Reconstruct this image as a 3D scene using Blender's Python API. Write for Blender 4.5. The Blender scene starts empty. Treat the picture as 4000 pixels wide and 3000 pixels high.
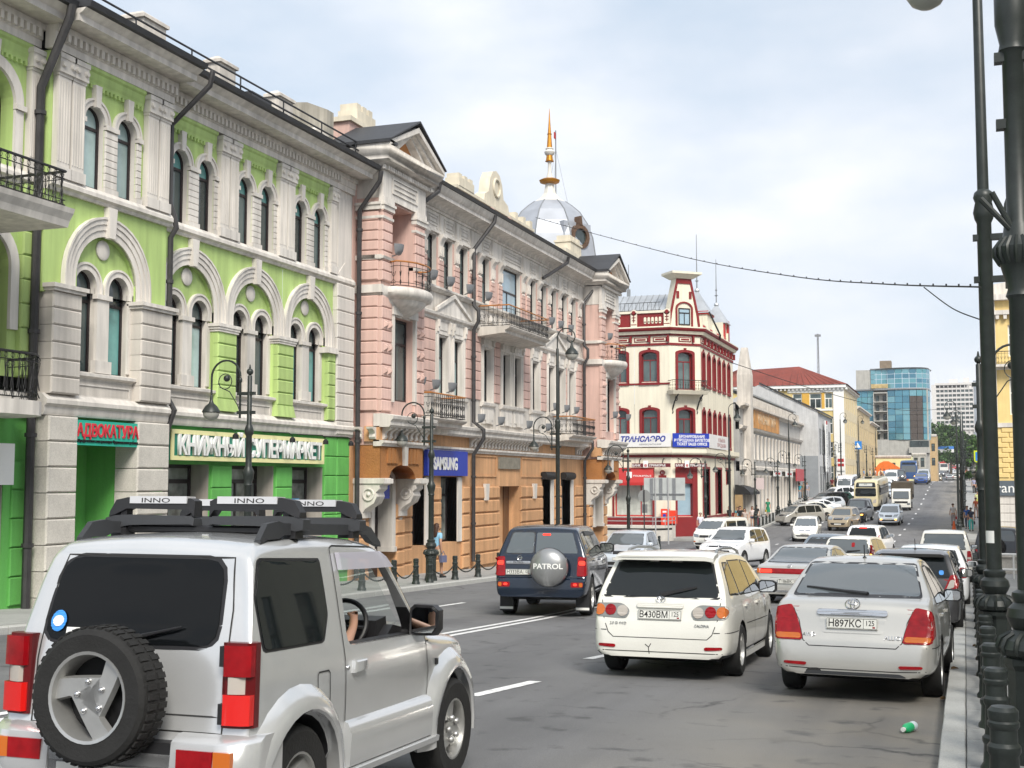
import bpy, bmesh, math, random
import numpy as np
from mathutils import Vector, Matrix
rad = math.radians
random.seed(11)
sc = bpy.context.scene
COL = sc.collection

# ------------------------------------------------------------------ camera, sky, sun, exposure
PITCH, YAW = math.atan(212/2700), rad(19.8)
cam = bpy.data.cameras.new('camera'); cam.lens = 36*2700/2212; cam.sensor_width = 36
cam.clip_start = .1; cam.clip_end = 4000
camo = bpy.data.objects.new('camera', cam); COL.objects.link(camo)
camo.location = (0, 0, 0)
_fw = Vector((-math.sin(YAW)*math.cos(PITCH), math.cos(YAW)*math.cos(PITCH), math.sin(PITCH)))
camo.rotation_euler = _fw.to_track_quat('-Z', 'Y').to_euler()
sc.camera = camo

SUN_EL, SUN_AZ = rad(44), rad(146)      # azimuth of the sun, clockwise from +Y
W = bpy.data.worlds.new('World'); sc.world = W; W.use_nodes = True
nt = W.node_tree; nt.nodes.clear()
def wn(t, **k):
    n = nt.nodes.new(t)
    for a, b in k.items(): setattr(n, a, b)
    return n
sky = wn('ShaderNodeTexSky', sky_type='NISHITA', sun_disc=False)
sky.sun_elevation = SUN_EL; sky.sun_rotation = SUN_AZ; sky.dust_density = 2.2; sky.air_density = 1.0
tc = wn('ShaderNodeTexCoord'); mp = wn('ShaderNodeMapping'); mp.inputs['Scale'].default_value = (1.0, 1.0, 2.4)
mp.inputs['Rotation'].default_value = (0.15, 0.1, .6)
nz = wn('ShaderNodeTexNoise'); nz.inputs['Scale'].default_value = 1.7; nz.inputs['Detail'].default_value = 7; nz.inputs['Roughness'].default_value = .52
nz2 = wn('ShaderNodeTexNoise'); nz2.inputs['Scale'].default_value = 3.4; nz2.inputs['Detail'].default_value = 6
rmp = wn('ShaderNodeValToRGB'); rmp.color_ramp.elements[0].position = .34; rmp.color_ramp.elements[1].position = .60
rm2 = wn('ShaderNodeValToRGB'); rm2.color_ramp.elements[0].position = .3; rm2.color_ramp.elements[1].position = .72
rm2.color_ramp.elements[0].color = (7.0, 7.4, 8.1, 1); rm2.color_ramp.elements[1].color = (9.0, 9.15, 9.6, 1)
pale = wn('ShaderNodeMixRGB', blend_type='MIX'); pale.inputs[0].default_value = .62; pale.inputs[2].default_value = (6.6, 8.0, 9.4, 1)
mx = wn('ShaderNodeMixRGB'); bg = wn('ShaderNodeBackground'); bg.inputs[1].default_value = .09
out = wn('ShaderNodeOutputWorld'); L = nt.links.new
L(tc.outputs['Generated'], mp.inputs[0]); L(mp.outputs[0], nz.inputs[0]); L(mp.outputs[0], nz2.inputs[0])
L(nz.outputs[0], rmp.inputs[0]); L(nz2.outputs[0], rm2.inputs[0]); L(sky.outputs[0], pale.inputs[1])
L(rmp.outputs[0], mx.inputs[0]); L(pale.outputs[0], mx.inputs[1]); L(rm2.outputs[0], mx.inputs[2])
L(mx.outputs[0], bg.inputs[0]); L(bg.outputs[0], out.inputs[0])
sl = bpy.data.lights.new('sun', 'SUN'); sl.energy = 3.3; sl.angle = rad(22); sl.color = (1, .95, .86)
slo = bpy.data.objects.new('sun', sl); COL.objects.link(slo)
_sd = Vector((math.sin(SUN_AZ)*math.cos(SUN_EL), math.cos(SUN_AZ)*math.cos(SUN_EL), math.sin(SUN_EL)))
slo.rotation_euler = (-_sd).to_track_quat('-Z', 'Y').to_euler(); slo.location = (0, -20, 60)
sc.view_settings.view_transform = 'Standard'; sc.view_settings.look = 'None'
sc.view_settings.exposure = 0.42; sc.view_settings.gamma = 1; sc.view_settings.use_curve_mapping = False

# ------------------------------------------------------------------ materials
def S(h):   # hex sRGB -> linear
    c = [int(h[i:i+2], 16)/255 for i in (0, 2, 4)]
    return tuple(x/12.92 if x <= .04045 else ((x+.055)/1.055)**2.4 for x in c)
MATS = {}
def mat(name, col, rough=.7, var=0., vs=1.5, bump=0., bs=40., metal=0., streak=0., spec=.5, coat=0., emit=None, es=1., trans=0., alpha=1., fine=0., ior=1.45, orand=0.):
    if name in MATS: return MATS[name]
    if isinstance(col, str): col = S(col)
    m = bpy.data.materials.new(name); m.use_nodes = True; m.diffuse_color = (*col, 1)
    t = m.node_tree; b = t.nodes['Principled BSDF']; N = t.nodes.new; K = t.links.new
    b.inputs['Base Color'].default_value = (*col, 1); b.inputs['Roughness'].default_value = rough
    b.inputs['Metallic'].default_value = metal; b.inputs['Specular IOR Level'].default_value = spec
    b.inputs['Coat Weight'].default_value = coat; b.inputs['Coat Roughness'].default_value = .04
    b.inputs['Transmission Weight'].default_value = trans; b.inputs['Alpha'].default_value = alpha; b.inputs['IOR'].default_value = ior
    if emit:
        b.inputs['Emission Color'].default_value = (*(S(emit) if isinstance(emit, str) else emit), 1); b.inputs['Emission Strength'].default_value = es
    if var or streak or bump or fine or orand:
        g = N('ShaderNodeTexCoord'); src = None; cur = None
        def mulnoise(scale, vec, lo, hi, det=5):
            nonlocal cur
            n = N('ShaderNodeTexNoise'); n.inputs['Scale'].default_value = scale; n.inputs['Detail'].default_value = det
            K(vec, n.inputs[0])
            r = N('ShaderNodeMapRange'); r.inputs[1].default_value = .3; r.inputs[2].default_value = .7; r.inputs[3].default_value = lo; r.inputs[4].default_value = hi
            K(n.outputs[0], r.inputs[0])
            x = N('ShaderNodeMixRGB'); x.blend_type = 'MULTIPLY'; x.inputs[0].default_value = 1
            if cur is None: x.inputs[1].default_value = (*col, 1)
            else: K(cur, x.inputs[1])
            K(r.outputs[0], x.inputs[2]); cur = x.outputs[0]
        o = g.outputs['Object']
        if var: mulnoise(vs, o, 1-var, 1+var*.6)
        if fine: mulnoise(bs*1.5, o, 1-fine, 1+fine, 2)
        if streak:
            q = N('ShaderNodeMapping'); q.inputs['Scale'].default_value = (3.2, 3.2, .28); K(o, q.inputs[0]); mulnoise(1.6, q.outputs[0], 1-streak, 1+streak*.35)
        if orand:     # each copy of the object gets its own tone
            oi = N('ShaderNodeObjectInfo'); r = N('ShaderNodeMapRange'); r.inputs[3].default_value = 1-orand*.75; r.inputs[4].default_value = 1+orand*1.6; K(oi.outputs['Random'], r.inputs[0])
            x = N('ShaderNodeMixRGB'); x.blend_type = 'MULTIPLY'; x.inputs[0].default_value = 1; x.inputs[1].default_value = (*col, 1)
            if cur is not None: K(cur, x.inputs[1])
            K(r.outputs[0], x.inputs[2]); cur = x.outputs[0]
        if cur is not None: K(cur, b.inputs['Base Color'])
        if bump:
            n = N('ShaderNodeTexNoise'); n.inputs['Scale'].default_value = bs; n.inputs['Detail'].default_value = 4; K(o, n.inputs[0])
            u = N('ShaderNodeBump'); u.inputs['Strength'].default_value = bump; u.inputs['Distance'].default_value = .02
            K(n.outputs[0], u.inputs['Height']); K(u.outputs[0], b.inputs['Normal'])
    MATS[name] = m; return m

# ------------------------------------------------------------------ objects
def tag(o, label=None, cat=None, group=None, kind=None):
    if label: o['label'] = label
    if cat: o['category'] = cat
    if group: o['group'] = group
    if kind: o['kind'] = kind
    return o
def thing(name, label, cat, loc=(0, 0, 0), rz=0., group=None, rot=None):
    o = bpy.data.objects.new(name, None); COL.objects.link(o); o.location = loc
    o.rotation_euler = rot if rot else (0, 0, rz); o.empty_display_size = .2
    return tag(o, label, cat, group)
def kids(o):
    return [c for c in bpy.data.objects if c.parent == o]
KID = {}
def link(name, me, m, parent=None, loc=(0, 0, 0)):
    o = bpy.data.objects.new(name, me); COL.objects.link(o); o.location = loc
    if m is not None and not me.materials:
        for q in (m if isinstance(m, (list, tuple)) else [m]): me.materials.append(q)
    if parent is not None: o.parent = parent; KID.setdefault(parent.name, []).append(o)
    return o
def dup(o, parent=None, loc=None, rz=None, label=None, **k):
    c = o.copy(); COL.objects.link(c); c.parent = parent
    if parent is not None: KID.setdefault(parent.name, []).append(c)
    if loc is not None: c.location = loc
    if rz is not None: c.rotation_euler.z = rz
    if label: c['label'] = label
    for ch in list(KID.get(o.name, [])): dup(ch, c)
    return c

class MB:
    """collects shapes, builds one mesh object; T maps local (a,b,c) to world"""
    def __init__(s, T=None): s.v = []; s.f = []; s.mi = []; s.T = T; s.m = 0
    def pt(s, p):
        s.v.append(tuple(s.T(*p)) if s.T else tuple(p)); return len(s.v)-1
    def face(s, ids): s.f.append(tuple(ids)); s.mi.append(s.m)
    def poly(s, pts): s.face([s.pt(p) for p in pts]); return s
    def box(s, x0, x1, y0, y1, z0, z1):
        i = [s.pt((x, y, z)) for z in (z0, z1) for y in (y0, y1) for x in (x0, x1)]
        for q in ((0, 2, 3, 1), (4, 5, 7, 6), (0, 1, 5, 4), (2, 6, 7, 3), (0, 4, 6, 2), (1, 3, 7, 5)): s.face([i[k] for k in q])
        return s
    def cbox(s, x0, x1, y0, y1, z0, z1, c=.02):
        """box whose +y face (outward) is chamfered all round"""
        a = [(x0, y0, z0), (x1, y0, z0), (x1, y0, z1), (x0, y0, z1)]
        m_ = [(x0, y1-c, z0), (x1, y1-c, z0), (x1, y1-c, z1), (x0, y1-c, z1)]
        b = [(x0+c, y1, z0+c), (x1-c, y1, z0+c), (x1-c, y1, z1-c), (x0+c, y1, z1-c)]
        return s.loft([a, m_, b])
    def loft(s, rings, closed=True, caps=True):
        R_ = [[s.pt(p) for p in r] for r in rings]; n = len(R_[0])
        for A, B in zip(R_, R_[1:]):
            for i in range(n if closed else n-1):
                j = (i+1) % n; s.face((A[i], A[j], B[j], B[i]))
        if caps and closed: s.face(R_[0][::-1]); s.face(R_[-1])
        return s
    def prism(s, poly, y0, y1):
        """poly in (x,z), extruded along y"""
        return s.loft([[(x, y0, z) for x, z in poly], [(x, y1, z) for x, z in poly]])
    def lathe(s, prof, c=(0, 0, 0), n=16, axis='z', a0=0., a1=2*math.pi, caps=True):
        full = abs(a1-a0-2*math.pi) < 1e-6; rings = []
        for r, h in prof:
            q = []
            for k in range(n if full else n+1):
                t = a0+(a1-a0)*k/n; x, y = r*math.cos(t), r*math.sin(t)
                q.append({'z': (c[0]+x, c[1]+y, c[2]+h), 'x': (c[0]+h, c[1]+x, c[2]+y), 'y': (c[0]+x, c[1]+h, c[2]+y)}[axis])
            rings.append(q)
        return s.loft(rings, closed=full, caps=full and caps)
    def tube(s, pts, r, n=6, close=False):
        P = [Vector(p) for p in pts]; rings = []; N_ = len(P)
        rs = r if isinstance(r, (list, tuple)) else [r]*N_
        prev = None
        for i, p in enumerate(P):
            a = P[i-1] if (i > 0 or close) else p; b = P[(i+1) % N_] if (i < N_-1 or close) else p
            t = (b-a).normalized() if (b-a).length > 1e-9 else Vector((0, 0, 1))
            up = prev if prev is not None else (Vector((0, 0, 1)) if abs(t.z) < .9 else Vector((1, 0, 0)))
            u = (up - t*up.dot(t)).normalized(); prev = u; w = t.cross(u)
            rings.append([tuple(p+(u*math.cos(2*math.pi*k/n)+w*math.sin(2*math.pi*k/n))*rs[i]) for k in range(n)])
        if close: rings.append(rings[0]); return s.loft(rings, caps=False)
        return s.loft(rings)
    def ball(s, c, r, n=12, m=8, sz=1.):
        prof = [(max(1e-4, r*math.sin(math.pi*k/m)), -r*sz*math.cos(math.pi*k/m)) for k in range(m+1)]
        return s.lathe(prof, c, n)
    def add(s, other, off=(0, 0, 0)):
        n = len(s.v)
        s.v += [(x+off[0], y+off[1], z+off[2]) for x, y, z in other.v]; s.f += [tuple(i+n for i in f) for f in other.f]; s.mi += other.mi
        return s
    def mesh(s, name, smooth=False, org=(0, 0, 0)):
        me = bpy.data.meshes.new(name)
        me.from_pydata([(x-org[0], y-org[1], z-org[2]) for x, y, z in s.v], [], s.f)
        if any(s.mi): me.polygons.foreach_set('material_index', s.mi)
        bm = bmesh.new(); bm.from_mesh(me); bmesh.ops.remove_doubles(bm, verts=bm.verts, dist=1e-5)
        bmesh.ops.recalc_face_normals(bm, faces=bm.faces); bm.to_mesh(me); bm.free()
        if smooth: shade(me, smooth if smooth is not True else 35)
        me.update(); return me
    def split(s, name, m, parent=None, smooth=False, pad=.04):
        """build every separate lump as an object of its own"""
        par = list(range(len(s.f))); bb = []
        for f in s.f: P = [s.v[i] for i in f]; bb.append([min(p[k] for p in P)-pad for k in range(3)]+[max(p[k] for p in P)+pad for k in range(3)])
        grp = []
        for i, q in enumerate(bb):
            hit = [g for g in grp if all(g[0][k] <= q[k+3] and q[k] <= g[0][k+3] for k in range(3))]
            new = [list(q), [i]]
            for g in hit: new[0] = [min(new[0][k], g[0][k]) for k in range(3)]+[max(new[0][k+3], g[0][k+3]) for k in range(3)]; new[1] += g[1]; grp.remove(g)
            grp.append(new)
        for g in grp:
            b = MB(); mp = {}
            for i in sorted(g[1]):
                b.f.append(tuple(mp.setdefault(k, len(mp)) for k in s.f[i])); b.mi.append(s.mi[i])
            b.v = [s.v[k] for k in mp]; b.build(name, m, parent, smooth)
    def build(s, name, m, parent=None, smooth=False, own=True):
        org = tuple(parent.matrix_world_loc) if False else (tuple(parent['_o']) if parent is not None and '_o' in parent else (0, 0, 0))
        return link(name, s.mesh(name, smooth, org), m, parent)
def shade(me, ang):
    me.polygons.foreach_set('use_smooth', [True]*len(me.polygons))
    bm = bmesh.new(); bm.from_mesh(me); a = rad(ang)
    for e in bm.edges:
        if len(e.link_faces) == 2 and e.calc_face_angle(0) > a: e.smooth = False
    bm.to_mesh(me); bm.free()
def place(name, label, cat, loc, group=None):
    """Empty at loc whose parts are built in world coordinates"""
    t = thing(name, label, cat, loc, 0, group); t['_o'] = list(loc); return t
def sub(o, parent):
    """make o (built in world coords, unparented) a child"""
    o.parent = parent; KID.setdefault(parent.name, []).append(o); return o
_dg = None
def text(name, s, size, m, T, parent=None, ext=.01, sx=1., bold=0., align='CENTER', shear=0., sp=1.):
    """flat letters; T maps (along, up, out) to world"""
    cu = bpy.data.curves.new(name, 'FONT'); cu.body = s; cu.size = size; cu.extrude = ext; cu.align_x = align; cu.offset = bold; cu.shear = shear; cu.space_character = sp
    cu.resolution_u = 3
    o = bpy.data.objects.new(name, cu); COL.objects.link(o)
    me = bpy.data.meshes.new_from_object(o.evaluated_get(bpy.context.evaluated_depsgraph_get()))
    bpy.data.objects.remove(o); bpy.data.curves.remove(cu)
    org = tuple(parent['_o']) if parent is not None and '_o' in parent else (0, 0, 0)
    for v in me.vertices:
        p = T(v.co.x*sx, v.co.y, v.co.z); v.co = (p[0]-org[0], p[1]-org[1], p[2]-org[2])
    me.materials.clear(); me.update(); me.name = name
    return link(name, me, m, parent)
def boolean(me, cutters, smooth=35):
    """me minus the cutter meshes -> new mesh"""
    o = bpy.data.objects.new('tmp', me); COL.objects.link(o); tmp = [o]
    for c in cutters:
        q = bpy.data.objects.new('tmpc', c); COL.objects.link(q); tmp.append(q)
        md = o.modifiers.new('b', 'BOOLEAN'); md.object = q; md.operation = 'DIFFERENCE'; md.solver = 'EXACT'
    r = bpy.data.meshes.new_from_object(o.evaluated_get(bpy.context.evaluated_depsgraph_get()))
    for q in tmp: bpy.data.objects.remove(q)
    return r

# street grades: eye level is z = 0
PROF = [(-80, .4), (-30, -1.0), (0, -1.78), (6, -1.98), (14, -2.29), (25, -2.78), (32, -2.98), (48, -3.43), (62, -3.8), (85, -3.95), (103, -3.55), (116, -3.1), (130, -2.55), (150, -1.3), (168, -.32), (182, .02), (195, .15), (215, -.05), (260, -.9), (300, -.6), (400, 3.), (600, 12), (900, 30)]
_py = [p[0] for p in PROF]; _pz = [p[1] for p in PROF]
def gz(Y): return float(np.interp(Y, _py, _pz))
def slope(Y): return (gz(Y+1.5)-gz(Y-1.5))/3
# ------------------------------------------------------------------ palette
ASPH = mat('asphalt', (.150, .150, .155), .82, var=.16, vs=.4, bump=.4, bs=90, fine=.26)
def asphalt_wear(m):
    t = m.node_tree; N, K = t.nodes.new, t.links.new; b = t.nodes['Principled BSDF']; src = b.inputs['Base Color'].links[0].from_socket; g = N('ShaderNodeTexCoord').outputs['Object']
    def mixin(col, fac, how='MIX'):
        nonlocal src
        x = N('ShaderNodeMixRGB'); x.blend_type = how; K(fac, x.inputs[0]); K(src, x.inputs[1]); x.inputs[2].default_value = (*col, 1); src = x.outputs[0]
    def ramp(s, a, c, lo=0., hi=1.):
        r = N('ShaderNodeMapRange'); r.clamp = True
        for i, v in enumerate((a, c, lo, hi)): r.inputs[i+1].default_value = v
        K(s, r.inputs[0]); return r.outputs[0]
    def noise(sc, det=4, scale=None):
        n = N('ShaderNodeTexNoise'); n.inputs['Scale'].default_value = sc; n.inputs['Detail'].default_value = det; v = g
        if scale: q = N('ShaderNodeMapping'); q.inputs['Scale'].default_value = scale; K(g, q.inputs[0]); v = q.outputs[0]
        K(v, n.inputs[0]); return n
    def mul(p, q): x = N('ShaderNodeMath'); x.operation = 'MULTIPLY'; K(p, x.inputs[0]); K(q, x.inputs[1]); return x.outputs[0]
    # dusty gutter along the right kerb
    sx = N('ShaderNodeSeparateXYZ'); K(g, sx.inputs[0]); dust = mul(ramp(sx.outputs[0], -3.2, -.5), ramp(noise(.9, 6).outputs[0], .25, .65, .35, 1)); mixin((.25, .225, .185), dust)
    # lengthwise tyre and oil bands, blotches, patches
    mixin((.075, .075, .08), ramp(noise(1.1, 3, (.9, .035, 1)).outputs[0], .46, .68, 0, .55)); mixin((.05, .05, .052), ramp(noise(2.6, 5).outputs[0], .60, .72, 0, .7)); mixin((.21, .21, .205), ramp(noise(.33, 7).outputs[0], .5, .7, 0, .4))
    # cracks
    v = N('ShaderNodeTexVoronoi'); v.feature = 'DISTANCE_TO_EDGE'; v.inputs['Scale'].default_value = .42; nz_ = noise(2.2, 6); ad = N('ShaderNodeMixRGB'); ad.blend_type = 'ADD'; ad.inputs[0].default_value = .5; K(g, ad.inputs[1]); K(nz_.outputs[1], ad.inputs[2]); K(ad.outputs[0], v.inputs['Vector'])
    mixin((.035, .035, .036), mul(ramp(v.outputs['Distance'], .0, .016, 1, 0), ramp(noise(.21, 3).outputs[0], .46, .58, 0, .9)))
    K(src, b.inputs['Base Color'])
asphalt_wear(ASPH)
PAVE = mat('paving', (.33, .33, .32), .85, var=.15, vs=1.1, bump=.2, bs=60, fine=.1, streak=.12)
KERB = mat('kerb_granite', (.42, .42, .40), .8, var=.15, vs=2, bump=.25, bs=60, fine=.14)
PAINT = mat('road_paint', (.72, .72, .72), .7, var=.3, vs=9, fine=.15)
WHITE = mat('stucco_white', (.68, .64, .59), .85, var=.13, vs=.7, streak=.24, bump=.08, bs=35)
WHITE2 = mat('stucco_weathered', (.62, .575, .52), .85, var=.16, vs=1.2, streak=.25, bump=.12, bs=35)
LIME = mat('stucco_lime', (.43, .575, .205), .85, var=.10, vs=.5, streak=.2, bump=.08, bs=35)
GREEN = mat('stucco_green', (.135, .45, .10), .8, var=.14, vs=.9, streak=.14, bump=.25, bs=30, fine=.06)
GRANITE = mat('stone_speckled', (.56, .53, .48), .8, var=.14, vs=2.2, bump=.3, bs=26, fine=.12)
PINK = mat('stucco_pink', (.65, .445, .385), .85, var=.12, vs=.7, streak=.2, bump=.08, bs=35)
ORANGE = mat('stucco_orange', (.58, .325, .165), .85, var=.15, vs=1., streak=.22, bump=.35, bs=18, fine=.07)
BROWN = mat('stucco_brown', (.36, .155, .05), .9, var=.12, vs=2, bump=.9, bs=22, fine=.12)
CREAM = mat('stucco_cream', (.74, .69, .56), .85, var=.07, vs=.5, streak=.10, bump=.06, bs=35)
RED = mat('paint_oxblood', (.20, .010, .012), .6, var=.12, vs=1.5)
RED2 = mat('paint_red', (.42, .02, .018), .55, var=.10, vs=1.5)
DARK = mat('window_brown', (.018, .012, .013), .45)
BLACK = mat('black_matte', (.012, .012, .013), .6)
ROOF = mat('roof_black', (.035, .036, .04), .55, var=.2, vs=3)
PIPE = mat('pipe_dark', (.045, .043, .045), .5, var=.25, vs=5, streak=.2)
IRON = mat('iron_black', (.010, .010, .011), .45)
LAMPM = mat('lamp_post_paint', (.024, .030, .028), .42, var=.25, vs=9, fine=.12, bs=60)
GLASSW = mat('window_glass', (.06, .085, .085), .04, var=.5, vs=.9, spec=.9, orand=.8)
GLASST = mat('window_glass_teal', (.17, .42, .40), .08, var=.45, vs=1.1, spec=.9)
SHOPG = mat('shop_glass', (.22, .235, .22), .05, var=.8, vs=1.6, spec=.8)  # strong uneven tone in the colour stands in for reflections on the panes
BLIND = mat('window_blind', (.34, .45, .44), .12, var=.3, vs=1.3, spec=.8, orand=.35)
GLASSB = mat('window_glass_sky', (.30, .42, .50), .05, var=.2, vs=1., spec=.9)
GLOBE = mat('lamp_globe', (.36, .36, .33), .3)  # colour darkened to carry the shade on a globe seen from beneath
WOOD = mat('rail_orange', (.42, .16, .035), .5, var=.15, vs=4)
GREY = mat('grey_metal', (.25, .26, .27), .45, metal=.3, var=.12, vs=3)
DISH = mat('floodlight_grey', (.20, .21, .225), .5)
SIGNW = mat('sign_white', (.78, .78, .76), .45)

# ------------------------------------------------------------------ ground, road, pavements
def strip(name, x0, x1, y0, y1, dz, m, step=2., kind='structure', nx=1, thick=0., xf=None):
    ys = list(np.arange(y0, y1, step))+[y1]; b = MB()
    xs = [x0+(x1-x0)*i/nx for i in range(nx+1)]
    I = [[b.pt((x, y, gz(y)+dz)) for x in xs] for y in ys]
    for A, B in zip(I, I[1:]):
        for i in range(nx): b.face((A[i], A[i+1], B[i+1], B[i]))
    if thick:
        J = [[b.pt((x, y, gz(y)+dz-thick)) for x in (x0, x1)] for y in ys]
        for k in range(len(ys)-1):
            b.face((I[k][0], I[k+1][0], J[k+1][0], J[k][0])); b.face((I[k][-1], J[k][1], J[k+1][1], I[k+1][-1]))
        b.face((I[0][0], J[0][0], J[0][1], I[0][-1])); b.face((I[-1][0], I[-1][-1], J[-1][1], J[-1][0]))
    o = b.build(name, m)
    if kind: tag(o, kind=kind)
    return o
strip('ground', -900, 900, -80, 900, -.03, mat('earth', (.16, .155, .145), .95, var=.2, vs=.1), 6)
road = strip('road', -15.2, .35, -80, 700, 0, ASPH, 2, nx=4)
strip('side_street', -140, -15.2, 63.5, 82.5, .003, ASPH, 2)
strip('side_street', .35, 120, 56, 86, .003, ASPH, 2)
road2 = [(-14.15, -60, 61), (-14.85, 84, 420)]
for x, y0, y1 in road2:
    strip('pavement', -19, x-.16, y0, y1, .14, PAVE, 2, thick=.3)
    kb = MB(); 
    y = y0; k0 = None; n = 0
    while y < y1-.5:
        z = gz(y+.5)
        if y < 130 and y > 8:
            if k0 is None:
                k0 = MB().loft([[(x-.16, 0, -.2), (x, 0, -.2), (x, 0, .125), (x-.02, 0, .15), (x-.16, 0, .15)], [(x-.16, .985, -.2), (x, .985, -.2), (x, .985, .125), (x-.02, .985, .15), (x-.16, .985, .15)]]).build('kerb_stone', KERB)
                kbp = tag(thing('kerb', None, None), kind='structure'); sub(k0, kbp); o = k0
            else: o = dup(k0, kbp)
            o.location = (0, y, z-.0); o.rotation_euler.x = math.atan(slope(y+.5))
        else: kb.box(x-.16, x, y, y+.99, z-.2, z+.15)
        y += 1; n += 1
    if kb.v: tag(kb.build('far_kerb', KERB), kind='structure')
strip('pavement', .56, 5.2, -60, 56, .135, PAVE, 2, thick=.3)
strip('pavement', -.35, 5.2, 88, 420, .14, PAVE, 2, thick=.3)
# right pavement seen from near: kerb stones and slabs, each a piece of its own
rp = tag(thing('kerbside_paving', None, None), kind='structure')
def slabproto(name, w, l, m, h=.15):
    return MB().loft([[(0, 0, -.25), (w, 0, -.25), (w, l, -.25), (0, l, -.25)], [(0, 0, h-.012), (w, 0, h-.012), (w, l, h-.012), (0, l, h-.012)], [(.008, .008, h), (w-.008, .008, h), (w-.008, l-.008, h), (.008, l-.008, h)]]).build(name, m)
kr = sub(slabproto('kerb_stone', .185, .993, KERB, .152), rp); s1 = sub(slabproto('slab', .30, .595, PAVE, .15), rp)
first = {}
def putp(o, x, y):
    c = o if o.name not in first else dup(o, rp)
    first[o.name] = 1
    c.location = (x, y, gz(y)+random.uniform(-.003, .003)); c.rotation_euler = (math.atan(slope(y+.3)), 0, random.uniform(-.003, .003))
y = 4.
while y < 54: putp(kr, -.22, y); y += 1
y = 4.
while y < 40:
    for i in range(2): putp(s1, -.03+i*.303, y+.3*(i % 2))
    y += .6
b = MB(); b.box(-.22, -.035, -60, 4, gz(2)-.3, gz(2)+.14); tag(b.build('near_kerb', KERB), kind='structure')
strip('pavement', -.03, .58, 40, 56, .138, PAVE, 2, thick=.3)
# painted markings
def mark(pts, w, dz=.006):
    bm_ = MB()
    for (xa, ya), (xb, yb) in pts:
        n = max(1, int(abs(yb-ya)/2)); 
        for i in range(n):
            u0, u1 = i/n, (i+1)/n
            p, q = (xa+(xb-xa)*u0, ya+(yb-ya)*u0), (xa+(xb-xa)*u1, ya+(yb-ya)*u1)
            bm_.poly([(p[0]-w/2, p[1], gz(p[1])+dz), (p[0]+w/2, p[1], gz(p[1])+dz), (q[0]+w/2, q[1], gz(q[1])+dz), (q[0]-w/2, q[1], gz(q[1])+dz)])
    return bm_
mk = tag(thing('road_marking', None, None), kind='structure')
sub(mark([((-8.38, -20), (-8.2, 52))], .13).build('centre_line', PAINT), mk)
sub(mark([((-8.12, -20), (-7.94, 52))], .13).build('centre_line', PAINT), mk)
for y in np.arange(-.6, 60, 4.3): sub(mark([((-4.88, y), (-4.68, y+1.5))], .15).build('lane_dash', PAINT), mk)
for y in np.arange(9.5, 60, 5.6): sub(mark([((-11.32, y), (-11.26, y+1.6))], .13).build('lane_dash', PAINT), mk)
for k, y in enumerate(np.arange(86, 186, 6.9)):
    sub(mark([((-4.4+.006*(y-86), y), (-4.4+.006*(y-86), y+1.5))], .16).build('lane_dash', PAINT), mk)
    sub(mark([((-7.75, y+1), (-7.72, y+2.3))], .14).build('lane_dash', PAINT), mk)
    sub(mark([((-11.2, y-6), (-11.2, y-4.7))], .13).build('lane_dash', PAINT), mk)
for k in range(18): sub(mark([((-14.3+k*.8, 183), (-14.3+k*.8, 187.5))], .42).build('zebra_bar', PAINT), mk)
# ------------------------------------------------------------------ facade helpers: local (u along the facade, d outwards, z up)
def TL(X0): return lambda u, d, z: (X0+d, u, z)
def cell(b, u0, u1, z0, z1, a, c, zb, zs, rise, d, dep, n=10, rb=None):
    q = lambda *p: b.poly([(u, d, z) for u, z in p])
    if a > u0: q((u0, z0), (a, z0), (a, z1), (u0, z1))
    if c < u1: q((c, z0), (u1, z0), (u1, z1), (c, z1))
    if zb > z0: q((a, z0), (c, z0), (c, zb), (a, zb))
    m, h = (a+c)/2, (c-a)/2
    arc = [(m-h*math.cos(math.pi*k/n), zs+rise*math.sin(math.pi*k/n)) for k in range(n+1)] if rise else [(a, zs), (c, zs)]
    for p, r in zip(arc, arc[1:]): q(p, r, (r[0], z1), (p[0], z1))
    pr = [(a, zb)]+arc+[(c, zb)]
    for p, r in zip(pr, pr[1:]+pr[:1]): (rb or b).poly([(p[0], d, p[1]), (r[0], d, r[1]), (r[0], d-dep, r[1]), (p[0], d-dep, p[1])])
def ring(b, uc, zs, r0, r1, d0, d1, leg=0., n=18, ry=1., a0=0., a1=math.pi):
    """half-ring band with straight legs"""
    R_ = []
    th = [a0+(a1-a0)*k/n for k in range(n+1)]
    P = [(math.cos(t), math.sin(t)*ry) for t in th]
    S_ = [((uc+r0*x, zs+r0*y), (uc+r1*x, zs+r1*y)) for x, y in P]
    if leg: S_ = [((uc+r0, zs-leg), (uc+r1, zs-leg))]+S_+[((uc-r0, zs-leg), (uc-r1, zs-leg))]
    b.loft([[(i[0], d0, i[1]), (i[0], d1, i[1]), (o[0], d1, o[1]), (o[0], d0, o[1])] for i, o in S_])
def ext(b, prof, u0, u1):
    """prof [(d,z)] extruded along u"""
    b.loft([[(u0, d, z) for d, z in prof], [(u1, d, z) for d, z in prof]])
def pieces(name, b0, m, root, offs, T=None, smooth=False):
    """one mesh, copied to the offsets (local u,d,z)"""
    o = b0.build(name, m, root, smooth); r = [o]
    base = tuple(o.location)
    for k, (du, dd, dz) in enumerate(offs):
        w0 = T(0, 0, 0); w1 = T(du, dd, dz); l = (base[0]+w1[0]-w0[0], base[1]+w1[1]-w0[1], base[2]+w1[2]-w0[2])
        if k == 0: o.location = l
        else: r.append(dup(o, root, l))
    return r
def blocks(root, T, m, u0, u1, d0, d1, zs, h, c=.03, name='block'):
    b = MB(T); b.cbox(u0, u1, d0, d1, 0, h, c)
    return pieces(name, b, m, root, [(0, 0, z) for z in zs], T)
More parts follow.
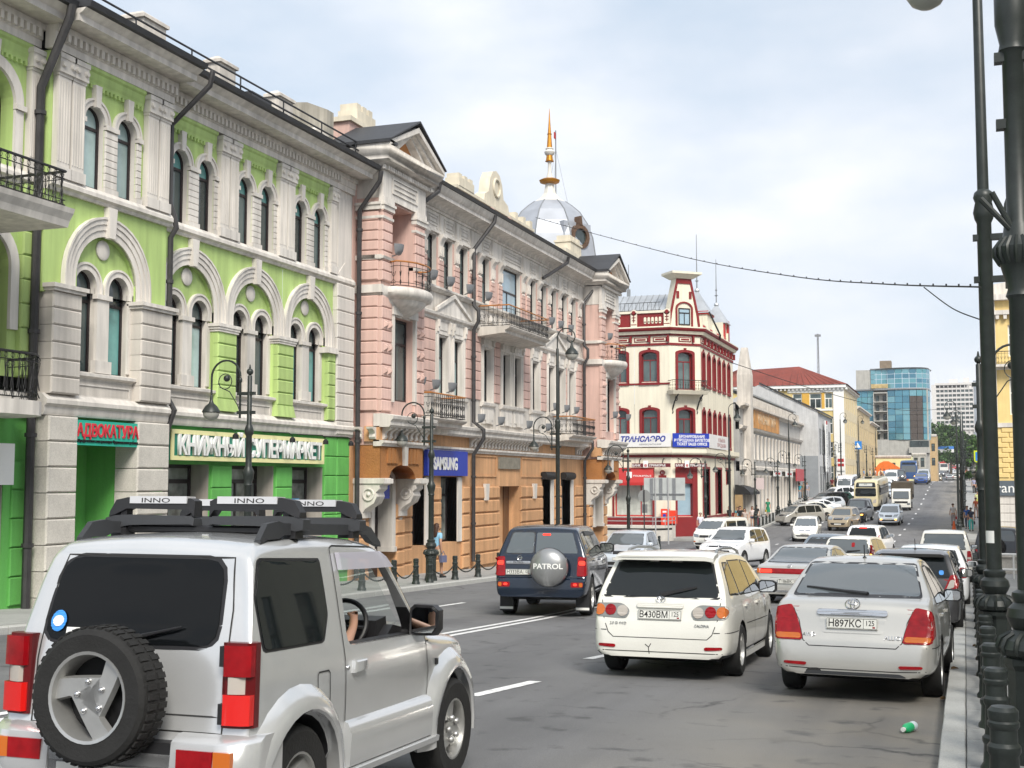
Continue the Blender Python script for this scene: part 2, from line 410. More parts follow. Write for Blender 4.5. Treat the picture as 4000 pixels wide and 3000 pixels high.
def opening_prof(w, zb, zs, rise, n=10):
    h = w/2
    return [(-h, zb)]+([(-h*math.cos(math.pi*k/n), zs+rise*math.sin(math.pi*k/n)) for k in range(n+1)] if rise else [(-h, zs), (h, zs)])+[(h, zb)]
WINP = {}
def window(root, T, u, d, w, zb, zs, rise=0., fm=DARK, gm=GLASSW, gm2=None, bars=((),), fw=.07, bar_z=None, key=None, nv=0, name='window', deep=.05):
    """frame + pane(s); frame is the part, panes its sub-parts; alike windows share mesh data"""
    key = (round(w, 3), round(zs-zb, 3), round(rise, 3), fm.name, fw, bar_z and round(bar_z-zb, 3), nv, T(1, 0, 0) == T(0, 1, 0), tuple(round(x, 3) for x in Vector(T(1, 0, 0))-Vector(T(0, 0, 0))))
    org = Vector(T(u, d, zb)); R0 = Vector(tuple(root['_o'])) if '_o' in root else Vector((0, 0, 0))
    T0 = T(0, 0, 0); TT = lambda a, c, z: tuple(Vector(T(a, c, z))-Vector(T0))
    if key not in WINP:
        H = zs-zb; p = opening_prof(w, 0, H, rise); inn = [(x*(1-2*fw/w), fw+(z)*(1-fw*(2 if not rise else 1.7)/(H+rise))) for x, z in p]
        f = MB(TT); f.loft([[(x, 0, z) for x, z in p], [(x, deep, z) for x, z in p], [(x, deep, z) for x, z in inn], [(x, 0, z) for x, z in inn]], caps=False)
        if bar_z: f.box(-w/2+fw*.8, w/2-fw*.8, .005, deep-.008, bar_z-zb-fw*.55, bar_z-zb+fw*.55)
        for k in range(nv): x = -w/2+w*(k+1)/(nv+1); f.box(x-fw*.4, x+fw*.4, .006, deep-.01, fw, (bar_z-zb) if (bar_z and nv == 1) else H+rise*.9)
        fmesh = f.mesh(name)
        bz = (bar_z-zb) if bar_z else None
        def pane(lo, hi):
            g = MB(TT)
            if rise and hi is None:
                q = [(x, z) for x, z in p if z >= (lo or 0)-1e-6]
                if lo: q = [(-w/2+.01, lo)]+q+[(w/2-.01, lo)] if not (rise and p[0][1] >= lo) else q
                g.poly([(x*.98, .012, z) for x, z in q])
            else: g.poly([(-w/2+.01, .012, lo or 0), (w/2-.01, .012, lo or 0), (w/2-.01, .012, hi or H), (-w/2+.01, .012, hi or H)])
            return g.mesh('pane')
        WINP[key] = (fmesh, [pane(0, bz), pane(bz, None)] if bz else [pane(0, None)])
    fmesh, panes = WINP[key]
    o = link(name, fmesh, fm, root, org-R0)
    for i, pm in enumerate(panes):
        gmm = (gm2 or gm) if i == 1 else gm
        po = bpy.data.objects.new('pane', pm if not pm.materials or pm.materials[0] == gmm else pm); COL.objects.link(po); po.parent = o; KID.setdefault(o.name, []).append(po)
        if not pm.materials: pm.materials.append(gmm)
        if pm.materials[0] != gmm: po.material_slots[0].link = 'OBJECT'; po.material_slots[0].material = gmm
    return o
def pipe(name, pts, r, root, m=PIPE, collars=()):
    b = MB(); b.tube(pts, r, 8)
    for p in collars: b.lathe([(r*1.35, -.04), (r*1.35, .04)], p, 8)
    return b.build(name, m, root, 40)
def balcony_rail(root, path, z0, z1, name='railing', m=IRON, rail_m=None, step=.13, style=0):
    """path [(x,y)] world; rails as one mesh, balusters as copies"""
    b = MB()
    P = [Vector((x, y, 0)) for x, y in path]
    for zz, r in ((z0+.05, .014), (z0+.14, .01), (z1-.14, .01)) if style != 2 else ((z0+.05, .014),): b.tube([(p.x, p.y, zz) for p in P], r, 5)
    rail = b.build(name, m, root, 40)
    t = MB(); t.tube([(p.x, p.y, z1) for p in P], .026, 6); t.build('handrail', rail_m or m, root, 40)
    bb = MB(); h = z1-z0
    bb.tube([(0, 0, .04), (0, 0, h-.02)], .009, 5)
    if style == 0:
        bb.tube([(.045*math.cos(t), .045*math.sin(t), h-.08) if 0 else (.0, .045*math.cos(t), h-.07+.045*math.sin(t)) for t in np.linspace(0, 6.28, 9)], .007, 4)
        bb.tube([(0, -.05, .06), (0, 0, .2), (0, .05, .06)], .007, 4); bb.tube([(0, -.045, h-.12), (0, .045, .2)], .006, 4); bb.tube([(0, .045, h-.12), (0, -.045, .2)], .006, 4)
    else:
        bb.tube([(0, -.06, h*.62), (0, -.035, h*.48), (0, 0, h*.4), (0, .035, h*.48), (0, .06, h*.62)], .009, 4)
        bb.tube([(0, -.04, .1), (0, -.055, .17), (0, 0, .24), (0, .055, .17), (0, .04, .1)], .008, 4); bb.ball((0, 0, h*.55), .02, 6, 4)
    me = bb.mesh('baluster', 40); org = Vector(tuple(root['_o'])) if '_o' in root else Vector((0, 0, 0))
    for p, q in zip(P, P[1:]):
        n = max(1, int((q-p).length/step)); ang = math.atan2((q-p).x, -(q-p).y)
        for k in range(n):
            c = p.lerp(q, (k+.5)/n); o = link('baluster', me, m, root, Vector((c.x, c.y, z0))-org); o.rotation_euler.z = -ang
    return rail

# ------------------------------------------------------------------ green building
GB = place('green_building', 'long lime green and white building with paired arched windows above shop fronts', 'building', (-17, 20, gz(20)))
T0 = TL(-17.0)
CS = (24.87, 27.68, 30.50); CR = 21.42; PITCHU = 2.81
wl = MB(T0)           # lime walls
wh = MB(T0)           # white trim
wf = MB(T0)           # tympana / white second floor walls
def upper_bay(c, d, hl, hr):
    cell(wl, c-hl, c+hr, 2.0, 5.72, c-.99, c+.99, 2.0, 4.10, .99, d, .14, 18)
    for s in (-.53, .53):
        cell(wf, c+s-.53+(.07 if s < 0 else 0), c+s+.53-(.07 if s > 0 else 0), 2.0, 3.88, c+s-.335, c+s+.335, 2.22, 3.88, 0, d-.13, .16)
        cell(wl, c+s-.53+(.07 if s < 0 else 0), c+s+.53-(.07 if s > 0 else 0), 3.88, 5.12, c+s-.335, c+s+.335, 3.88, 4.0, .335, d-.13, .16, rb=wh)
        ring(wh, c+s, 4.0, .335, .45, d-.14, d-.075, .12); ring(wh, c+s, 4.0, .45, .495, d-.14, d-.05, .12)
        wh.box(c+s-.46, c+s-.34, d-.14, d-.09, 2.3, 3.82) if s < 0 else wh.box(c+s+.34, c+s+.46, d-.14, d-.09, 2.3, 3.82)
    wh.box(c-.19, c+.19, d-.14, d-.06, 2.5, 3.78); wh.box(c-.25, c+.25, d-.14, d-.02, 3.78, 3.88); wh.box(c-.26, c+.26, d-.14, d-.02, 2.24, 2.5)
    ring(wh, c, 4.10, .99, 1.13, d-.05, d+.03, .25); ring(wh, c, 4.10, 1.13, 1.25, d-.05, d+.055, .25); ring(wh, c, 4.10, 1.25, 1.38, d-.05, d+.08, .25); ring(wh, c, 4.1, 1.355, 1.40, d, d+.105, .25)
    wh.prism([(c-.09, 5.06), (c+.09, 5.06), (c+.14, 5.70), (c-.14, 5.70)], d, d+.14)
    wh.lathe([(.01, 0), (.21, 0), (.21, .03), (.17, .05), (.01, .05)], (c, d-.125, 4.83), 20, 'y')
    # sill ledge and panel below the windows
    ext(wh, [(d-.14, 2.04), (d-.02, 2.04), (d+.0, 2.1), (d+.10, 2.14), (d+.10, 2.2), (d-.14, 2.25)], c-1.02, c+1.02)
    wf.box(c-1.0, c+1.0, d-.14, d+.0, 1.62, 2.05)
    for a, e, g, h in ((c-.86, c+.86, 1.95, 1.985), (c-.86, c+.86, 1.72, 1.755), (c-.86, c-.825, 1.755, 1.95), (c+.825, c+.86, 1.755, 1.95)): wh.box(a, e, d, d+.02, g, h)
upper_bay(CR, .3, 1.0+.05, 1.0+.05)
for c in CS: upper_bay(c, 0, 1.27 if c == CS[0] else 1.405, 1.405)
def f3_bay(c, d):
    for s in (-.53, .53):
        cell(wl, c+s-.53, c+s+.53, 5.98, 8.24, c+s-.32, c+s+.32, 6.02, 7.42, .32, d, .17, rb=wh)
        ring(wh, c+s, 7.42, .32, .43, d, d+.05, .02); ring(wh, c+s, 7.42, .43, .48, d, d+.075, .02)
        wh.prism([(c+s-.07, 7.70), (c+s+.07, 7.70), (c+s+.10, 8.16), (c+s-.10, 8.16)], d, d+.12)
    for a, e in ((c-.2, c+.2), (c-1.02, c-.86), (c+.86, c+1.02)):
        wh.box(a-.01, e+.01, d, d+.09, 7.33, 7.43)
        for k in range(8): wh.cbox(a+.0, e-.0, d, d+.055, 6.12+k*.15, 6.12+k*.15+.142, .012)
        wh.box(a-.02, e+.02, d, d+.08, 5.98, 6.11)
def pil_pair(u, d, hw=.40):
    for s in ((-1, 1) if hw > .3 else (1,)):
        a, e = (u-hw, u-.025) if s < 0 else (u+.025, u+hw)
        if hw <= .3: a, e = u-hw, u+hw
        wh.box(a, e, d, d+.13, 6.2, 8.02); wh.box(a-.03, e+.03, d, d+.17, 5.98, 6.2)
        for k in range(5): x = a+.035+(e-a-.07)*k/4; wh.box(x-.012, x+.012, d+.13, d+.142, 6.3, 7.95)
        wh.box(a-.015, e+.015, d, d+.15, 8.02, 8.08); wh.box(a-.03, e+.03, d, d+.19, 8.08, 8.36); wh.box(a-.05, e+.05, d, d+.21, 8.36, 8.46)
        for x in (a+.05, e-.05): wh.lathe([(.01, 0), (.07, 0), (.05, .05), (.01, .05)], (x, d+.19, 8.24), 10, 'y')
for c, d in ((CR, .3),)+tuple((c, 0) for c in CS): f3_bay(c, d)
pil_pair(20.05, .3); pil_pair(22.95, .3); pil_pair((CS[0]+CS[1])/2, 0); pil_pair((CS[1]+CS[2])/2, 0); pil_pair(31.72, 0, .17); 
wl.box(23.48, 23.9, -.3, -.005, 2.0, 8.5); wl.box(31.5, 31.95, -.3, -.005, 1.6, 8.5); wl.box(19.5, 20.5, -.3, .294, 3.7, 5.72); wl.box(22.4, 23.48, -.3, .294, 3.7, 5.72); wl.box(19.55, 20.5, 0, .293, 5.72, 8.5); wl.box(22.35, 23.48, 0, .293, 5.72, 8.5)
for c in (CS[0]+1.2, CS[1]+1.2): wl.box(c-.15, c+.45, -.3, -.001, 5.72, 8.3)
# fretted green frieze
dl = MB(T0)
for a, e, d in ((20.5, 22.5, .3), (23.6, 25.78, 0), (26.65, 28.6, 0), (29.48, 31.5, 0), (14, 19.3, 0)):
    ext(dl, [(d-.1, 8.16), (d+.04, 8.16), (d+.04, 8.24), (d+.06, 8.3), (d+.06, 8.42), (d+.10, 8.46), (d+.10, 8.53), (d-.1, 8.53)], a, e)
    u = a+.06
    while u < e-.05: dl.box(u, u+.055, d, d+.065, 8.08, 8.17); u += .13
dl.split('fret_frieze', LIME, GB)
# string course, cornice
def courses(u0, u1, d):
    ext(wh, [(d-.1, 5.72), (d+.06, 5.72), (d+.09, 5.78), (d+.16, 5.82), (d+.16, 5.90), (d+.10, 5.99), (d-.1, 6.0)], u0, u1)
    ext(wh, [(d-.1, 8.53), (d+.12, 8.53), (d+.12, 8.68), (d+.15, 8.70), (d+.15, 8.86), (d+.22, 8.88), (d+.22, 9.0), (d-.1, 9.0)], u0, u1)
    ext(wh, [(d-.1, 9.0), (d+.70, 9.0), (d+.70, 9.13), (d+.78, 9.17), (d+.86, 9.24), (d-.1, 9.24)], u0, u1)
    ext(wh, [(d-.12, 1.30), (d+.10, 1.30), (d+.13, 1.36), (d+.13, 1.46), (d+.20, 1.52), (d+.20, 1.60), (d+.06, 1.72), (d-.12, 1.74)], u0, u1)
courses(23.48, 33.05, 0); courses(19.5, 23.5, .3); courses(4, 19.5, 0)
wh.box(31.95, 33.02, -.3, .04, 5.9, 8.9); wh.box(32.1, 32.9, .04, .07, 6.1, 8.3)
wh.prism([(32.05, 6.0), (32.98, 6.0), (32.51, 6.42)], .04, .09)
dn = MB(T0); dn.box(0, .085, .1, .24, 8.88, 9.0) if False else dn.box(0, .085, .14, .235, 8.71, 8.87)
pieces('dentil', dn, WHITE, GB, [(u, 0, 0) for u in np.arange(23.65, 32.0, .172)]+[(u, .3, 0) for u in np.arange(19.6, 23.4, .172)]+[(u, 0, 0) for u in np.arange(15.5, 19.4, .172)], T0)
# left section
cell(wl, 4, 19.5, 2.0, 5.72, 17.67, 18.92, 2.3, 4.1, .62, 0, .3, 14); cell(wl, 4, 19.5, 5.98, 8.4, 17.66, 18.91, 6.0, 7.25, .62, 0, .35, 14)
ring(wh, 18.295, 4.1, .62, .84, 0, .07, 1.2); wh.prism([(18.2, 4.68), (18.39, 4.68), (18.44, 5.2), (18.15, 5.2)], 0, .13)
ring(wh, 18.285, 7.25, .62, .84, 0, .07, .1); wh.prism([(18.2, 7.85), (18.37, 7.85), (18.42, 8.35), (18.15, 8.35)], 0, .12); wh.box(18.91, 19.14, 0, .05, 6.0, 7.15); wh.box(18.9, 19.18, 0, .1, 7.15, 7.25)
pil_pair(19.38, 0, .14); 
wl.build('wall', LIME, GB); wh.build('trim', WHITE, GB, 30); wf.split('window_wall', WHITE2, GB)
# rusticated piers, block by block
for u in ((CS[0]+CS[1])/2, (CS[1]+CS[2])/2):
    blocks(GB, T0, LIME, u-.41, u+.41, -.1, .15, [2.02+k*.335 for k in range(5)], .327)
    b = MB(T0); b.box(u-.47, u+.47, -.1, .2, 3.70, 3.76); b.box(u-.44, u+.44, -.1, .18, 3.64, 3.70); b.box(u-.5, u+.5, -.1, .22, 3.76, 3.84); b.build('impost', WHITE, GB)
    b = MB(T0); b.loft([[(u-.41, .15, 2.02), (u+.41, .15, 2.02), (u+.41, -.1, 2.02), (u-.41, -.1, 2.02)], [(u-.46, .2, 1.72), (u+.46, .2, 1.72), (u+.46, -.1, 1.72), (u-.46, -.1, 1.72)]]); b.build('pier_foot', LIME, GB)
blocks(GB, T0, LIME, 31.5, 31.95, -.1, .12, [1.75+k*.335 for k in range(6)], .327)
blocks(GB, T0, WHITE, 31.95, 33.02, -.1, .16, [1.36+k*.40 for k in range(11)], .39)
b = MB(T0); b.box(31.35, 31.95, -.1, .2, 3.66, 3.82); b.build('impost', WHITE, GB)
for a, e in ((19.6, 20.45), (22.38, 23.5)):
    blocks(GB, T0, WHITE2, a, e, 0, .5, [1.72+k*.335 for k in range(6)], .327)
    b = MB(T0); b.box(a-.05, e+.05, 0, .55, 3.72, 3.78); b.box(a-.09, e+.09, 0, .59, 3.78, 3.86); b.build('impost', WHITE, GB)
    blocks(GB, T0, GRANITE, a, e, -.1, .48, [1.3-.50*(k+1) for k in range(9)], .485)
blocks(GB, T0, LIME, 19.15, 19.47, -.1, .14, [2.02+k*.47 for k in range(8)], .46)
# ground floor
gw = MB(T0); zl = -3.2
gw.box(23.5, 33.02, -1.2, -.9, zl, 1.3); gw.box(23.5, 33.02, -.9, 0, .42, 1.3); gw.box(23.5, 23.95, -.9, 0, zl, .42); gw.box(23.5, 33.02, -.9, -.02, zl, -1.95)
for a, e in ((25.8, 26.76), (28.8, 29.71), (31.47, 33.02)): gw.box(a, e, -.9, 0, zl, .42)
gw.box(4, 18.2, -.9, 0, .35, 1.3); gw.box(4, 17.4, -.9, 0, zl, .35); gw.box(18.95, 19.6, -.9, 0, zl, .35); gw.box(4, 19.6, -1.2, -.9, zl, 1.3); gw.box(18.2, 19.6, -.9, 0, .35, 1.3); gw.box(17.4, 18.95, -.9, -.02, zl, -1.9)
gw.box(19.6, 20.45, -.9, 0, zl, 1.3); gw.box(22.45, 23.5, -.9, 0, zl, 1.3); gw.box(20.45, 22.45, -.9, .2, .78, 1.3); gw.box(21.9, 22.45, -2.4, -.9, zl, .78)
gw.build('ground_floor_wall', GREEN, GB)
for a, e, d in ((25.85, 26.72, .05), (28.85, 29.67, .05), (31.5, 32.2, .05), (32.22, 32.98, .05), (19.15, 19.48, .05)):
    blocks(GB, T0, GREEN, a, e, 0, d, [.42-.55*(k+1)+(.87 if a > 31 or a < 19 else 0) for k in range(7 if a > 31 or a < 19 else 5)], .53, .02)
rv = MB(T0)
for e in (25.8, 28.8, 31.47, 18.95): rv.box(e-.02, e-.001, -.9, -.02, -1.95, .42)
rv.box(20.45, 21.2, -1.0, -.6, zl, .78); rv.box(20.45, 22.45, -2.6, -2.4, zl, .78)
rv.split('reveal', mat('reveal_beige', (.42, .38, .34), .85, var=.15, streak=.2), GB)
sh = []
for a, e in ((23.95, 25.78), (26.76, 28.78), (29.71, 31.45), (17.4, 18.93)):
    o = window(GB, T0, (a+e)/2, -.55, e-a, -1.95, .42, 0, DARK, SHOPG, bar_z=.02, nv=1, fw=.09, name='shop_window')
sb = MB(T0)
for a, e in ((23.95, 25.78), (26.76, 28.78), (29.71, 31.45)): sb.box(a, e, -.6, .04, -2.05, -1.95)
sb.build('sill', WHITE2, GB)
# upper windows
for c, d in ((CR, .3),)+tuple((c, 0) for c in CS):
    for i, s in enumerate((-.53, .53)):
        k = hash((round(c*10), i)) ; 
        g = [BLIND, BLIND, GLASSW, BLIND, GLASSW, GLASSW, GLASST, GLASST][(0 if c == CR else 1+CS.index(c))*2+i]
        if c == CR: g = (GLASSW, GLASST)[i]
        window(GB, T0, c+s, d-.29, .67, 2.22, 4.0, .335, DARK, g, GLASSW, bar_z=3.72, fw=.055)
        window(GB, T0, c+s, d-.17, .64, 6.02, 7.42, .32, DARK, BLIND if c == CR else GLASSW, GLASST if c != CR else BLIND, bar_z=7.3, fw=.06)
window(GB, T0, 18.295, -.3, 1.25, 2.3, 4.1, .62, DARK, GLASSW, bar_z=3.6, fw=.09); window(GB, T0, 18.285, -.35, 1.25, 6.0, 7.25, .62, DARK, BLIND, GLASSW, bar_z=7.2, fw=.1)
# roof, gutter, chimneys, snow rails
rp_ = [(.5, 9.26), (-1., 9.75), (-7, 11.2), (-14, 9.2), (-14, 1), (-3, 1), (-3, 9.1), (-.3, 9.1)]; b = MB(T0); b.loft([[(u, d, z) for d, z in rp_] for u in (4, 33.05)]); b.build('roof', ROOF, GB)
b = MB(T0)
for a, e, d in ((23.5, 33.05, 0), (19.5, 23.5, .3), (4, 19.5, 0)): ext(b, [(d+.80, 9.25), (d+.96, 9.25), (d+1.0, 9.36), (d+.80, 9.40), (d+.3, 9.50), (d+.3, 9.4)], a, e)
b.build('gutter', ROOF, GB)
for u, w_, d, z1, dd in ((23.67, .87, -.6, 10.78, .65), (26.85, .73, -.6, 10.74, .42), (29.8, .75, -.6, 10.72, .42), (32.1, .6, -.7, 10.3, .4)):
    b = MB(T0); b.box(u, u+w_, d-dd, d, 9.3, z1); o = b.build('chimney', WHITE2, GB); o['_o'] = list(GB['_o'])
    b = MB(T0); b.loft([[(u-.06, d+.06, z1-.02), (u+w_+.06, d+.06, z1-.02), (u+w_+.06, d-dd-.06, z1-.02), (u-.06, d-dd-.06, z1-.02)], [(u-.06, d+.06, z1+.06), (u+w_+.06, d+.06, z1+.06), (u+w_+.06, d-dd-.06, z1+.06), (u-.06, d-dd-.06, z1+.06)], [(u+.15, d-.15, z1+.2), (u+w_-.15, d-.15, z1+.2), (u+w_-.15, d-dd+.15, z1+.2), (u+.15, d-dd+.15, z1+.2)]]); b.build('chimney_cap', WHITE2, o)
b = MB(T0)
for z, d in ((10.08, .3), (9.84, .33)): b.tube([(17, d, z), (33, d, z)], .028, 6)
for u in np.arange(18, 33, 2.1): b.tube([(u, .3, 9.4), (u, .3, 10.1)], .02, 5)
b.build('snow_rail', ROOF, GB)
b = MB(T0); b.box(27.9, 28.9, -.9, -.3, 9.6, 10.25); b.build('roof_hatch', ROOF, GB)
# drain pipes
pipe('drain_pipe', [(-16.05, 19.35, 9.25), (-16.1, 19.35, 9.0), (-16.78, 19.40, 7.7), (-16.78, 19.40, -2.6), (-16.65, 19.40, -2.75)], .085, GB, collars=[(-16.78, 19.4, z) for z in (7.2, 5.0, 2.9, .9, -1.2)])
pipe('drain_pipe', [(-15.75, 23.75, 9.3), (-15.8, 23.72, 8.95), (-16.72, 23.6, 8.1), (-16.72, 23.6, 6.3), (-16.6, 23.62, 5.95), (-16.55, 23.62, 5.72), (-16.68, 23.6, 5.5), (-16.68, 23.6, 1.9), (-16.5, 23.62, 1.6), (-16.68, 23.6, 1.1), (-16.68, 23.6, -2.6)], .062, GB, collars=[(-16.68, 23.6, z) for z in (4.5, 3.0)])
pipe('drain_pipe', [(-16.0, 33.0, 9.2), (-16.05, 33.0, 8.9), (-16.75, 33.1, 8.1), (-16.75, 33.1, -2.8)], .075, GB, collars=[(-16.75, 33.1, z) for z in (7.5, 5.0, 3.0, 1.2, -1)])
# balconies of the left section
b = MB(T0); ext(b, [(0, 4.62), (1.78, 4.62), (1.82, 4.74), (1.9, 4.86), (1.93, 4.95), (0, 4.95)], 13.5, 18.4)
bo = b.build('balcony', WHITE, GB); bo['_o'] = list(GB['_o'])
balcony_rail(bo, [(-15.18, 13.6), (-15.18, 18.25), (-16.95, 18.25)], 4.95, 5.62, step=.17)
b = MB(); arc = [(-17, 13.5), (-16, 13.5)]+[(-15.55-.02*abs(t), 14+t) for t in np.linspace(0, 4.1, 5)]+[(-15.63-1.25*(1-math.cos(t)), 18.1+.85*math.sin(t)) for t in np.linspace(.25, 1.57, 7)]+[(-17, 18.97)]
b.loft([[(x, y, 1.2) for x, y in arc], [(x, y, 1.46) for x, y in arc]]); bo = b.build('balcony', WHITE, GB); bo['_o'] = list(GB['_o'])
balcony_rail(bo, [(x+.06 if x < -16.9 else x-.06, y-.05) for x, y in arc[1:]], 1.46, 2.3, step=.16)
# shop signs
def signboard(name, label, X, u0, u1, z0, z1, m, fr=None, th=.12):
    t = place(name, label, 'sign', (X, (u0+u1)/2, z0)); b = MB(TL(X)); b.box(u0, u1, -th, 0, z0, z1); b.build('board', m, t)
    if fr:
        b = MB(TL(X)); f = .1
        for a, e, g, h in ((u0, u1, z1-f, z1), (u0, u1, z0, z0+f), (u0, u0+f, z0+f, z1-f), (u1-f, u1, z0+f, z1-f)): b.box(a, e, -.01, .035, g, h)
        b.build('frame', fr, t)
    return t
def wtext(t, s, X, u, z, size, m, sx=1., ext=.012, bold=.0, out=.01, **k):
    return text('lettering', s, size, m, lambda a, c, o: (X+out+o, u+a, z+c), t, ext, sx, bold, **k)
SG = mat('sign_green', (.012, .20, .13), .5, var=.15, vs=3); SY = mat('sign_yellow', (.78, .74, .38), .5, var=.06)
t = signboard('signboard', 'long dark green bookshop sign with raised white letters and pale yellow frame', -16.8, 23.93, 31.1, .5, 1.2, SG, SY, .2)
wtext(t, 'КНИЖНЫЙ СУПЕРМАРКЕТ', -16.8, 27.55, .64, .60, SIGNW, sx=.855, ext=.03, bold=.018, out=.03)
for u in (25.9, 28.6, 30.4, 31.9):
    q = place('spotlight', {25.9: 'small black spotlight on an arm over the left of the bookshop sign', 28.6: 'small black spotlight above the middle of the bookshop sign', 30.4: 'small black spotlight above the right part of the bookshop sign', 31.9: 'small black spotlight right of the bookshop sign on green wall'}[u], 'spotlight', (-16.5, u, 1.1), 'spotlights over the bookshop sign')
    b = MB(); b.tube([(-16.95, u-.5, 1.29), (-16.4, u-.1, 1.27), (-16.35, u, 1.2)], .012, 5); b.build('arm', IRON, q); b = MB(); b.lathe([(.03, .05), (.075, 0), (.08, -.09), (.01, -.09)], (-16.35, u, 1.12), 8); b.build('head', IRON, q)
ST = mat('sign_teal', (.02, .42, .30), .45)
t = signboard('signboard', 'teal law office sign with red letters above a dark doorway', -16.55, 20.42, 22.42, .74, 1.24, ST, None, .1)
wtext(t, 'АДВОКАТУРА', -16.55, 21.42, .92, .35, mat('letter_red', (.62, .03, .05), .5), sx=.82, bold=.009); wtext(t, 'Юридическая консультация Фрунзенского района', -16.55, 21.42, .80, .085, IRON, sx=.92)
t = signboard('signboard', 'blank white panel fixed over the shop window at the left edge', -16.75, 17.5, 18.95, -.05, .72, SIGNW, None, .1)
PO = mat('poster_yellow', (.85, .55, .05), .5, var=.2, vs=4); PB = mat('poster_blue', (.12, .38, .68), .5, var=.25, vs=4)
for u, m, l, tx in ((30.1, PO, 'yellow sale poster behind the right bookshop window', 'ВСЕ'), (30.72, PB, 'blue sale poster behind the right bookshop window', '30%')):
    t = signboard('poster', l, -17.47, u-.26, u+.26, -1.45, -.45, m, None, .02); t['category'] = 'poster'
    wtext(t, tx, -17.47, u, -.75, .2, SIGNW if m is PB else RED2, ext=.003, out=.004)
    bb = MB(TL(-17.465)); bb.box(u-.2, u+.2, 0, .006, -1.3, -.95); bb.build('print', SIGNW, t)
# ------------------------------------------------------------------ pink building
PBD = place('pink_building', 'pink and cream ornate building on orange rusticated ground floor with two pedimented bays', 'building', (-17, 47, gz(47)))
PK = MB(T0); PW = MB(T0); CW = MB(T0); OG = MB(T0); LG = MB(T0)
# second and third floor walls with window openings
F3 = [(38.6, 39.45), (40.05, 40.9), (41.52, 42.37), (43.76, 44.61), (46.0, 48.2), (49.36, 50.21), (50.8, 51.65), (52.22, 53.07), (53.83, 54.68), (55.2, 56.08)]
F2 = [(39.64, 40.42), (41.05, 41.83), (43.99, 44.77), (46.08, 46.86), (47.45, 48.23), (49.69, 50.47), (51.88, 52.66), (53.3, 54.08), (54.9, 55.68)]
def wallrow(ws, u0, u1, z0, z1, zb, zt, d=0., dep=.22):
    ed = [u0]+[(a[1]+b_[0])/2 for a, b_ in zip(ws, ws[1:])]+[u1]
    for (a, e), l, r in zip(ws, ed, ed[1:]): cell(PW, l, r, z0, z1, a, e, zb, zt, 0, d, dep, rb=CW)
wallrow(F3, 36.3, 57.3, 6.6, 8.66, 6.78, 8.56); wallrow(F2, 36.3, 57.3, 1.9, 5.8, 3.05, 5.05)
PW.box(36.3, 57.3, -.3, -.003, 5.8, 6.6)
for a, e in F3: window(PBD, T0, (a+e)/2, -.21, e-a, 6.78, 8.56, 0, DARK, GLASSB if e-a > 1 else GLASSW, bar_z=7.7 if e-a < 1 else 7.65, nv=1 if e-a > 1 else 0, fw=.06)
for a, e in F2: window(PBD, T0, (a+e)/2, -.21, e-a, 3.05, 5.05, 0, DARK, BLIND if a < 42 else GLASSW, GLASSW, bar_z=4.35, fw=.055)
# third floor: block piers with scrolled brackets between the windows
prs = [(37.2, 38.6)]+[(a[1], b_[0]) for a, b_ in zip(F3, F3[1:])]+[(56.08, 57.0)]
for a, e in prs:
    w_ = e-a
    if w_ > 1.0:   # wide pier: two narrow strips
        segs = [(a+.04, a+.5), (e-.5, e-.04)] if w_ > 1.1 else [(a+.05, e-.05)]
    else: segs = [(a+.05, e-.05)]
    for p, q in segs:
        blocks(PBD, T0, PINK, p, q, 0, .07, [6.75+k*.2 for k in range(5)], .19, .02)
        c = (p+q)/2; hw = min(.17, (q-p)/2)
        sb = MB(T0)
        pr = [(0, 7.78), (.05, 7.80), (.10, 7.88), (.10, 8.02), (.07, 8.15), (.08, 8.28), (.15, 8.42), (.22, 8.5), (.22, 8.6), (0, 8.6)]
        sb.loft([[(c-hw, d, z) for d, z in pr], [(c+hw, d, z) for d, z in pr]])
        for s in (-1, 1): sb.box(c+s*hw*.55-.025, c+s*hw*.55+.025, .04, .13, 7.84, 8.2)
        sb.lathe([(.035, 0), (.05, .03), (.02, .09)], (c-.08, .05, 7.68), 8); sb.lathe([(.035, 0), (.05, .03), (.02, .09)], (c+.08, .05, 7.68), 8)
        sb.build('bracket', WHITE, PBD, 40)
    PK.box(a+.02, e-.02, 0, .02, 6.8, 8.5)
# cornices
def ent(u0, u1, d):
    ext(CW, [(d-.2, 8.62), (d+.08, 8.62), (d+.08, 8.70), (d+.04, 8.74), (d+.04, 9.34), (d-.2, 9.34)], u0, u1)
    ext(CW, [(d-.2, 9.34), (d+.10, 9.34), (d+.10, 9.42), (d+.2, 9.56), (d+.28, 9.60), (d+.62, 9.62), (d+.62, 9.74), (d+.70, 9.80), (d+.78, 9.98), (d-.2, 9.98)], u0, u1)
ent(36.3, 57.3, 0)
db = MB(T0)
for u in np.arange(36.5, 57.2, .125): db.box(u, u+.07, .05, .17, 9.42, 9.54)
for B0 in (33.3, 57.3):
    for u in np.arange(B0+.05, B0+3.2, .125): db.box(u, u+.07, .95, 1.08, 9.32, 9.44)
for x in np.arange(.1, 1., .125): db.box(33.14, 33.26, x, x+.07, 9.32, 9.44)
tag(db.build('dentil_row', WHITE, PBD), kind='stuff')
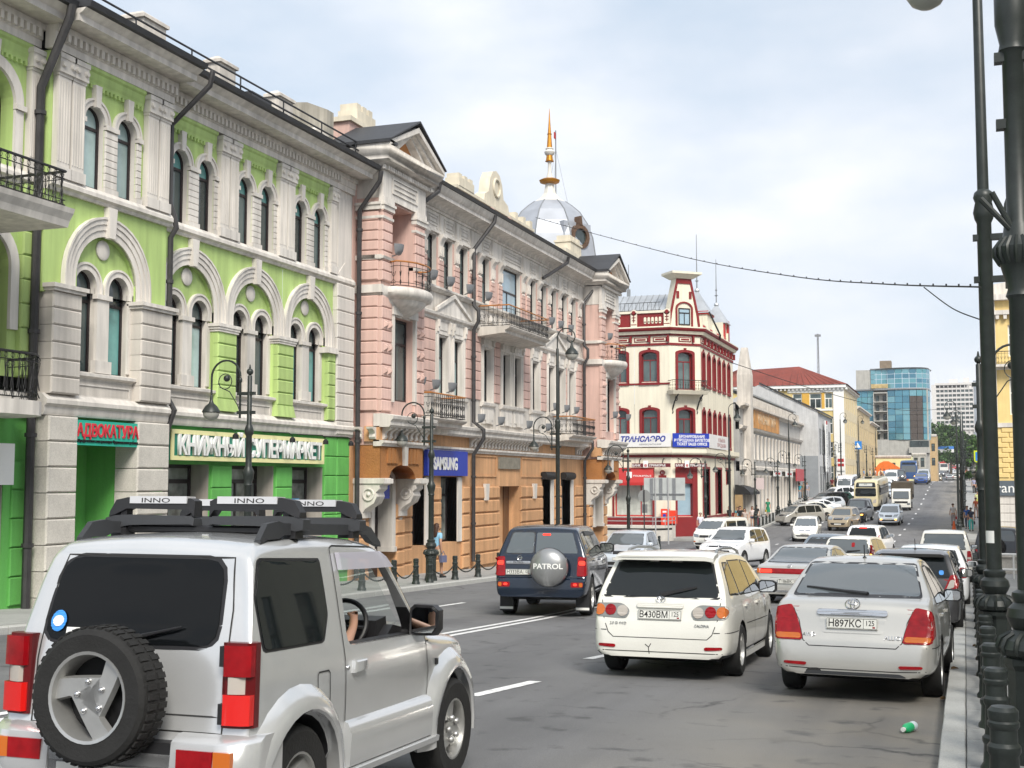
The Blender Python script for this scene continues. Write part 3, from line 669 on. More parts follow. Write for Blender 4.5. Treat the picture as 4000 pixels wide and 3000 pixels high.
for a, e in F3:   # frieze panels over the windows
    c = (a+e)/2; h = (e-a)/2+.02
    for q0, q1, z0, z1 in ((c-h, c+h, 9.2, 9.235), (c-h, c+h, 8.84, 8.875), (c-h, c-h+.035, 8.875, 9.2), (c+h-.035, c+h, 8.875, 9.2), (c-h+.1, c+h-.1, 9.1, 9.125), (c-h+.1, c+h-.1, 8.95, 8.975), (c-h+.1, c-h+.13, 8.975, 9.1), (c+h-.13, c+h-.1, 8.975, 9.1)): CW.box(q0, q1, .03, .075, z0, z1)
    for s in (-1, 1): CW.lathe([(.01, 0), (.06, 0), (.04, .04), (.01, .04)], (c+s*(h-.06), .04, 8.79), 8, 'y')
    CW.box(c+h+.12, c+h+.16, .03, .08, 8.74, 9.3); CW.box(c+h+.22, c+h+.26, .03, .08, 8.74, 9.3)
ext(CW, [(-.1, 6.56), (.06, 6.56), (.12, 6.62), (.18, 6.66), (.18, 6.73), (0, 6.78)], 36.3, 57.3)
ext(CW, [(-.1, 5.60), (.05, 5.60), (.06, 5.68), (.16, 5.74), (.18, 5.82), (0, 5.9)], 36.3, 57.3)
for c in (40.73, 46.95 if 0 else 52.6):
    CW.prism([(c-1.5, 5.84), (c+1.5, 5.84), (c+.1, 6.50), (c-.1, 6.50)], .0, .12); CW.loft([[(c-1.6, .1, 5.86), (c-1.6, .2, 5.86), (c-1.6, .2, 5.98), (c-1.6, .1, 5.98)], [(c, .1, 6.5), (c, .2, 6.5), (c, .2, 6.63), (c, .1, 6.63)], [(c+1.6, .1, 5.86), (c+1.6, .2, 5.86), (c+1.6, .2, 5.98), (c+1.6, .1, 5.98)]])
for u in np.arange(37, 57, 1.25):
    if abs(u-40.7) > 1.7 and abs(u-52.6) > 1.7: CW.box(u, u+.7, 0, .04, 6.1, 6.42); CW.box(u+.1, u+.6, .04, .06, 6.17, 6.35)
# second floor frames: fluted white surrounds, head panels, sills and aprons
for a, e in F2:
    for k, (x, y) in enumerate(((a-.27, .045), (a-.18, .075), (a-.09, .05))): CW.box(x, x+.08, 0, y, 3.0, 5.12)
    for k, (x, y) in enumerate(((e+.01, .05), (e+.10, .075), (e+.19, .045))): CW.box(x, x+.08, 0, y, 3.0, 5.12)
    CW.box(a-.27, e+.27, 0, .06, 5.12, 5.2); CW.box(a-.24, e+.24, 0, .03, 5.2, 5.62); CW.box(a+.05, e-.05, .03, .055, 5.28, 5.52)
    for x in (a-.22, e+.1): CW.box(x, x+.12, 0, .12, 5.2, 5.62); CW.box(x+.02, x+.1, .12, .16, 5.36, 5.6)
    ext(CW, [(0, 2.84), (.06, 2.84), (.14, 2.9), (.16, 3.0), (0, 3.04)], a-.34, e+.34)
    CW.box(a-.25, e+.25, 0, .05, 2.2, 2.84); CW.box(a-.12, e+.12, .05, .075, 2.35, 2.72); CW.box(a+.1, e-.1, .075, .09, 2.22, 2.42)
ed2 = [36.6]+[x for a, e in F2 for x in (a-.3, e+.3)]+[57.1]
for a, e in zip(ed2[::2], ed2[1::2]):
    if e-a > .12: blocks(PBD, T0, PINK, a+.02, e-.02, 0, .05, [3.06+k*.36 for k in range(7)], .34, .02)
# base cornice with brackets
def basec(u0, u1, d):
    ext(CW, [(d-.2, 1.62), (d+.30, 1.62), (d+.36, 1.68), (d+.36, 1.78), (d+.44, 1.86), (d+.46, 1.95), (d+.1, 2.02), (d-.2, 2.02)], u0, u1)
    ext(CW, [(d-.2, 1.06), (d+.06, 1.06), (d+.08, 1.12), (d+.14, 1.16), (d+.14, 1.23), (d-.2, 1.25)], u0, u1)
basec(36.3, 57.3, 0); basec(33.22, 36.5, .9); basec(57.2, 60.6, .9)
for a, e, d in ((33.22, 36.5, .9), (57.2, 60.6, .9), (36.5, 57.2, 0)): OG.box(a, e, d-.5, d+.0, 1.2, 1.65)
md = MB(T0); pr = [(0, 1.26), (.05, 1.27), (.09, 1.33), (.07, 1.42), (.12, 1.5), (.25, 1.56), (.27, 1.62), (0, 1.62)]
md.loft([[(0, d, z) for d, z in pr], [(.17, d, z) for d, z in pr]])
pieces('bracket', md, WHITE, PBD, [(u, 0, 0) for u in np.arange(42.6, 57.0, .36) if not 50.2 < u < 55.7]+[(B0+.12+k*.37, .9, 0) for B0 in (33.3, 57.3) for k in range(9)], T0)
mb2 = MB(lambda u, d, z: (-17+u, 33.22-d, z)); mb2.loft([[(0, d, z) for d, z in pr], [(.2, d, z) for d, z in pr]])
pieces('bracket', mb2, WHITE, PBD, [(x, 0, 0) for x in (.15, .6)], lambda u, d, z: (-17+u, 33.22-d, z))
# ground floor
zl = -4.4
LG.box(36.3, 57.3, -.9, -.5, zl, 1.1)
gop = [(37.5, 38.53, .2), (39.95, 41.4, .2), (45.68, 48.1, -.16), (51.05, 52.14, .4), (53.7, 55.1, .4)]
ed = [36.3]+[(a[1]+b_[0])/2 for a, b_ in zip(gop, gop[1:])]+[57.3]
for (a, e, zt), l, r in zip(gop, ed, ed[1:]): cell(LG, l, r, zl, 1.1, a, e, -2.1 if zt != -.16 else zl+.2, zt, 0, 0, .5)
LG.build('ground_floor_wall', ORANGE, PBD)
gj = [-.15, -.66, -1.15, -1.64, -2.13, -2.62, -3.11]
for a, e in ((36.6, 37.45), (38.95, 39.85), (41.8, 42.5), (42.75, 45.62), (48.16, 50.95), (52.7, 53.6), (55.7, 57.2)):
    blocks(PBD, T0, ORANGE, a, e, 0, .09, [z-.47 for z in gj if z-.47 > gz(a)-.2], .455, .045)
for a, e in ((42.9, 45.4), (48.3, 50.9)):
    for q0, q1, z0, z1 in ((a, e, .95, 1.0), (a, e, .2, .25), (a, a+.05, .25, .95), (e-.05, e, .25, .95)): OG.box(q0, q1, 0, .04, z0, z1)
ks = MB(T0); ks.prism([(-.12, -.68), (.12, -.68), (.2, -.06), (-.2, -.06)], .06, .17)
pieces('keystone', ks, WHITE, PBD, [(44.07, 0, 0), (49.7, 0, 0)], T0)
for a, e, zt in gop:
    if zt != -.16: window(PBD, T0, (a+e)/2, -.42, e-a, -2.1, zt, 0, GREY if a > 50 else DARK, SHOPG, bar_z=-.75 if a > 50 else -.45, fw=.07, name='shop_window')
rv = MB(T0)
for e in (38.53, 41.4, 52.14, 55.1): rv.box(e, e+.36, -.4, .06, -2.1, .18)
rv.build('white_reveal', WHITE, PBD)
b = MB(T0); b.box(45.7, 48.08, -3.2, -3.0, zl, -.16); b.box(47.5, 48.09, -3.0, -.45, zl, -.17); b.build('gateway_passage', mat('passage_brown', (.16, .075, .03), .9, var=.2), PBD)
for u in (51.6, 54.4): b = MB(T0); b.lathe([(.17, -.75), (.17, .75)], (u, .12, .28), 12, 'x'); b.build('roller_shutter_box', BLACK, PBD, 40)
# projecting bays
def bay(u0, first):
    u1 = u0+3.1; d = .9; ua, ub = u0+.7, u1-.75
    for z0, z1, b_ in ((1.1, 2.05, PK), (5.55, 5.85, CW), (8.5, 9.4, CW)): b_.box(u0+.02, u1-.02, -.3, d-.02, z0, z1)
    cell(PK, u0+.04, u1-.04, 2.05, 5.56, ua+.15, ub-.02, 2.45, 5.0, 0, d-.04, .35); PK.box(u0+.04, u0+.08, -.3, d-.04, 2.05, 5.56); PK.box(u1-.08, u1-.04, -.3, d-.04, 2.05, 5.56)
    cell(PK, u0+.04, u1-.04, 5.85, 8.5, ua, ub, 5.87, 8.45, 0, d-.04, 1.0); PK.box(u0+.04, u0+.08, -.3, d-.04, 5.85, 8.5); PK.box(u1-.08, u1-.04, -.3, d-.04, 5.85, 8.5); PK.box(ua-.3, ub+.3, -.6, -.12, 5.86, 8.6)
    window(PBD, T0, (ua+ub)/2+.06, d-.3, ub-ua-.17, 2.45, 5.0, 0, DARK, GLASSW, bar_z=4.25, nv=1, fw=.07)
    window(PBD, T0, (ua+ub)/2-.2, -.11, .9, 5.88, 8.3, 0, DARK, GLASSW, fw=.08, name='balcony_door')
    for x, w_ in ((ua+.02, .12), (ub-.01, .12)): CW.box(x, x+w_, d-.05, d+.06, 2.4, 5.1)
    CW.box(ua-.02, ub+.15, d-.05, d+.09, 5.05, 5.3)
    TS = lambda u, dd, z: (-17+u, u0-dd, z)
    for a, e in ((u0, ua-.01), (ub+.01, u1)):
        zz = [2.1+k*.345 for k in range(10)]
        blocks(PBD, T0, PINK, a, e, d-.1, d+.04, zz, .33, .03)
        blocks(PBD, T0, PINK, a, e, d-.1, d+.04, [6.0+k*.30 for k in range(7)], .285, .03)
        for k in (3, 5, 7):
            z = 2.1+k*.345+.05; x = (a+e)/2
            for xx in (a+.2, e-.2): CW.loft([[(xx-.12, d+.03, z), (xx+.12, d+.03, z), (xx+.12, d+.03, z+.23), (xx-.12, d+.03, z+.23)], [(xx-.03, d+.13, z+.09), (xx+.03, d+.13, z+.09), (xx+.03, d+.13, z+.14), (xx-.03, d+.13, z+.14)]]) if 0 else PK.loft([[(xx-.12, d+.03, z), (xx+.12, d+.03, z), (xx+.12, d+.03, z+.23), (xx-.12, d+.03, z+.23)], [(xx-.03, d+.13, z+.09), (xx+.03, d+.13, z+.09), (xx+.03, d+.13, z+.14), (xx-.03, d+.13, z+.14)]])
        CW.box(a-.03, e+.03, d-.1, d+.09, 8.12, 8.26); PK.box(a-.02, e+.02, d-.1, d+.06, 8.08, 8.12); CW.box(a-.06, e+.06, d-.1, d+.13, 8.26, 8.34); CW.box(a-.03, e+.03, d-.1, d+.08, 8.34, 8.52)
        CW.box(a-.02, e+.02, d-.1, d+.06, 7.86, 7.94)
    if first:
        blocks(PBD, TS, PINK, .1, d-.1, -.04, .05, [2.1+k*.345 for k in range(10)], .33, .03); blocks(PBD, TS, PINK, .1, d-.1, -.04, .05, [6.0+k*.3 for k in range(7)], .285, .03)
        for z0, z1, o in ((8.12, 8.26, .09), (8.26, 8.34, .13), (7.86, 7.94, .06)): CW.box(u0-o, u0+.1, -.1, d, z0, z1)
    ext(CW, [(d-.2, 6.64), (d+.07, 6.64), (d+.1, 6.72), (d-.2, 6.76)], u0-.06, ua); ext(CW, [(d-.2, 6.64), (d+.07, 6.64), (d+.1, 6.72), (d-.2, 6.76)], ub, u1+.06)
    CW.box(u0-.05, u0+.05, 0, d, 6.62, 6.76); CW.box(u0-.08, u0+.05, 0, d+.05, 5.62, 5.86)
    # entablature, cornice and pediment
    CW.box(u0-.02, u1+.02, d-.1, d+.04, 8.5, 9.32)
    for q0, q1, z0, z1 in ((ua-.1, ub+.1, 9.16, 9.2), (ua-.1, ub+.1, 8.72, 8.76), (ua-.1, ua-.06, 8.76, 9.16), (ub+.06, ub+.1, 8.76, 9.16), (ua+.05, ub-.05, 9.02, 9.05), (ua+.05, ub-.05, 8.87, 8.9)): CW.box(q0, q1, d+.03, d+.075, z0, z1)
    prof = [(0, 9.44), (.12, 9.44), (.2, 9.52), (.36, 9.56), (.36, 9.68), (.44, 9.76), (.5, 9.92), (0, 9.92)]
    CW.loft([[(u0-p, d+p, z) for p, z in prof], [(u1+p, d+p, z) for p, z in prof]], caps=True)
    CW.loft([[(u0-p, d+p, z) for p, z in prof], [(u0-p, -.3, z) for p, z in prof]]); CW.loft([[(u1+p, d+p, z) for p, z in prof], [(u1+p, -.3, z) for p, z in prof]])
    CW.box(u0, u1, -.3, d, 9.44, 9.92)
    cu = (u0+u1)/2; q0, q1 = u0-.5, u1+.5; ap = 11.12
    def rake(o, t0, t1, da):   # raking cornice band
        CW.loft([[(q0+o, da, 9.92+t0), (q0+o, d+.1+t1, 9.92+t0), (q0+o, d+.1+t1, 9.92+t0+.14), (q0+o, da, 9.92+t0+.14)], [(cu, da, ap-.32+t0), (cu, d+.1+t1, ap-.32+t0), (cu, d+.1+t1, ap-.16+t0), (cu, da, ap-.16+t0)], [(q1-o, da, 9.92+t0), (q1-o, d+.1+t1, 9.92+t0), (q1-o, d+.1+t1, 9.92+t0+.14), (q1-o, da, 9.92+t0+.14)]])
    rake(0, .0, .4, d-.6); rake(.35, -.06, .25, d-.6); rake(.7, -.14, .12, d-.6)
    CW.prism([(q0+.5, 9.92), (q1-.5, 9.92), (cu, ap-.3)], d-.5, d+.0); 
    pt_ = MB(T0); pt_.prism([(cu-.75, 10.02), (cu+.75, 10.02), (cu, 10.52)], d-.1, d+.03); pt_.build('pediment_panel', BROWN, PBD)
    r_ = MB(T0); r_.loft([[(q0-.05, d+.55, 10.06), (cu, d+.55, ap-.01), (q1+.05, d+.55, 10.06), (q1+.05, d+.55, 10.1), (cu, d+.55, ap+.05), (q0-.05, d+.55, 10.1)], [(q0-.05, -.8, 10.06), (cu, -.8, ap-.01), (q1+.05, -.8, 10.06), (q1+.05, -.8, 10.1), (cu, -.8, ap+.05), (q0-.05, -.8, 10.1)]]); r_.box(q0-.06, q0+.5, -.9, d+.5, 10.0, 10.08); r_.build('bay_roof', ROOF, PBD)
    # curved balcony on its bowl
    bb = MB(T0); pl = lambda f, g: [(cu-1.55, .9)]+[(cu-1.3*f*math.cos(t), .9+.8*g*math.sin(t)) for t in np.linspace(.12, math.pi-.12, 11)]+[(cu+1.55, .9)]
    def rg(f, g, z, s=1.): return [(cu+(u-cu)*s, dd, z) for u, dd in pl(f, g)]
    bb.loft([rg(.2, .06, 5.0, .3), rg(.5, .35, 5.12, .5), rg(.75, .65, 5.3, .72), rg(.85, .78, 5.42, .84), rg(.86, .8, 5.5, .86), rg(.97, .95, 5.56, .97), rg(1.02, 1.02, 5.66, 1), rg(1.02, 1.02, 5.76, 1), rg(.98, .98, 5.84, 1)])
    bo = bb.build('balcony', WHITE, PBD, 40); bo['_o'] = list(PBD['_o'])
    balcony_rail(bo, [(-17+dd*.985+.0, u) for u, dd in [(cu-1.0, .95)]+[(cu-1.18*math.cos(t), .95+.72*math.sin(t)) for t in np.linspace(.35, math.pi-.35, 9)]+[(cu+1.0, .95)]], 5.84, 6.62, rail_m=WOOD, style=1, step=.19)
    # ground floor of the bay: rough brown block, niche, consoles
    rb = MB(T0); cell(rb, u0, u1, .1, 1.08, ua-.05, ub+.15, .1, .12, .40, d, .8, 12); rb.box(u0, ua-.05, -.3, d, .1, 1.08) if 0 else rb.box(u0+.001, u0+.02, -.3, d, .1, 1.08); rb.box(u1-.02, u1-.001, -.3, d, .1, 1.08); rb.box(u0, u1, -.3, .1, .6, 1.08)
    for k in range(9):
        x = u0+.55+k*.26
        if abs(x-cu) > .3: rb.prism([(x-.1, .56), (x+.1, .56), (x+.1+(x-cu)*.0, 1.02), (x-.1, 1.02)], d, d+.05)
    rb.build('rough_block', BROWN, PBD)
    k_ = MB(T0); k_.prism([(cu+.02, .5), (cu+.22, .5), (cu+.26, 1.08), (cu-.02, 1.08)], d, d+.09); k_.build('keystone', WHITE, PBD)
    cons = [(0, .12), (1.02, .12), (1.02, -.06), (.9, -.1), (.9, -.2), (.78, -.3), (.82, -.42), (.72, -.62), (.45, -.78), (.36, -.9), (.36, -1.06), (0, -1.06)]
    for x in (u0-.03, u1-.52):
        c_ = MB(T0); c_.loft([[(x, dd, z) for dd, z in cons], [(x+.55, dd, z) for dd, z in cons]]); c_.box(x-.04, x+.59, 0, 1.07, -.04, .1); c_.lathe([(.16, 0), (.16, .04), (.1, .05), (.09, .02), (.01, .02)], (x-.04 if 0 else x, .62, -.36), 14, 'x') if 0 else c_.tube([(x-.02, .55+.17*math.cos(t), -.36+.17*math.sin(t)) for t in np.linspace(0, 6.28, 15)], .03, 5); c_.ball((x, .55, -.36), .07, 8, 6); c_.lathe([(.12, 0), (.16, .1), (.05, .18)], (x+.27, .16, -1.22), 8)
        c_.build('console', WHITE, PBD, 35)
    g = MB(T0); g.box(u0+.05, ua-.1, -.5, .22, zl, .1); g.box(ub+.1, u1-.02, -.5, .22, zl, .1); g.box(ua-.1, ub+.1, -.9, -.5, zl, 1.0); g.build('bay_base', ORANGE, PBD)
    for a, e in ((u0-.02, ua-.12), (ub+.12, u1+.04)): blocks(PBD, T0, ORANGE, a, e, .1, .3, [z-.47 for z in gj[1:]], .455, .05)
    dr = MB(T0)
    for x in (ua-.02, ub-.2): dr.box(x, x+.24, -.3, .3, -2.1, .0); dr.box(x-.02, x+.26, -.3, .34, -2.15, -2.0)
    ring(dr, (ua+ub)/2, .0, (ub-ua)/2-.2, (ub-ua)/2+.06, -.3, .3, 0, 12, .5); dr.build('door_frame', WHITE, PBD)
    dd = MB(T0); dd.box(ua+.2, ub-.2, -.3, -.2, zl, .3); dd.build('door', DARK, PBD)
    dg = MB(T0); dg.box(ua+.35, ub-.55, -.2, -.17, -2.0, -.5); dg.build('door_glass', mat('olive_glass', (.12, .11, .03), .1, var=.4), PBD)
bay(33.28, True); bay(57.3, False)
PK.box(33.03, 33.4, -.4, .05, 1.1, 9.6); OG.box(33.03, 33.35, -.4, .05, zl, 1.1)
PK.build('wall', PINK, PBD); PW.build('wall', WHITE2, PBD); CW.build('trim', WHITE, PBD, 30); OG.build('orange_band', ORANGE, PBD)
# roof edge, attics
b = MB(T0)
for a, e in ((36.4, 57.2),): ext(b, [(.6, 9.99), (.82, 9.99), (.86, 10.1), (.3, 10.22), (-.6, 10.5), (-8, 12), (-8, 9.6), (-.25, 9.6), (-.25, 9.99)], a, e)
b.box(33.0, 60.5, -8, -1.0, 9.6, 10.05); b.build('roof', ROOF, PBD)
at = MB(T0); cp = MB(T0)
at.box(42.7, 51.5, -1.0, -.6, 10.1, 11.0); cp.box(42.6, 51.6, -1.06, -.52, 11.0, 11.12); cp.box(42.6, 51.6, -1.03, -.56, 10.62, 10.7)
cp.box(42.8, 44.3, -1.1, -.5, 11.12, 11.45); 
for u in (42.85, 43.4, 43.95): cp.box(u, u+.32, -1.05, -.55, 11.45, 11.62)
cp.prism([(45.6, 11.1), (48.6, 11.1), (48.4, 11.5), (47.85, 11.65), (47.7, 12.2), (47.4, 12.55), (47.0, 12.66), (46.6, 12.55), (46.3, 12.2), (46.15, 11.65), (45.7, 11.45)], -1.05, -.6)
cp.tube([(47.0+.36*math.cos(t), -.58, 11.95+.36*math.sin(t)) for t in np.linspace(0, 6.28, 17)], .06, 6)
for u in (49.2, 50.2, 51.1): cp.box(u, u+.3, -1.03, -.55, 11.1, 11.42)
for u in (46.2, 48.2): at.box(u, u+.35, -.62, -.5, 10.2, 11.0)
at.box(34.6, 36.7, -1.5, -.9, 10.0, 11.35); cp.box(34.5, 36.8, -1.6, -.8, 11.35, 11.5)
for q in (35.0, 38.0, 59.3):
    cp.box(q+.05, q+1.35, -1.55, -.85, 11.5, 11.85)
    for k in range(3): cp.box(q+.1+k*.42, q+.1+k*.42+.28, -1.5, -.9, 11.85, 12.08)
at.box(37.2, 40.5, -1.5, -1.2, 10.1, 11.5); at.box(56.6, 61.0, -1.5, -.7, 10.05, 11.0); cp.box(56.5, 61.1, -1.6, -.6, 11.0, 11.2); cp.box(57.6, 59.4, -1.5, -.7, 11.2, 11.7); cp.box(57.55, 59.45, -1.55, -.65, 11.7, 11.8)
for k in range(3): cp.box(57.7+k*.6, 58.1+k*.6, -1.45, -.75, 11.8, 12.05)
at.split('attic', PINK, PBD); cp.split('attic_coping', mat('stucco_ivory', (.66, .60, .48), .85, var=.12, streak=.15), PBD, 30)
w2 = MB(T0); w2.prism([(-10+43.3, 9.2), (-4.5+43.3, 9.2), (-4.5+43.3, 11.6), (-6.2+43.3, 11.9), (-8.4+43.3, 11.5), (-10+43.3, 11.9)], 0, .3) if 0 else w2.loft([[(33.15, -9, 9), (33.15, -.9, 9), (33.15, -.9, 11.3), (33.15, -1.6, 11.6), (33.15, -3.0, 11.75), (33.15, -4.6, 11.5), (33.15, -9, 12)], [(33.55, -9, 9), (33.55, -.9, 9), (33.55, -.9, 11.3), (33.55, -1.6, 11.6), (33.55, -3.0, 11.75), (33.55, -4.6, 11.5), (33.55, -9, 12)]]); w2.build('fire_wall', mat('render_grey', (.40, .37, .31), .9, var=.2, streak=.35), PBD)
# pipes
def pk_pipe(u, x=-16.83, top=9.95, kick=1.): pipe('drain_pipe', [(-16.2, u+kick, top), (-16.25, u+kick, top-.25), (x, u, 8.6), (x, u, 6.5), (x+.18, u, 6.3), (x+.18, u, 5.9), (x, u, 5.6), (x, u, 2.2), (x+.4, u, 1.9), (x+.4, u, 1.6), (x, u, 1.0), (x, u, gz(u)+.4)], .075, PBD, collars=[(x, u, z) for z in (7.5, 4.6, 3, .2, -1.5)])
pk_pipe(42.6, kick=.6); pk_pipe(56.9, kick=.9)
pipe('drain_pipe', [(-16.2, 37.9, 9.95), (-16.25, 37.9, 9.7), (-16.8, 36.7, 8.75)], .075, PBD); pipe('drain_pipe', [(-16.2, 52.4, 9.95), (-16.25, 52.4, 9.7), (-16.8, 50.6, 8.75)], .075, PBD)
# straight balconies
def balc(u0, u1, z, x1=-15.95, h=.8, deep=.25):
    b = MB(T0); D = x1+17; ext(b, [(0, z-deep-.1), (D-.35, z-deep), (D-.2, z-deep), (D-.2, z-.14), (D-.05, z-.08), (D, z-.02), (D, z), (0, z)], u0, u1); o = b.build('balcony', WHITE2, PBD); o['_o'] = list(PBD['_o'])
    balcony_rail(o, [(-16.98, u0+.08), (x1-.06, u0+.08), (x1-.06, u1-.08), (-16.98, u1-.08)], z, z+h, rail_m=WOOD, style=1, step=.17)
balc(36.7, 39.8, 2.08); balc(52.2, 55.95, 2.08); balc(43.25, 48.1, 5.78, -15.65)
# floodlights on the ledges
fl0 = None
FLP = [(u, .32, 2.12) for u in (42.6, 44.7, 48.0, 50.5)]+[(u, .2, 3.08) for u in (37.5, 38.7, 40.1, 51.9, 53.5, 55.0)]+[(u, 1.25, 3.0) for u in (57.9, 60.4)]+[(u, .22, 6.76) for u in (38.4, 39.9, 41.7, 43.6, 51.3, 52.6, 54.1)]+[(33.9, 1.02, 6.78), (57.9, 1.02, 6.78)]
_w = ['below the narrow single window right of the drain pipe', 'below the window before the middle pair', 'below the middle window pair', 'at the left foot of the right hand balcony', 'at the window of the left bay', 'above the left end of the left balcony', 'above the right end of the left balcony', 'above the left end of the right balcony', 'above the middle of the right balcony', 'above the right end of the right balcony', 'at the left window jamb of the right bay', 'at the far right corner of the right bay', 'on the top ledge, first right of the bay balcony', 'on the top ledge, second right of the bay balcony', 'on the top ledge, left of the drain pipe', 'on the top ledge, right of the drain pipe', 'on the top ledge, just right of the central balcony', 'on the top ledge, second right of the central balcony', 'on the top ledge, last before the right bay', 'on the left pier beside the curved left balcony', 'on the left pier beside the curved right balcony']
FLL = ['grey floodlight '+q for q in _w]
for i, (u, d, z) in enumerate(FLP):
    lab = FLL[i]
    if fl0 is None:
        fl0 = thing('floodlight', lab, 'floodlight', (0, 0, 0), 0, 'floodlights on the pink facade')
        b = MB(); 
        b.loft([[(.0+.0*t, .26*math.cos(t)*f, -.17+.24*f*math.sin(t)*0+g+.0) if 0 else (.02+.2*f*abs(math.sin(t)), .24*math.cos(t)*(.35+.65*f), .0+g) for t in np.linspace(0, math.pi, 9)] for f, g in ((.05, -.16), (.5, -.13), (.85, -.02), (1., .16))]); b.build('bowl', DISH, fl0, 40)
        b = MB(); b.tube([(-.15, 0, -.18), (.06, 0, -.12)], .02, 5); b.build('bracket', DISH, fl0); o = fl0
    else: o = dup(fl0, None, None, None, lab)
    o.location = (-17+d+.08, u, z+.2)
# dome of the corner tower
DM = place('dome', None, None, (-19.9, 60.5, 11)); DM['_o'] = [-19.9, 60.5, 11]; 
bpy.data.objects.remove(DM)
SLATE = mat('dome_zinc', (.36, .38, .42), .5, var=.12, vs=1.5, metal=.2); GOLD = mat('spire_gilt', (.45, .19, .015), .35, metal=.5, var=.15, vs=4)
b = MB(); c = (-19.75, 60.6, 0)
pr8 = [(2.5, 9.5), (2.45, 11.4), (2.3, 12.4), (2.02, 13.15), (1.62, 13.78), (1.2, 14.15), (.85, 14.4)]
b.lathe(pr8, c, 8); dome = b.build('dome', SLATE, PBD); dome['_o'] = list(PBD['_o'])
b = MB(); b.lathe([(.85, 14.4), (.52, 14.62), (.34, 14.86), (.26, 15.2), (.21, 15.45)], c, 8); b.build('dome_cap', mat('dome_pale', (.62, .60, .55), .5), dome)
b = MB(); 
for k in range(8):
    t = 2*math.pi*k/8; b.tube([(c[0]+r*math.cos(t)*1.005, c[1]+r*math.sin(t)*1.005, z) for r, z in pr8], .03, 5)
b.build('seam', GREY, dome)
b = MB(); b.lathe([(.26, 15.39), (.5, 15.46), (.55, 15.57), (.36, 15.66), (.22, 15.68)], c, 12); b.lathe([(.2, 16.56), (.24, 16.58), (.2, 16.61), (.16, 16.89), (.16, 16.89)], c, 10); b.lathe([(.15, 17.29), (.05, 18.64), (.01, 19.37)], c, 8); b.lathe([(.09, 17.98), (.14, 18.02), (.09, 18.05)], c, 8); b.build('spire', GOLD, dome, 40)
b = MB(); b.lathe([(.2, 15.66), (.1, 16.01), (.09, 16.52), (.12, 16.58)], c, 10); b.lathe([(.15, 16.87), (.25, 16.96), (.28, 17.07), (.18, 17.18), (.22, 17.24), (.12, 17.32)], c, 10); b.build('spire_collar', mat('dome_pale', 'bbbbbb'), dome, 40)
for ang in (-28, 62):
    t = rad(ang); n = Vector((math.cos(t), math.sin(t), 0)); p = Vector((-math.sin(t), math.cos(t), 0)); o = Vector(c)+n*2.16+Vector((0, 0, 12.3))
    TT = lambda a, d_, z: tuple(o+p*a+n*d_+Vector((0, 0, z)))
    b = MB(TT); b.lathe([(.62, -.6), (.62, .12), (.42, .12), (.42, -.6)], (0, 0, 0), 18, 'y'); b.prism([(-.12, .55), (.12, .55), (.05, 1.05), (-.05, 1.05)], -.3, .12); b.build('round_window', mat('oculus_bronze', (.10, .055, .03), .5, var=.3, vs=6), dome, 40)
    b = MB(TT); b.lathe([(.43, .0), (.43, .02)], (0, 0, 0), 16, 'y'); b.build('oculus_pane', GLASSW, dome)
    b = MB(TT); b.box(-1.0, 1.0, -.5, -.12, -1.15, 1.0) if 0 else b.box(-.95, .95, -.8, -.14, -1.1, .75); b.build('dormer_panel', SLATE, dome)
fp = thing('flagpole', 'thin flagpole with small flag on guy wires behind the domed roof', 'flagpole', (-20.5, 64, 12)); b = MB(); b.tube([(0, 0, 0), (0, 0, 7.2)], .035, 6)
b.build('pole', GREY, fp); b = MB(); b.box(-.02, .02, -.28, 0, 6.7, 7.05); b.build('flag', RED2, fp)
b = MB()
for x, y in ((1.3, .2), (-1.2, .3), (.2, -1.4)): b.tube([(0, 0, 6.2), (x, y, 0)], .008, 4)
b.build('guy_wire', GREY, fp)
# shop sign, plaque, street door sign
SBL = mat('sign_blue', (.008, .035, .36), .45, var=.06)
t = signboard('signboard', 'square deep blue electronics shop sign with white block letters', -16.82, 38.4, 42.0, .22, 1.09, SBL, None, .14)
wtext(t, 'SAMSUNG', -16.82, 39.95, .44, .58, SIGNW, sx=.80, ext=.012, bold=.02, out=.012)
t = signboard('plaque', 'grey stone memorial plaque above the gateway of the orange ground floor', -16.93, 45.6, 48.05, .52, .98, mat('plaque_stone', (.22, .2, .16), .7, var=.25, vs=5), None, .06); t['category'] = 'plaque'
t = signboard('signboard', 'small blue sign inside the arched doorway below the left bay', -16.55, 34.0, 34.9, -.5, .0, SBL, None, .05)
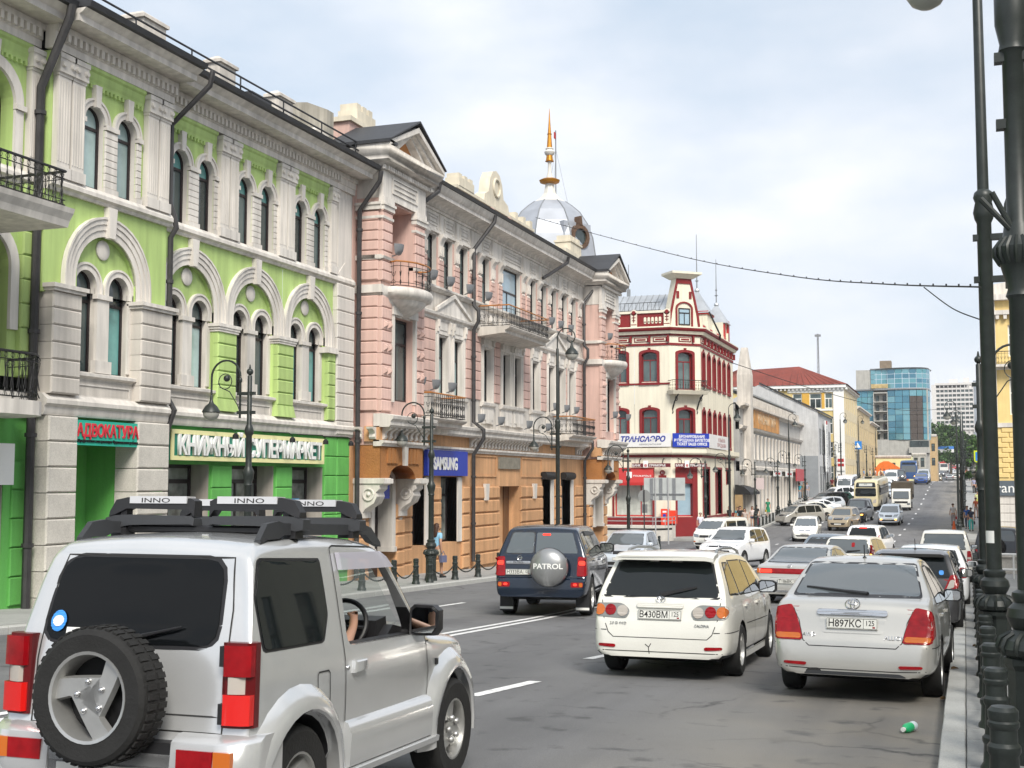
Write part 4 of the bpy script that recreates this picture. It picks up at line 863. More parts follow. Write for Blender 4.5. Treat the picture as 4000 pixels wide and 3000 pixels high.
# ------------------------------------------------------------------ red and cream corner building
RB = place('corner_building', 'cream corner building with oxblood red window frames, attic gable and bank on ground floor', 'building', (-19, 88, gz(87)))
TA = lambda u, d, z: (u, 86-d, z)                      # left face, u along X
_p1, _p2 = Vector((-19.2, 86, 0)), Vector((-17.35, 87.6, 0)); _cu = (_p2-_p1).normalized(); _cn = Vector((_cu.y, -_cu.x, 0)); CWD = (_p2-_p1).length
TC = lambda u, d, z: tuple(_p1+_cu*u+_cn*d+Vector((0, 0, z)))
TR = TL(-17.35)                                        # right face along the street
zl = -4.6
def arched(b, frb, T, c, w, zb, zt, rise, u0, u1, z0, z1, fr=.19, dep=.3, n=8):
    cell(b, u0, u1, z0, z1, c-w/2, c+w/2, zb, zt-rise, rise, 0, dep, n)
    p = opening_prof(w, zb, zt-rise, rise, n); o = [(-w/2-fr, zb-.12)]+[(x*(1+2*fr/w), z+fr*(.9 if z > zt-rise-.01 else 1)) for x, z in p[1:-1]]+[(w/2+fr, zb-.12)]
    frb.loft([[(c+x, 0, z) for x, z in p], [(c+x, .06, z) for x, z in p], [(c+x, .06, z) for x, z in o], [(c+x, 0, z) for x, z in o]], closed=True, caps=False) if 0 else None
    for (a, e), (f, g) in zip(zip(p, p[1:]), zip(o, o[1:])):
        q = [a, e, g, f]; frb.loft([[(c+x, 0, z) for x, z in q], [(c+x, .07, z) for x, z in q]])
        frb.poly([(c+a[0]*.998, -.28, a[1]), (c+e[0]*.998, -.28, e[1]), (c+e[0]*.998, .0, e[1]), (c+a[0]*.998, .0, a[1])])
    frb.box(c-w/2-fr, c+w/2+fr, 0, .1, zb-.22, zb-.05)
    frb.prism([(c-.08, zt+fr*.8), (c+.08, zt+fr*.8), (c+.1, zt+fr+.1), (c-.1, zt+fr+.1)], 0, .09)
wa, wc, wr = MB(TA), MB(TC), MB(TR); fa, fc, fr_ = MB(TA), MB(TC), MB(TR); ta, tc_, tr = MB(TA), MB(TC), MB(TR)
for c in (-20.65, -22.85, -25.0):
    arched(wa, fa, TA, c, 1.1, 7.05, 9.17, .22, c-1.08 if c > -24 else -30, c+1.1 if c < -21 else -19.2, 5.9, 9.6)
    arched(wa, fa, TA, c, 1.1, 2.9, 5.1, .22, c-1.08 if c > -24 else -30, c+1.1 if c < -21 else -19.2, 1.3, 5.9)
    for zb, zt in ((7.05, 8.95), (2.9, 4.88)): window(RB, TA, c, -.27, 1.1, zb, zt, .22, RED, GLASSW, bar_z=zt-.35, nv=1, fw=.06)
    fa.box(c+.74, c+1.46, 0, .05, 6.85, 6.97)
arched(wc, fc, TC, 1.22, 1.15, 6.5, 9.15, .22, 0, CWD, 5.9, 9.6); arched(wc, fc, TC, 1.22, 1.15, 2.7, 5.1, .22, 0, CWD, 1.3, 5.9)
for zb, zt in ((6.5, 8.93), (2.7, 4.88)): window(RB, TC, 1.22, -.27, 1.15, zb, zt, .22, RED, GLASSW, bar_z=zt-.45, nv=1, fw=.07)
rw = [87.9+k*2.05+.75 for k in range(5)]+[98.95]
for i, c in enumerate(rw):
    u0 = 87.6 if i == 0 else (rw[i-1]+c)/2; u1 = 101.0 if i == 5 else (rw[i+1]+c)/2
    arched(wr, fr_, TR, c, 1.05, 7.0, 9.25, .3, u0, u1, 5.9, 9.6, .14, n=6); arched(wr, fr_, TR, c, 1.05, 2.7, 5.1, .3, u0, u1, 1.3, 5.9, .14, n=6)
    for zb, zt in ((7.0, 8.95), (2.7, 4.8)): window(RB, TR, c, -.22, 1.05, zb, zt, .3, RED, GLASSW, bar_z=zt-.4, fw=.09)
# entablature bands on the three faces
for b, f, t_, u0, u1 in ((wa, fa, ta, -30, -19.2), (wc, fc, tc_, 0, CWD), (wr, fr_, tr, 87.6, 101.0)):
    b.box(u0, u1, -.3, 0, 9.6, 10.9)
    f.box(u0-.02, u1+.02, 0, .06, 9.62, 9.78); f.box(u0-.02, u1+.02, 0, .09, 10.30, 10.42)
    n = max(1, int((u1-u0)/1.25)); 
    for k in range(n):
        x = u0+(k+.5)*(u1-u0)/n
        f.box(x-.5, x+.5, 0, .03, 9.88, 10.2); t_.box(x-.42, x+.42, .03, .06, 9.94, 10.14); f.box(x-.33, x+.33, .06, .07, 9.985, 10.1) if k % 2 == 0 or b is not wr else None
        f.box(x+.55, x+.68, 0, .22, 9.84, 10.3)
    ext(t_, [(0, 10.42), (.22, 10.42), (.26, 10.5), (.34, 10.62), (0, 10.62)], u0-.12, u1+.14)
    ext(f, [(0, 10.62), (.36, 10.62), (.44, 10.72), (.46, 10.82), (0, 10.84)], u0-.18, u1+.2)
    ext(t_, [(0, 10.84), (.46, 10.84), (.46, 10.9), (.1, 10.98), (0, 10.98)], u0-.18, u1+.2)
    # ledge over the shop floor
    ext(t_, [(0, 1.92), (.35, 1.95), (.42, 2.05), (.42, 2.38), (0, 2.42)], u0-.15, u1+.2); f.box(u0, u1, 0, .08, 1.74, 1.9)
    f.box(u0-.03, u1+.03, 0, .07, zl, -2.42)
# ground floor openings
gl = [(-23.4, -20.5)]; wa.box(-30, -23.4, -.3, 0, zl, 1.3); cell(wa, -23.4, -19.2, zl, 1.3, -23.25, -20.45, -2.4, .85, 0, 0, .4)
fa.box(-23.5, -20.35, .001, .1, .7, 1.02)
for x in (-23.4, -20.5): fa.box(x, x+.14, -.3, .06, -2.4, .7)
window(RB, TA, -21.85, -.3, 2.8, -2.4, .85, 0, RED2, mat('vertical_blinds', (.46, .48, .44), .35, streak=.1, var=.2, vs=3), nv=2, fw=.09, name='shop_window')
cell(wc, 0, CWD, zl, 1.3, .5, 1.95, -2.4, .95, 0, 0, .4); fc.box(.38, 2.1, 0, .06, .95, 1.08); fc.box(.36, .5, -.3, .06, -2.5, .95); fc.box(1.7, 2.1, -.3, .06, -2.5, .95)
window(RB, TC, 1.22, -.3, 1.45, -2.4, .95, 0, RED2, GLASSB, bar_z=.1, fw=.1, name='shop_window'); fc.box(.5, 1.75, -.25, .03, -.1, .9)
for i, (a, e) in enumerate(((88.1, 90.4), (92.9, 95.2), (97.4, 99.0))):
    l, r = (87.6, 91.7) if i == 0 else ((91.7, 96.3) if i == 1 else (96.3, 101.0)); zb = -2.4 if i < 2 else -.2
    cell(wr, l, r, zl, 1.3, a, e, zb, .95, 0, 0, .4); fr_.box(a-.15, e+.15, 0, .07, .95, 1.1); fr_.box(a-.14, a, -.3, .06, zb, .95); fr_.box(e, e+.14, -.3, .06, zb, .95)
    window(RB, TR, (a+e)/2, -.3, e-a, zb, .95, 0, RED, GLASSW, nv=1, fw=.12, name='shop_window')
for w_, f, t_ in ((wa, fa, ta), (wc, fc, tc_), (wr, fr_, tr)): w_.build('wall', CREAM, RB); f.build('red_trim', RED, RB); t_.build('cornice', CREAM, RB)
# attic: pierced parapet, gable, roofs
b = MB(TA); b.box(-30, -19.25, -.35, -.1, 10.95, 11.95); b.build('parapet', RED, RB)
b = MB(TA)
for c in (-23.9, -22.85, -20.4):
    if 1:
        for k in range(5 if c > -22 else (3 if c > -23.5 else 0)): b.lathe([(.01, 0), (.09, 0), (.09, .05), (.01, .05)], (c-.55+k*.27, -.1, 11.58), 8, 'y'); b.box(c-.64+k*.27, c-.46+k*.27, -.1, -.055, 11.28, 11.58); b.lathe([(.01, 0), (.09, 0), (.09, .045), (.01, .045)], (c-.55+k*.27, -.1, 11.28), 8, 'y')
b.build('parapet_opening', CREAM, RB)
b = MB(TA); b.box(-30, -19.2, -.4, .0, 11.95, 12.12)
for x in (-21.75, -19.35, -24.1):
    b.box(x-.22, x+.22, -.4, .06, 10.95, 12.0); b.lathe([(.22, -.4), (.22, .06)], (x, 0, 12.0), 14, 'y')
b.build('parapet_pier', CREAM, RB)
b = MB(TA)
for x in (-21.75, -19.35):
    b.lathe([(.01, .0), (.14, 0), (.14, .05), (.01, .05)], (x, .045, 12.0), 10, 'y'); b.box(x-.03, x+.03, .05, .08, 11.3, 11.95); b.box(x-.14, x+.14, .05, .08, 11.62, 11.67); b.box(x-.12, x+.12, .05, .08, 11.42, 11.47); b.box(x-.2, x+.2, .05, .08, 11.12, 11.17)
b.build('pier_ornament', RED, RB)
gx = 1.26; b = MB(TC)   # corner gable: tapering slab with a cap
cell_p = [(gx-1.28, 10.95), (gx+1.28, 10.95), (gx+1.15, 11.9), (gx+.58, 14.42), (gx-.58, 14.42), (gx-1.15, 11.9)]
b.prism(cell_p, -.9, -.12); b.build('gable', CREAM, RB)
b = MB(TC); b.loft([[(gx-.66, .06, 14.4), (gx+.66, .06, 14.4), (gx+.66, -1.0, 14.4), (gx-.66, -1.0, 14.4)], [(gx-1.1, .35, 14.66), (gx+1.1, .35, 14.66), (gx+1.1, -1.2, 14.66), (gx-1.1, -1.2, 14.66)], [(gx-1.18, .42, 14.7), (gx+1.18, .42, 14.7), (gx+1.18, -1.25, 14.7), (gx-1.18, -1.25, 14.7)], [(gx-1.18, .42, 14.86), (gx+1.18, .42, 14.86), (gx+1.18, -1.25, 14.86), (gx-1.18, -1.25, 14.86)]]); b.build('gable_cap', CREAM, RB)
b = MB(TC)
for s in (-1, 1):
    for (x0, z0), (x1, z1) in (((1.28, 10.95), (1.15, 11.9)), ((1.15, 11.9), (.58, 14.42))): b.loft([[(gx+s*x0, d, z0), (gx+s*(x0-.17), d, z0), (gx+s*(x1-.17), d, z1), (gx+s*x1, d, z1)] for d in (-.12, -.06)])
b.box(gx-.5, gx+.5, -.12, -.055, 14.05, 14.42)
for s in (-1, 1): b.box(gx+s*.62-.07, gx+s*.62+.07, -.12, -.05, 10.97, 12.3)
ring(b, gx, 12.25, .55, .69, -.12, -.04, .0, 12, .75)
for s in (-1, 1): b.box(gx+s*.5-.1, gx+s*.5+.1, -.12, -.06, 13.0, 13.5)
b.build('gable_trim', RED, RB)
window(RB, TC, gx, -.11, .92, 11.1, 12.3, .0, DARK, GLASSB, bar_z=11.95, nv=1, fw=.07)
ZINC = mat('roof_zinc', (.45, .47, .49), .35, metal=.5, var=.15, vs=1.2)
b = MB(TA); b.loft([[(-30, -.5, 12.0), (-30, -3.2, 13.7), (-30, -9, 13.9), (-30, -9, 11)], [(-19.6, -.5, 12.0), (-19.6, -3.2, 13.7), (-19.6, -9, 13.9), (-19.6, -9, 11)]]); b.build('roof', ZINC, RB)
b = MB(TA)
for x in np.arange(-29.6, -19.5, .45): b.tube([(x, -.48, 12.03), (x, -3.2, 13.74)], .018, 4)
b.build('roof_seam', GREY, RB)
b = MB(TA)
for z in (12.75, 12.2): b.tube([(-30, -.35, z), (-19.9, -.35, z)], .02, 4)
for x in np.arange(-29.8, -19.9, .28): b.tube([(x, -.35, 12.1), (x, -.35, 12.75)], .013, 4)
b.build('roof_railing', IRON, RB)
def pyr(x, y, z0, hw, h, mast):
    b = MB(); b.loft([[(x-hw, y-hw, z0), (x+hw, y-hw, z0), (x+hw, y+hw, z0), (x-hw, y+hw, z0)], [(x-.12, y-.12, z0+h), (x+.12, y-.12, z0+h), (x+.12, y+.12, z0+h), (x-.12, y+.12, z0+h)]]); b.ball((x, y, z0+h+.1), .2, 8, 6); o = b.build('turret_roof', ZINC, RB, 30)
    b = MB(); b.tube([(x, y, z0+h), (x, y, z0+h+mast)], [.05, .02], 6); b.lathe([(.05, .8), (.16, .85), (.05, .9)], (x, y, z0+h), 8); b.ball((x, y, z0+h+1.3), .09, 6, 5); b.build('mast', GREY, RB)
pyr(-18.6, 93.0, 12.6, 1.15, 1.75, 4.4); pyr(-18.3, 99.3, 12.6, 1.0, 1.5, 3.8)
b = MB(TR); b.box(87.8, 100.9, -.5, -.2, 10.95, 11.5)
for u in (89, 91.5, 94.2, 97, 99.8): b.box(u-.2, u+.2, -.6, -.1, 10.95, 11.9)
b.box(92, 94.2, -1.5, -.3, 11.5, 12.7); b.box(98.3, 100.3, -1.4, -.25, 11, 12.65); b.build('attic', CREAM, RB)
b = MB(TR); b.box(91.9, 94.3, -1.6, -.2, 12.5, 12.75); b.box(98.4, 98.9, -.25, -.15, 11, 12.6); b.box(99.8, 100.35, -.3, -.1, 10.95, 12.9)
for u in (90.2, 92.9, 95.6): b.box(u-.35, u+.35, -.2, -.15, 11.05, 11.4)
b.build('attic_trim', RED2, RB)
pipe('drain_pipe', [(-16.9, 88.9, 12.2), (-16.8, 92.6, 10.95), (-16.9, 93, 10.7)], .07, RB)
for x, y, h in ((-25.5, 90, 3.2), (-23.4, 91, 2.6)):
    a = place('antenna_mast', 'thin rooftop antenna mast, '+('taller one' if h > 3 else 'shorter one')+' left of the attic gable', 'antenna', (x, y, 13.8), 'rooftop antenna masts'); b = MB(); b.tube([(x, y, 13.5), (x, y, 13.8+h)], [.05, .025], 5); b.build('mast', GREY, a); b = MB(); b.box(x-.12, x+.12, y-.1, y+.1, 13.8, 14.5); b.build('unit', GREY, a)
# balcony of the chamfer
b = MB(TC); b.loft([[(-.15, 0, 6.12), (CWD+.1, 0, 6.12), (CWD+.1, .8, 6.12), (-.15, .8, 6.12)], [(-.25, 0, 6.38), (CWD+.2, 0, 6.38), (CWD+.2, .95, 6.38), (-.25, .95, 6.38)]]); bo = b.build('balcony', CREAM, RB); bo['_o'] = list(RB['_o'])
balcony_rail(bo, [TC(x, d, 0)[:2] for x, d in ((-.15, .05), (-.15, .85), (CWD+.1, .85), (CWD+.1, .05))], 6.38, 7.1, style=1, step=.2)
b = MB(TC)
for u in (.2, CWD-.3):
    b.tube([(u, .02, 5.1), (u, .3, 5.6), (u, .85, 6.1)], .05, 6); b.tube([(u+.02, .55+.16*math.cos(t), 5.85+.16*math.sin(t)-.02) for t in np.linspace(0, 6.28, 11)], .03, 5); b.tube([(u, .02, 5.1), (u, .1, 4.9), (u, .0, 4.8)], .035, 5)
b.build('balcony_bracket', IRON, RB)
# banners, bank signs
BW = mat('banner_white', (.70, .69, .68), .6, var=.06, vs=.8)
t = place('banner', 'white airline banner on the left face of the corner building', 'banner', (-20.8, 85.55, 2.5)); b = MB(TA); b.box(-22.9, -19.05, .43, .47, 2.46, 3.4); b.build('sheet', BW, t)
NAVY = mat('letter_navy', (.01, .03, .28), .5)
text('lettering', 'ТРАНСАЭРО', .52, NAVY, lambda a, c, o: (-21.1+a, 86-.475-o, 2.83+c), t, .006, 1., .02, shear=.25); text('lettering', 'АВИАКОМПАНИЯ', .16, GREY, lambda a, c, o: (-20.55+a, 86-.475-o, 2.58+c), t, .004, 1.15, shear=.25)
b = MB(TA); b.loft([[(-22.8+k*.0, .476, 2.98+k*.055), (-19.9, .476, 2.98+k*.055), (-19.9, .484, 2.98+k*.055), (-22.8, .484, 2.98+k*.055)] for k in (0, .2)]); b.build('stripe', BW, t)
TCB = lambda u, d, z: TC(u, d+.5, z)
t = place('banner', 'deep blue ticket office banner across the building corner', 'banner', TC(1.6, .5, 2.5)); b = MB(TCB); b.box(-.1, CWD+.35, 0, .04, 2.44, 3.4); b.build('sheet', SBL, t)
for i, s in enumerate(('БРОНИРОВАНИЕ', 'И ПРОДАЖА БИЛЕТОВ', 'TICKET SALES OFFICE')): text('lettering', s, .27, SIGNW, lambda a, c, o: TCB(1.42+a, .045+o, 3.08-.26*i+c), t, .004, .92, .006)
t = place('banner', 'small white banner right of the blue ticket office banner', 'banner', TR(90, .5, 2.5)); b = MB(TR); b.box(88.3, 95.8, .44, .48, 2.42, 3.42); b.build('sheet', BW, t)
text('lettering', 'УЛЫБКА\nПРОДАЖИ', .38, mat('letter_brick', (.3, .12, .12), .6), lambda a, c, o: TR(93+a*1.8, .485+o, 2.95+c), t, .004, 1., .0)
MAR = mat('sign_maroon', (.13, .012, .02), .5)
def bank(T, u0, u1, z, lab, sz=.22, parts=('БАНК', 'ПРИМОРЬЕ'), hh=.27, mm=MAR, d0=.5):
    t = place('signboard', lab, 'sign', T((u0+u1)/2, d0, z)); b = MB(T); b.box(u0, u1, d0-.06, d0, z, z+hh); b.build('board', mm, t)
    w_ = u1-u0; b = MB(T); b.box(u0+w_*.30, u0+w_*.30+.34, d0-.08, d0+.02, z-.02, z+.46); b.build('logo_panel', SIGNW, t); b = MB(T); b.lathe([(.01, 0), (.11, 0), (.11, .01), (.01, .01)], (u0+w_*.3+.17, d0+.02, z+.12), 10, 'y'); b.build('logo', mat('logo_pink', (.5, .2, .2), .5), t)
    text('lettering', parts[0], sz, SIGNW, lambda a, c, o: T(u0+.03+a, d0+.006+o, z+.05+c), t, .004, 1., .004, align='LEFT'); text('lettering', parts[1], sz, SIGNW, lambda a, c, o: T(u0+w_*.3+.42+a, d0+.006+o, z+.05+c), t, .004, .95, .004, align='LEFT')
    for f in (.2, .8): b = MB(T); b.tube([T and (u0+w_*f, d0-.03, z+.27), (u0+w_*f, d0-.06, z+.5), (u0+w_*f, .02, z+.62)], .03, 5); b.build('sign_arm', IRON, t)
bank(TA, -21.85, -19.1, 1.04, 'long maroon bank sign on brackets above the left face shop window'); bank(TC, .1, 2.6, 1.04, 'long maroon bank sign on brackets above the chamfered corner')
t = place('awning', 'red bank awning over the big window with vertical blinds', 'awning', (-21.6, 85.5, 0)); b = MB(TA); b.loft([[(u, .02, .98), (u, .35, .95), (u, .75, -.02), (u, .75, -.22), (u, .68, -.22), (u, .02, .3)] for u in (-23.4, -20.35)]); b.build('canopy', RED2, t)
text('lettering', 'БАНК', .26, SIGNW, lambda a, c, o: (-22.85+a, 86-.55-c*-.4-o-.03, .3+c), t, .004, .95, .004, align='LEFT'); text('lettering', 'ПРИМОРЬЕ', .26, SIGNW, lambda a, c, o: (-21.75+a, 86-.55-o-.03, .3+c), t, .004, .9, .004, align='LEFT')
b = MB(TA); b.box(-22.2, -21.83, .52, .62, .2, .72); b.build('logo_panel', SIGNW, t)
t = place('house_number_sign', 'round dark red house number plate beside the corner entrance', 'sign', (-19.8, 85.9, .6)); b = MB(TA); b.lathe([(.01, 0), (.19, 0), (.19, .04), (.01, .04)], (-19.78, .01, .66), 14, 'y'); b.box(-20.05, -19.5, .01, .04, .28, .48); b.build('plate', RED, t)
text('lettering', '11', .2, SIGNW, lambda a, c, o: (-19.78+a, 86-.055-o, .6+c), t, .003)
# corner canopy, ramp, cash machine
t = place('payment_terminal', 'red payment terminal with white panels beside the bank corner', 'terminal', (-19.45, 85.3, -3)); b = MB(TA); b.box(-19.75, -19.22, .3, .75, -2.95, -1.85); b.box(-19.2, -18.7, .25, .9, -2.85, -1.95); b.build('cabinet', mat('terminal_red', (.75, .05, .02), .4), t)
b = MB(TA); b.box(-19.62, -19.35, .75, .77, -2.1, -1.98); b.box(-19.6, -19.4, .75, .77, -2.75, -2.6); b.build('panel', SIGNW, t); b = MB(TA); b.box(-19.6, -19.4, .75, .77, -2.45, -2.2); b.build('screen', SBL, t)
t = place('ramp', 'pale stone ramp with curved wall and black stripe before the bank', 'ramp', (-20, 84, -3.6)); arc = [(-26, 82.2), (-21, 82.0), (-19.6, 82.2), (-18.9, 82.8), (-18.6, 83.6), (-18.6, 84.7)]
b = MB(); b.loft([[(x, y, zl) for x, y in arc]+[(-26, 84.7, zl)], [(x, y, -2.95) for x, y in arc]+[(-26, 84.7, -2.95)]]); b.build('wall', GRANITE, t)
b = MB(); b.loft([[(x+.0, y-.03, -3.2), (x, y-.03, -3.08), (x, y+.01, -3.08), (x, y+.01, -3.2)] for x, y in arc[:-1]]); b.build('stripe', BLACK, t)
b = MB()
for z in (-2.35, -2.6): b.tube([(x, y+.05, z) for x, y in arc], .03, 6)
for x, y in arc: b.tube([(x, y+.05, -2.95), (x, y+.05, -2.35)], .025, 5)
b.build('handrail', mat('steel_bright', (.6, .6, .6), .3, metal=.8), t)
# road signs seen from behind
t = place('road_sign', 'large pale rectangular direction sign seen from behind on two posts', 'road sign', (-17.8, 78, gz(78))); b = MB()
b.box(-19.15, -16.5, 78, 78.04, -1.15, .28); b.build('board', mat('sign_back', (.46, .48, .47), .45, var=.1, vs=2), t)
b = MB(); b.box(-19.12, -16.52, 77.93, 77.98, -.78, -.72)
b.build('crossbar', GREY, t); b = MB()
for x in (-18.4, -17.58): b.tube([(x, 77.95, gz(78)), (x, 77.95, .3)], .045, 6); b.build('post', mat('galvanised', (.55, .55, .55), .4, metal=.5), t); b = MB()
for x in (-18.75, -18.15, -17.3): b = MB(); b.box(x, x+.2, 77.96, 77.99, -1.1, .24); b.build('stiffener', GREY, t)
t = place('road_sign', 'round grey road sign seen from behind on thin dark post', 'road sign', (-15.7, 64, gz(64))); b = MB(); b.lathe([(.01, 0), (.33, 0), (.33, .03), (.01, .03)], (-15.7, 64, -.72), 20, 'y'); b.build('disc', mat('sign_back_dark', (.26, .27, .27), .5), t); b = MB(); b.box(-15.85, -15.55, 64, 64.03, -1.6, -1.15); b.build('plate', GREY, t); b = MB(); b.tube([(-15.7, 63.95, gz(64)), (-15.7, 63.95, -.4)], .035, 6); b.build('post', PIPE, t)

# ------------------------------------------------------------------ buildings further up the street
def box_building(name, label, T, u0, u1, z0, z1, m, deep=10., loc=None, group=None, rows=(), wm=DARK, gm=GLASSW, wn=0, ww=1., cor=.3, cm=None, roofm=ROOF, wd=.12, shop=None, nv=1, arch=0, barf=.62):
    c = T((u0+u1)/2, 0, z0); t = place(name, label, 'building', c, group); b = MB(T)
    holes = []
    for zb, zt in rows:
        st = (u1-u0)/wn; holes.append([(u0+(k+.5)*st-ww/2, u0+(k+.5)*st+ww/2) for k in range(wn)])
    zz = z0
    for (zb, zt), hs in zip(rows, holes):
        zt1 = zt+.3; ed = [u0]+[(a[1]+q[0])/2 for a, q in zip(hs, hs[1:])]+[u1]
        if zb-.3 > zz: b.box(u0, u1, -.3, 0, zz, zb-.3)
        for (a, e), l, r in zip(hs, ed, ed[1:]): cell(b, l, r, zb-.3, zt1, a, e, zb, zt-arch, arch, 0, wd+.1, 6)
        zz = zt1
    if zz < z1: b.box(u0, u1, -.3, 0, zz, z1)
    b.box(u0, u1, -deep, -.45, z0, z1-.02); b.box(u0, u0+.3, -.5, -.001, z0, z1); b.box(u1-.3, u1, -.5, -.001, z0, z1)
    b.build('wall', m, t)
    b = MB(T); ext(b, [(0, z1-.35), (.1, z1-.35), (.15, z1-.2), (cor, z1-.12), (cor, z1+.05), (-.3, z1+.12)], u0-.05, u1+.05); b.build('cornice', cm or WHITE, t)
    b = MB(T); b.box(u0, u1, -deep, -.2, z1-.01, z1+.08); b.build('roof', roofm, t)
    for (zb, zt), hs in zip(rows, holes):
        for a, e in hs: window(t, T, (a+e)/2, -wd-.05, e-a, zb, zt-arch, arch, wm, gm, nv=nv, bar_z=zb+(zt-zb)*barf, fw=.08)
    return t
GS = mat('stucco_grey', (.40, .39, .375), .9, var=.14, vs=.6, streak=.2)
t = box_building('columned_building', 'grey two storey building with half columns, billboard and slim attic pylon', TL(-17.0), 101.6, 142, -4, 6.4, GS, 10, None, None, ((-2.2, .6), (2.0, 4.0)), DARK, GLASSW, 18, .75, .5, WHITE2, nv=0)
b = MB(TL(-17)); 
cb = MB(TL(-17)); cb.lathe([(.17, 0), (.2, .05), (.16, .12), (.15, 3.3), (.19, 3.35), (.22, 3.5)], (0, .08, -2.9), 8)
col = pieces('half_column', cb, WHITE2, t, [(101.6+(k+.0)*(40.4/18), 0, 0) for k in range(1, 18)], TL(-17), 40)
cb = MB(TL(-17)); cb.lathe([(.14, 0), (.17, .05), (.12, .12), (.11, 1.9), (.15, 2.0), (.18, 2.2)], (0, .08, 1.9), 8); pieces('half_column', cb, WHITE2, t, [(101.6+(k+.0)*(40.4/18), 0, 0) for k in range(1, 18)], TL(-17), 40)
ext(b, [(0, 1.0), (.25, 1.05), (.25, 1.3), (0, 1.4)], 101.6, 142); ext(b, [(0, 4.3), (.25, 4.4), (.35, 4.6), (0, 4.7)], 101.6, 142); b.build('string_course', WHITE2, t)
b = MB(TL(-17)); b.box(103.8, 105.2, -.5, .6, -4, 8.9); b.loft([[(103.8, .6, 8.9), (105.2, .6, 8.9), (105.2, -.5, 8.9), (103.8, -.5, 8.9)], [(104.2, .3, 11.2), (104.8, .3, 11.2), (104.8, -.2, 11.2), (104.2, -.2, 11.2)]]); b.build('pylon', WHITE2, t)
b = MB(TL(-17)); b.box(108.5, 137, -.6, -.05, 6.4, 7.5)
b.build('attic', WHITE2, t); b = MB(TL(-17)); b.loft([[(108, .1, 7.45), (138, .1, 7.45), (138, -4, 8.7), (108, -4, 8.7)], [(108, .1, 7.6), (138, .1, 7.6), (138, -4, 8.85), (108, -4, 8.85)]]); b.build('roof', mat('roof_grey', (.30, .31, .31), .6, var=.2), t)
b = MB(TL(-17)); b.box(108, 140, -.05, .12, 6.45, 7.3); b.build('attic_grille', BLACK, t); b = MB(TL(-17))
for u in np.arange(108.2, 140, .8): b.box(u, u+.3, .12, .2, 6.5, 7.25)
tag(b.build('baluster_row', WHITE2, t), kind='stuff')
bb = place('billboard', 'long orange billboard along the attic of the grey building', 'billboard', (-16.8, 115, 4.6)); b = MB(TL(-16.8)); b.box(108, 123.5, -.1, .05, 4.65, 6.5); b.build('panel', mat('billboard_orange', (.52, .24, .055), .6, var=.5, vs=.7), bb)
text('lettering', 'КРАСНЫЙ ТИГР', 1.1, mat('letter_sand', (.62, .47, .3), .6), lambda a, c, o: (-16.74+o, 115.4+a*1.25, 5.15+c), bb, .01, 1., .01)
for u, l in ((118.5, 'small white shop sign with red text, further along the grey building'), (127, 'small white and red shop sign, far end of the grey building')):
    q = place('signboard', l, 'sign', (-16.6, u, .5)); b = MB(TL(-16.6)); b.box(u, u+5, -.1, 0, .55, 1.1); b.build('board', SIGNW, q); b = MB(TL(-16.6)); b.box(u+.8, u+4, 0, .02, .72, .92); b.build('print', RED2, q)
q = place('signboard', 'red shop sign at the far end of the grey building', 'sign', (-16.5, 135, .3)); b = MB(TL(-16.4)); b.box(133.5, 140, -.1, 0, .1, 1.4); b.build('board', mat('sign_dull_red', (.45, .05, .06), .5), q)
# entrance porch between the red and the grey building
q = place('entrance_porch', 'dark rounded awning porch with tan side walls beside the corner building', 'porch', (-16.5, 102.5, -3.5)); b = MB(TL(-17.2)); b.loft([[(u, .0, -.2), (u, .7, -.35), (u, 1.2, -.8), (u, 1.2, -1.0), (u, 0, -1.0)] for u in (100.4, 105.5)]); b.build('canopy', BLACK, q); b = MB(TL(-17.2)); b.box(104.6, 106.8, 0, .7, -4, -1.0); b.box(100.3, 100.7, 0, .6, -4, -1); b.build('side_wall', mat('porch_tan', (.38, .26, .13), .8, var=.2), q)
q = place('signboard', 'pale framed shop sign above the rounded awning', 'sign', (-16.4, 106, .2)); b = MB(lambda u, d, z: (u, 105.9-d, z)); b.box(-17.1, -15.7, 0, .1, -.6, .35); b.build('board', mat('sign_pinkish', (.6, .5, .5), .5), q)
# white gabled building
T9 = TL(-15.0); t = place('gabled_building', 'white building with blank gable wall and vertical shop lettering', 'building', (-17, 146, -1.5)); b = MB(lambda u, d, z: (u, 141.9-d, z))
b.prism([(-15.0, -3), (-15.0, 7.8), (-21.4, 11.0), (-27.5, 7.8), (-27.5, -3)], -14, 0); b.build('wall', mat('stucco_pale', (.52, .52, .52), .85, var=.1, streak=.15), t)
b = MB(lambda u, d, z: (u, 141.85-d, z)); b.box(-17.3, -15.05, 0, .08, -3, 2.9); b.build('grey_panel', mat('panel_bluegrey', (.26, .28, .30), .8, var=.1), t)
b = MB(lambda u, d, z: (u, 141.9-d, z)); b.loft([[(-14.7, -14.2, 7.7), (-21.4, -14.2, 11.05), (-21.4, -14.2, 11.25), (-14.7, -14.2, 7.9)], [(-14.7, .15, 7.7), (-21.4, .15, 11.05), (-21.4, .15, 11.25), (-14.7, .15, 7.9)]]); b.build('roof', ROOF, t)
for k in range(5): window(t, T9, 143.6+k*2.5, .02, 1.0, -1.0, 1.8, 0, GREY, GLASSW, bar_z=1.0, fw=.1); 
for k in range(5): window(t, T9, 143.6+k*2.5, .02, 1.0, 3.2, 6.0, 0, GREY, GLASSW, bar_z=5.0, fw=.1)
q = place('signboard', 'vertical shop lettering board on the front of the white building', 'sign', (-14.6, 146, 2)); b = MB(T9); b.box(146.2, 148.2, .3, .4, 1.2, 7.0); b.build('board', SIGNW, q)
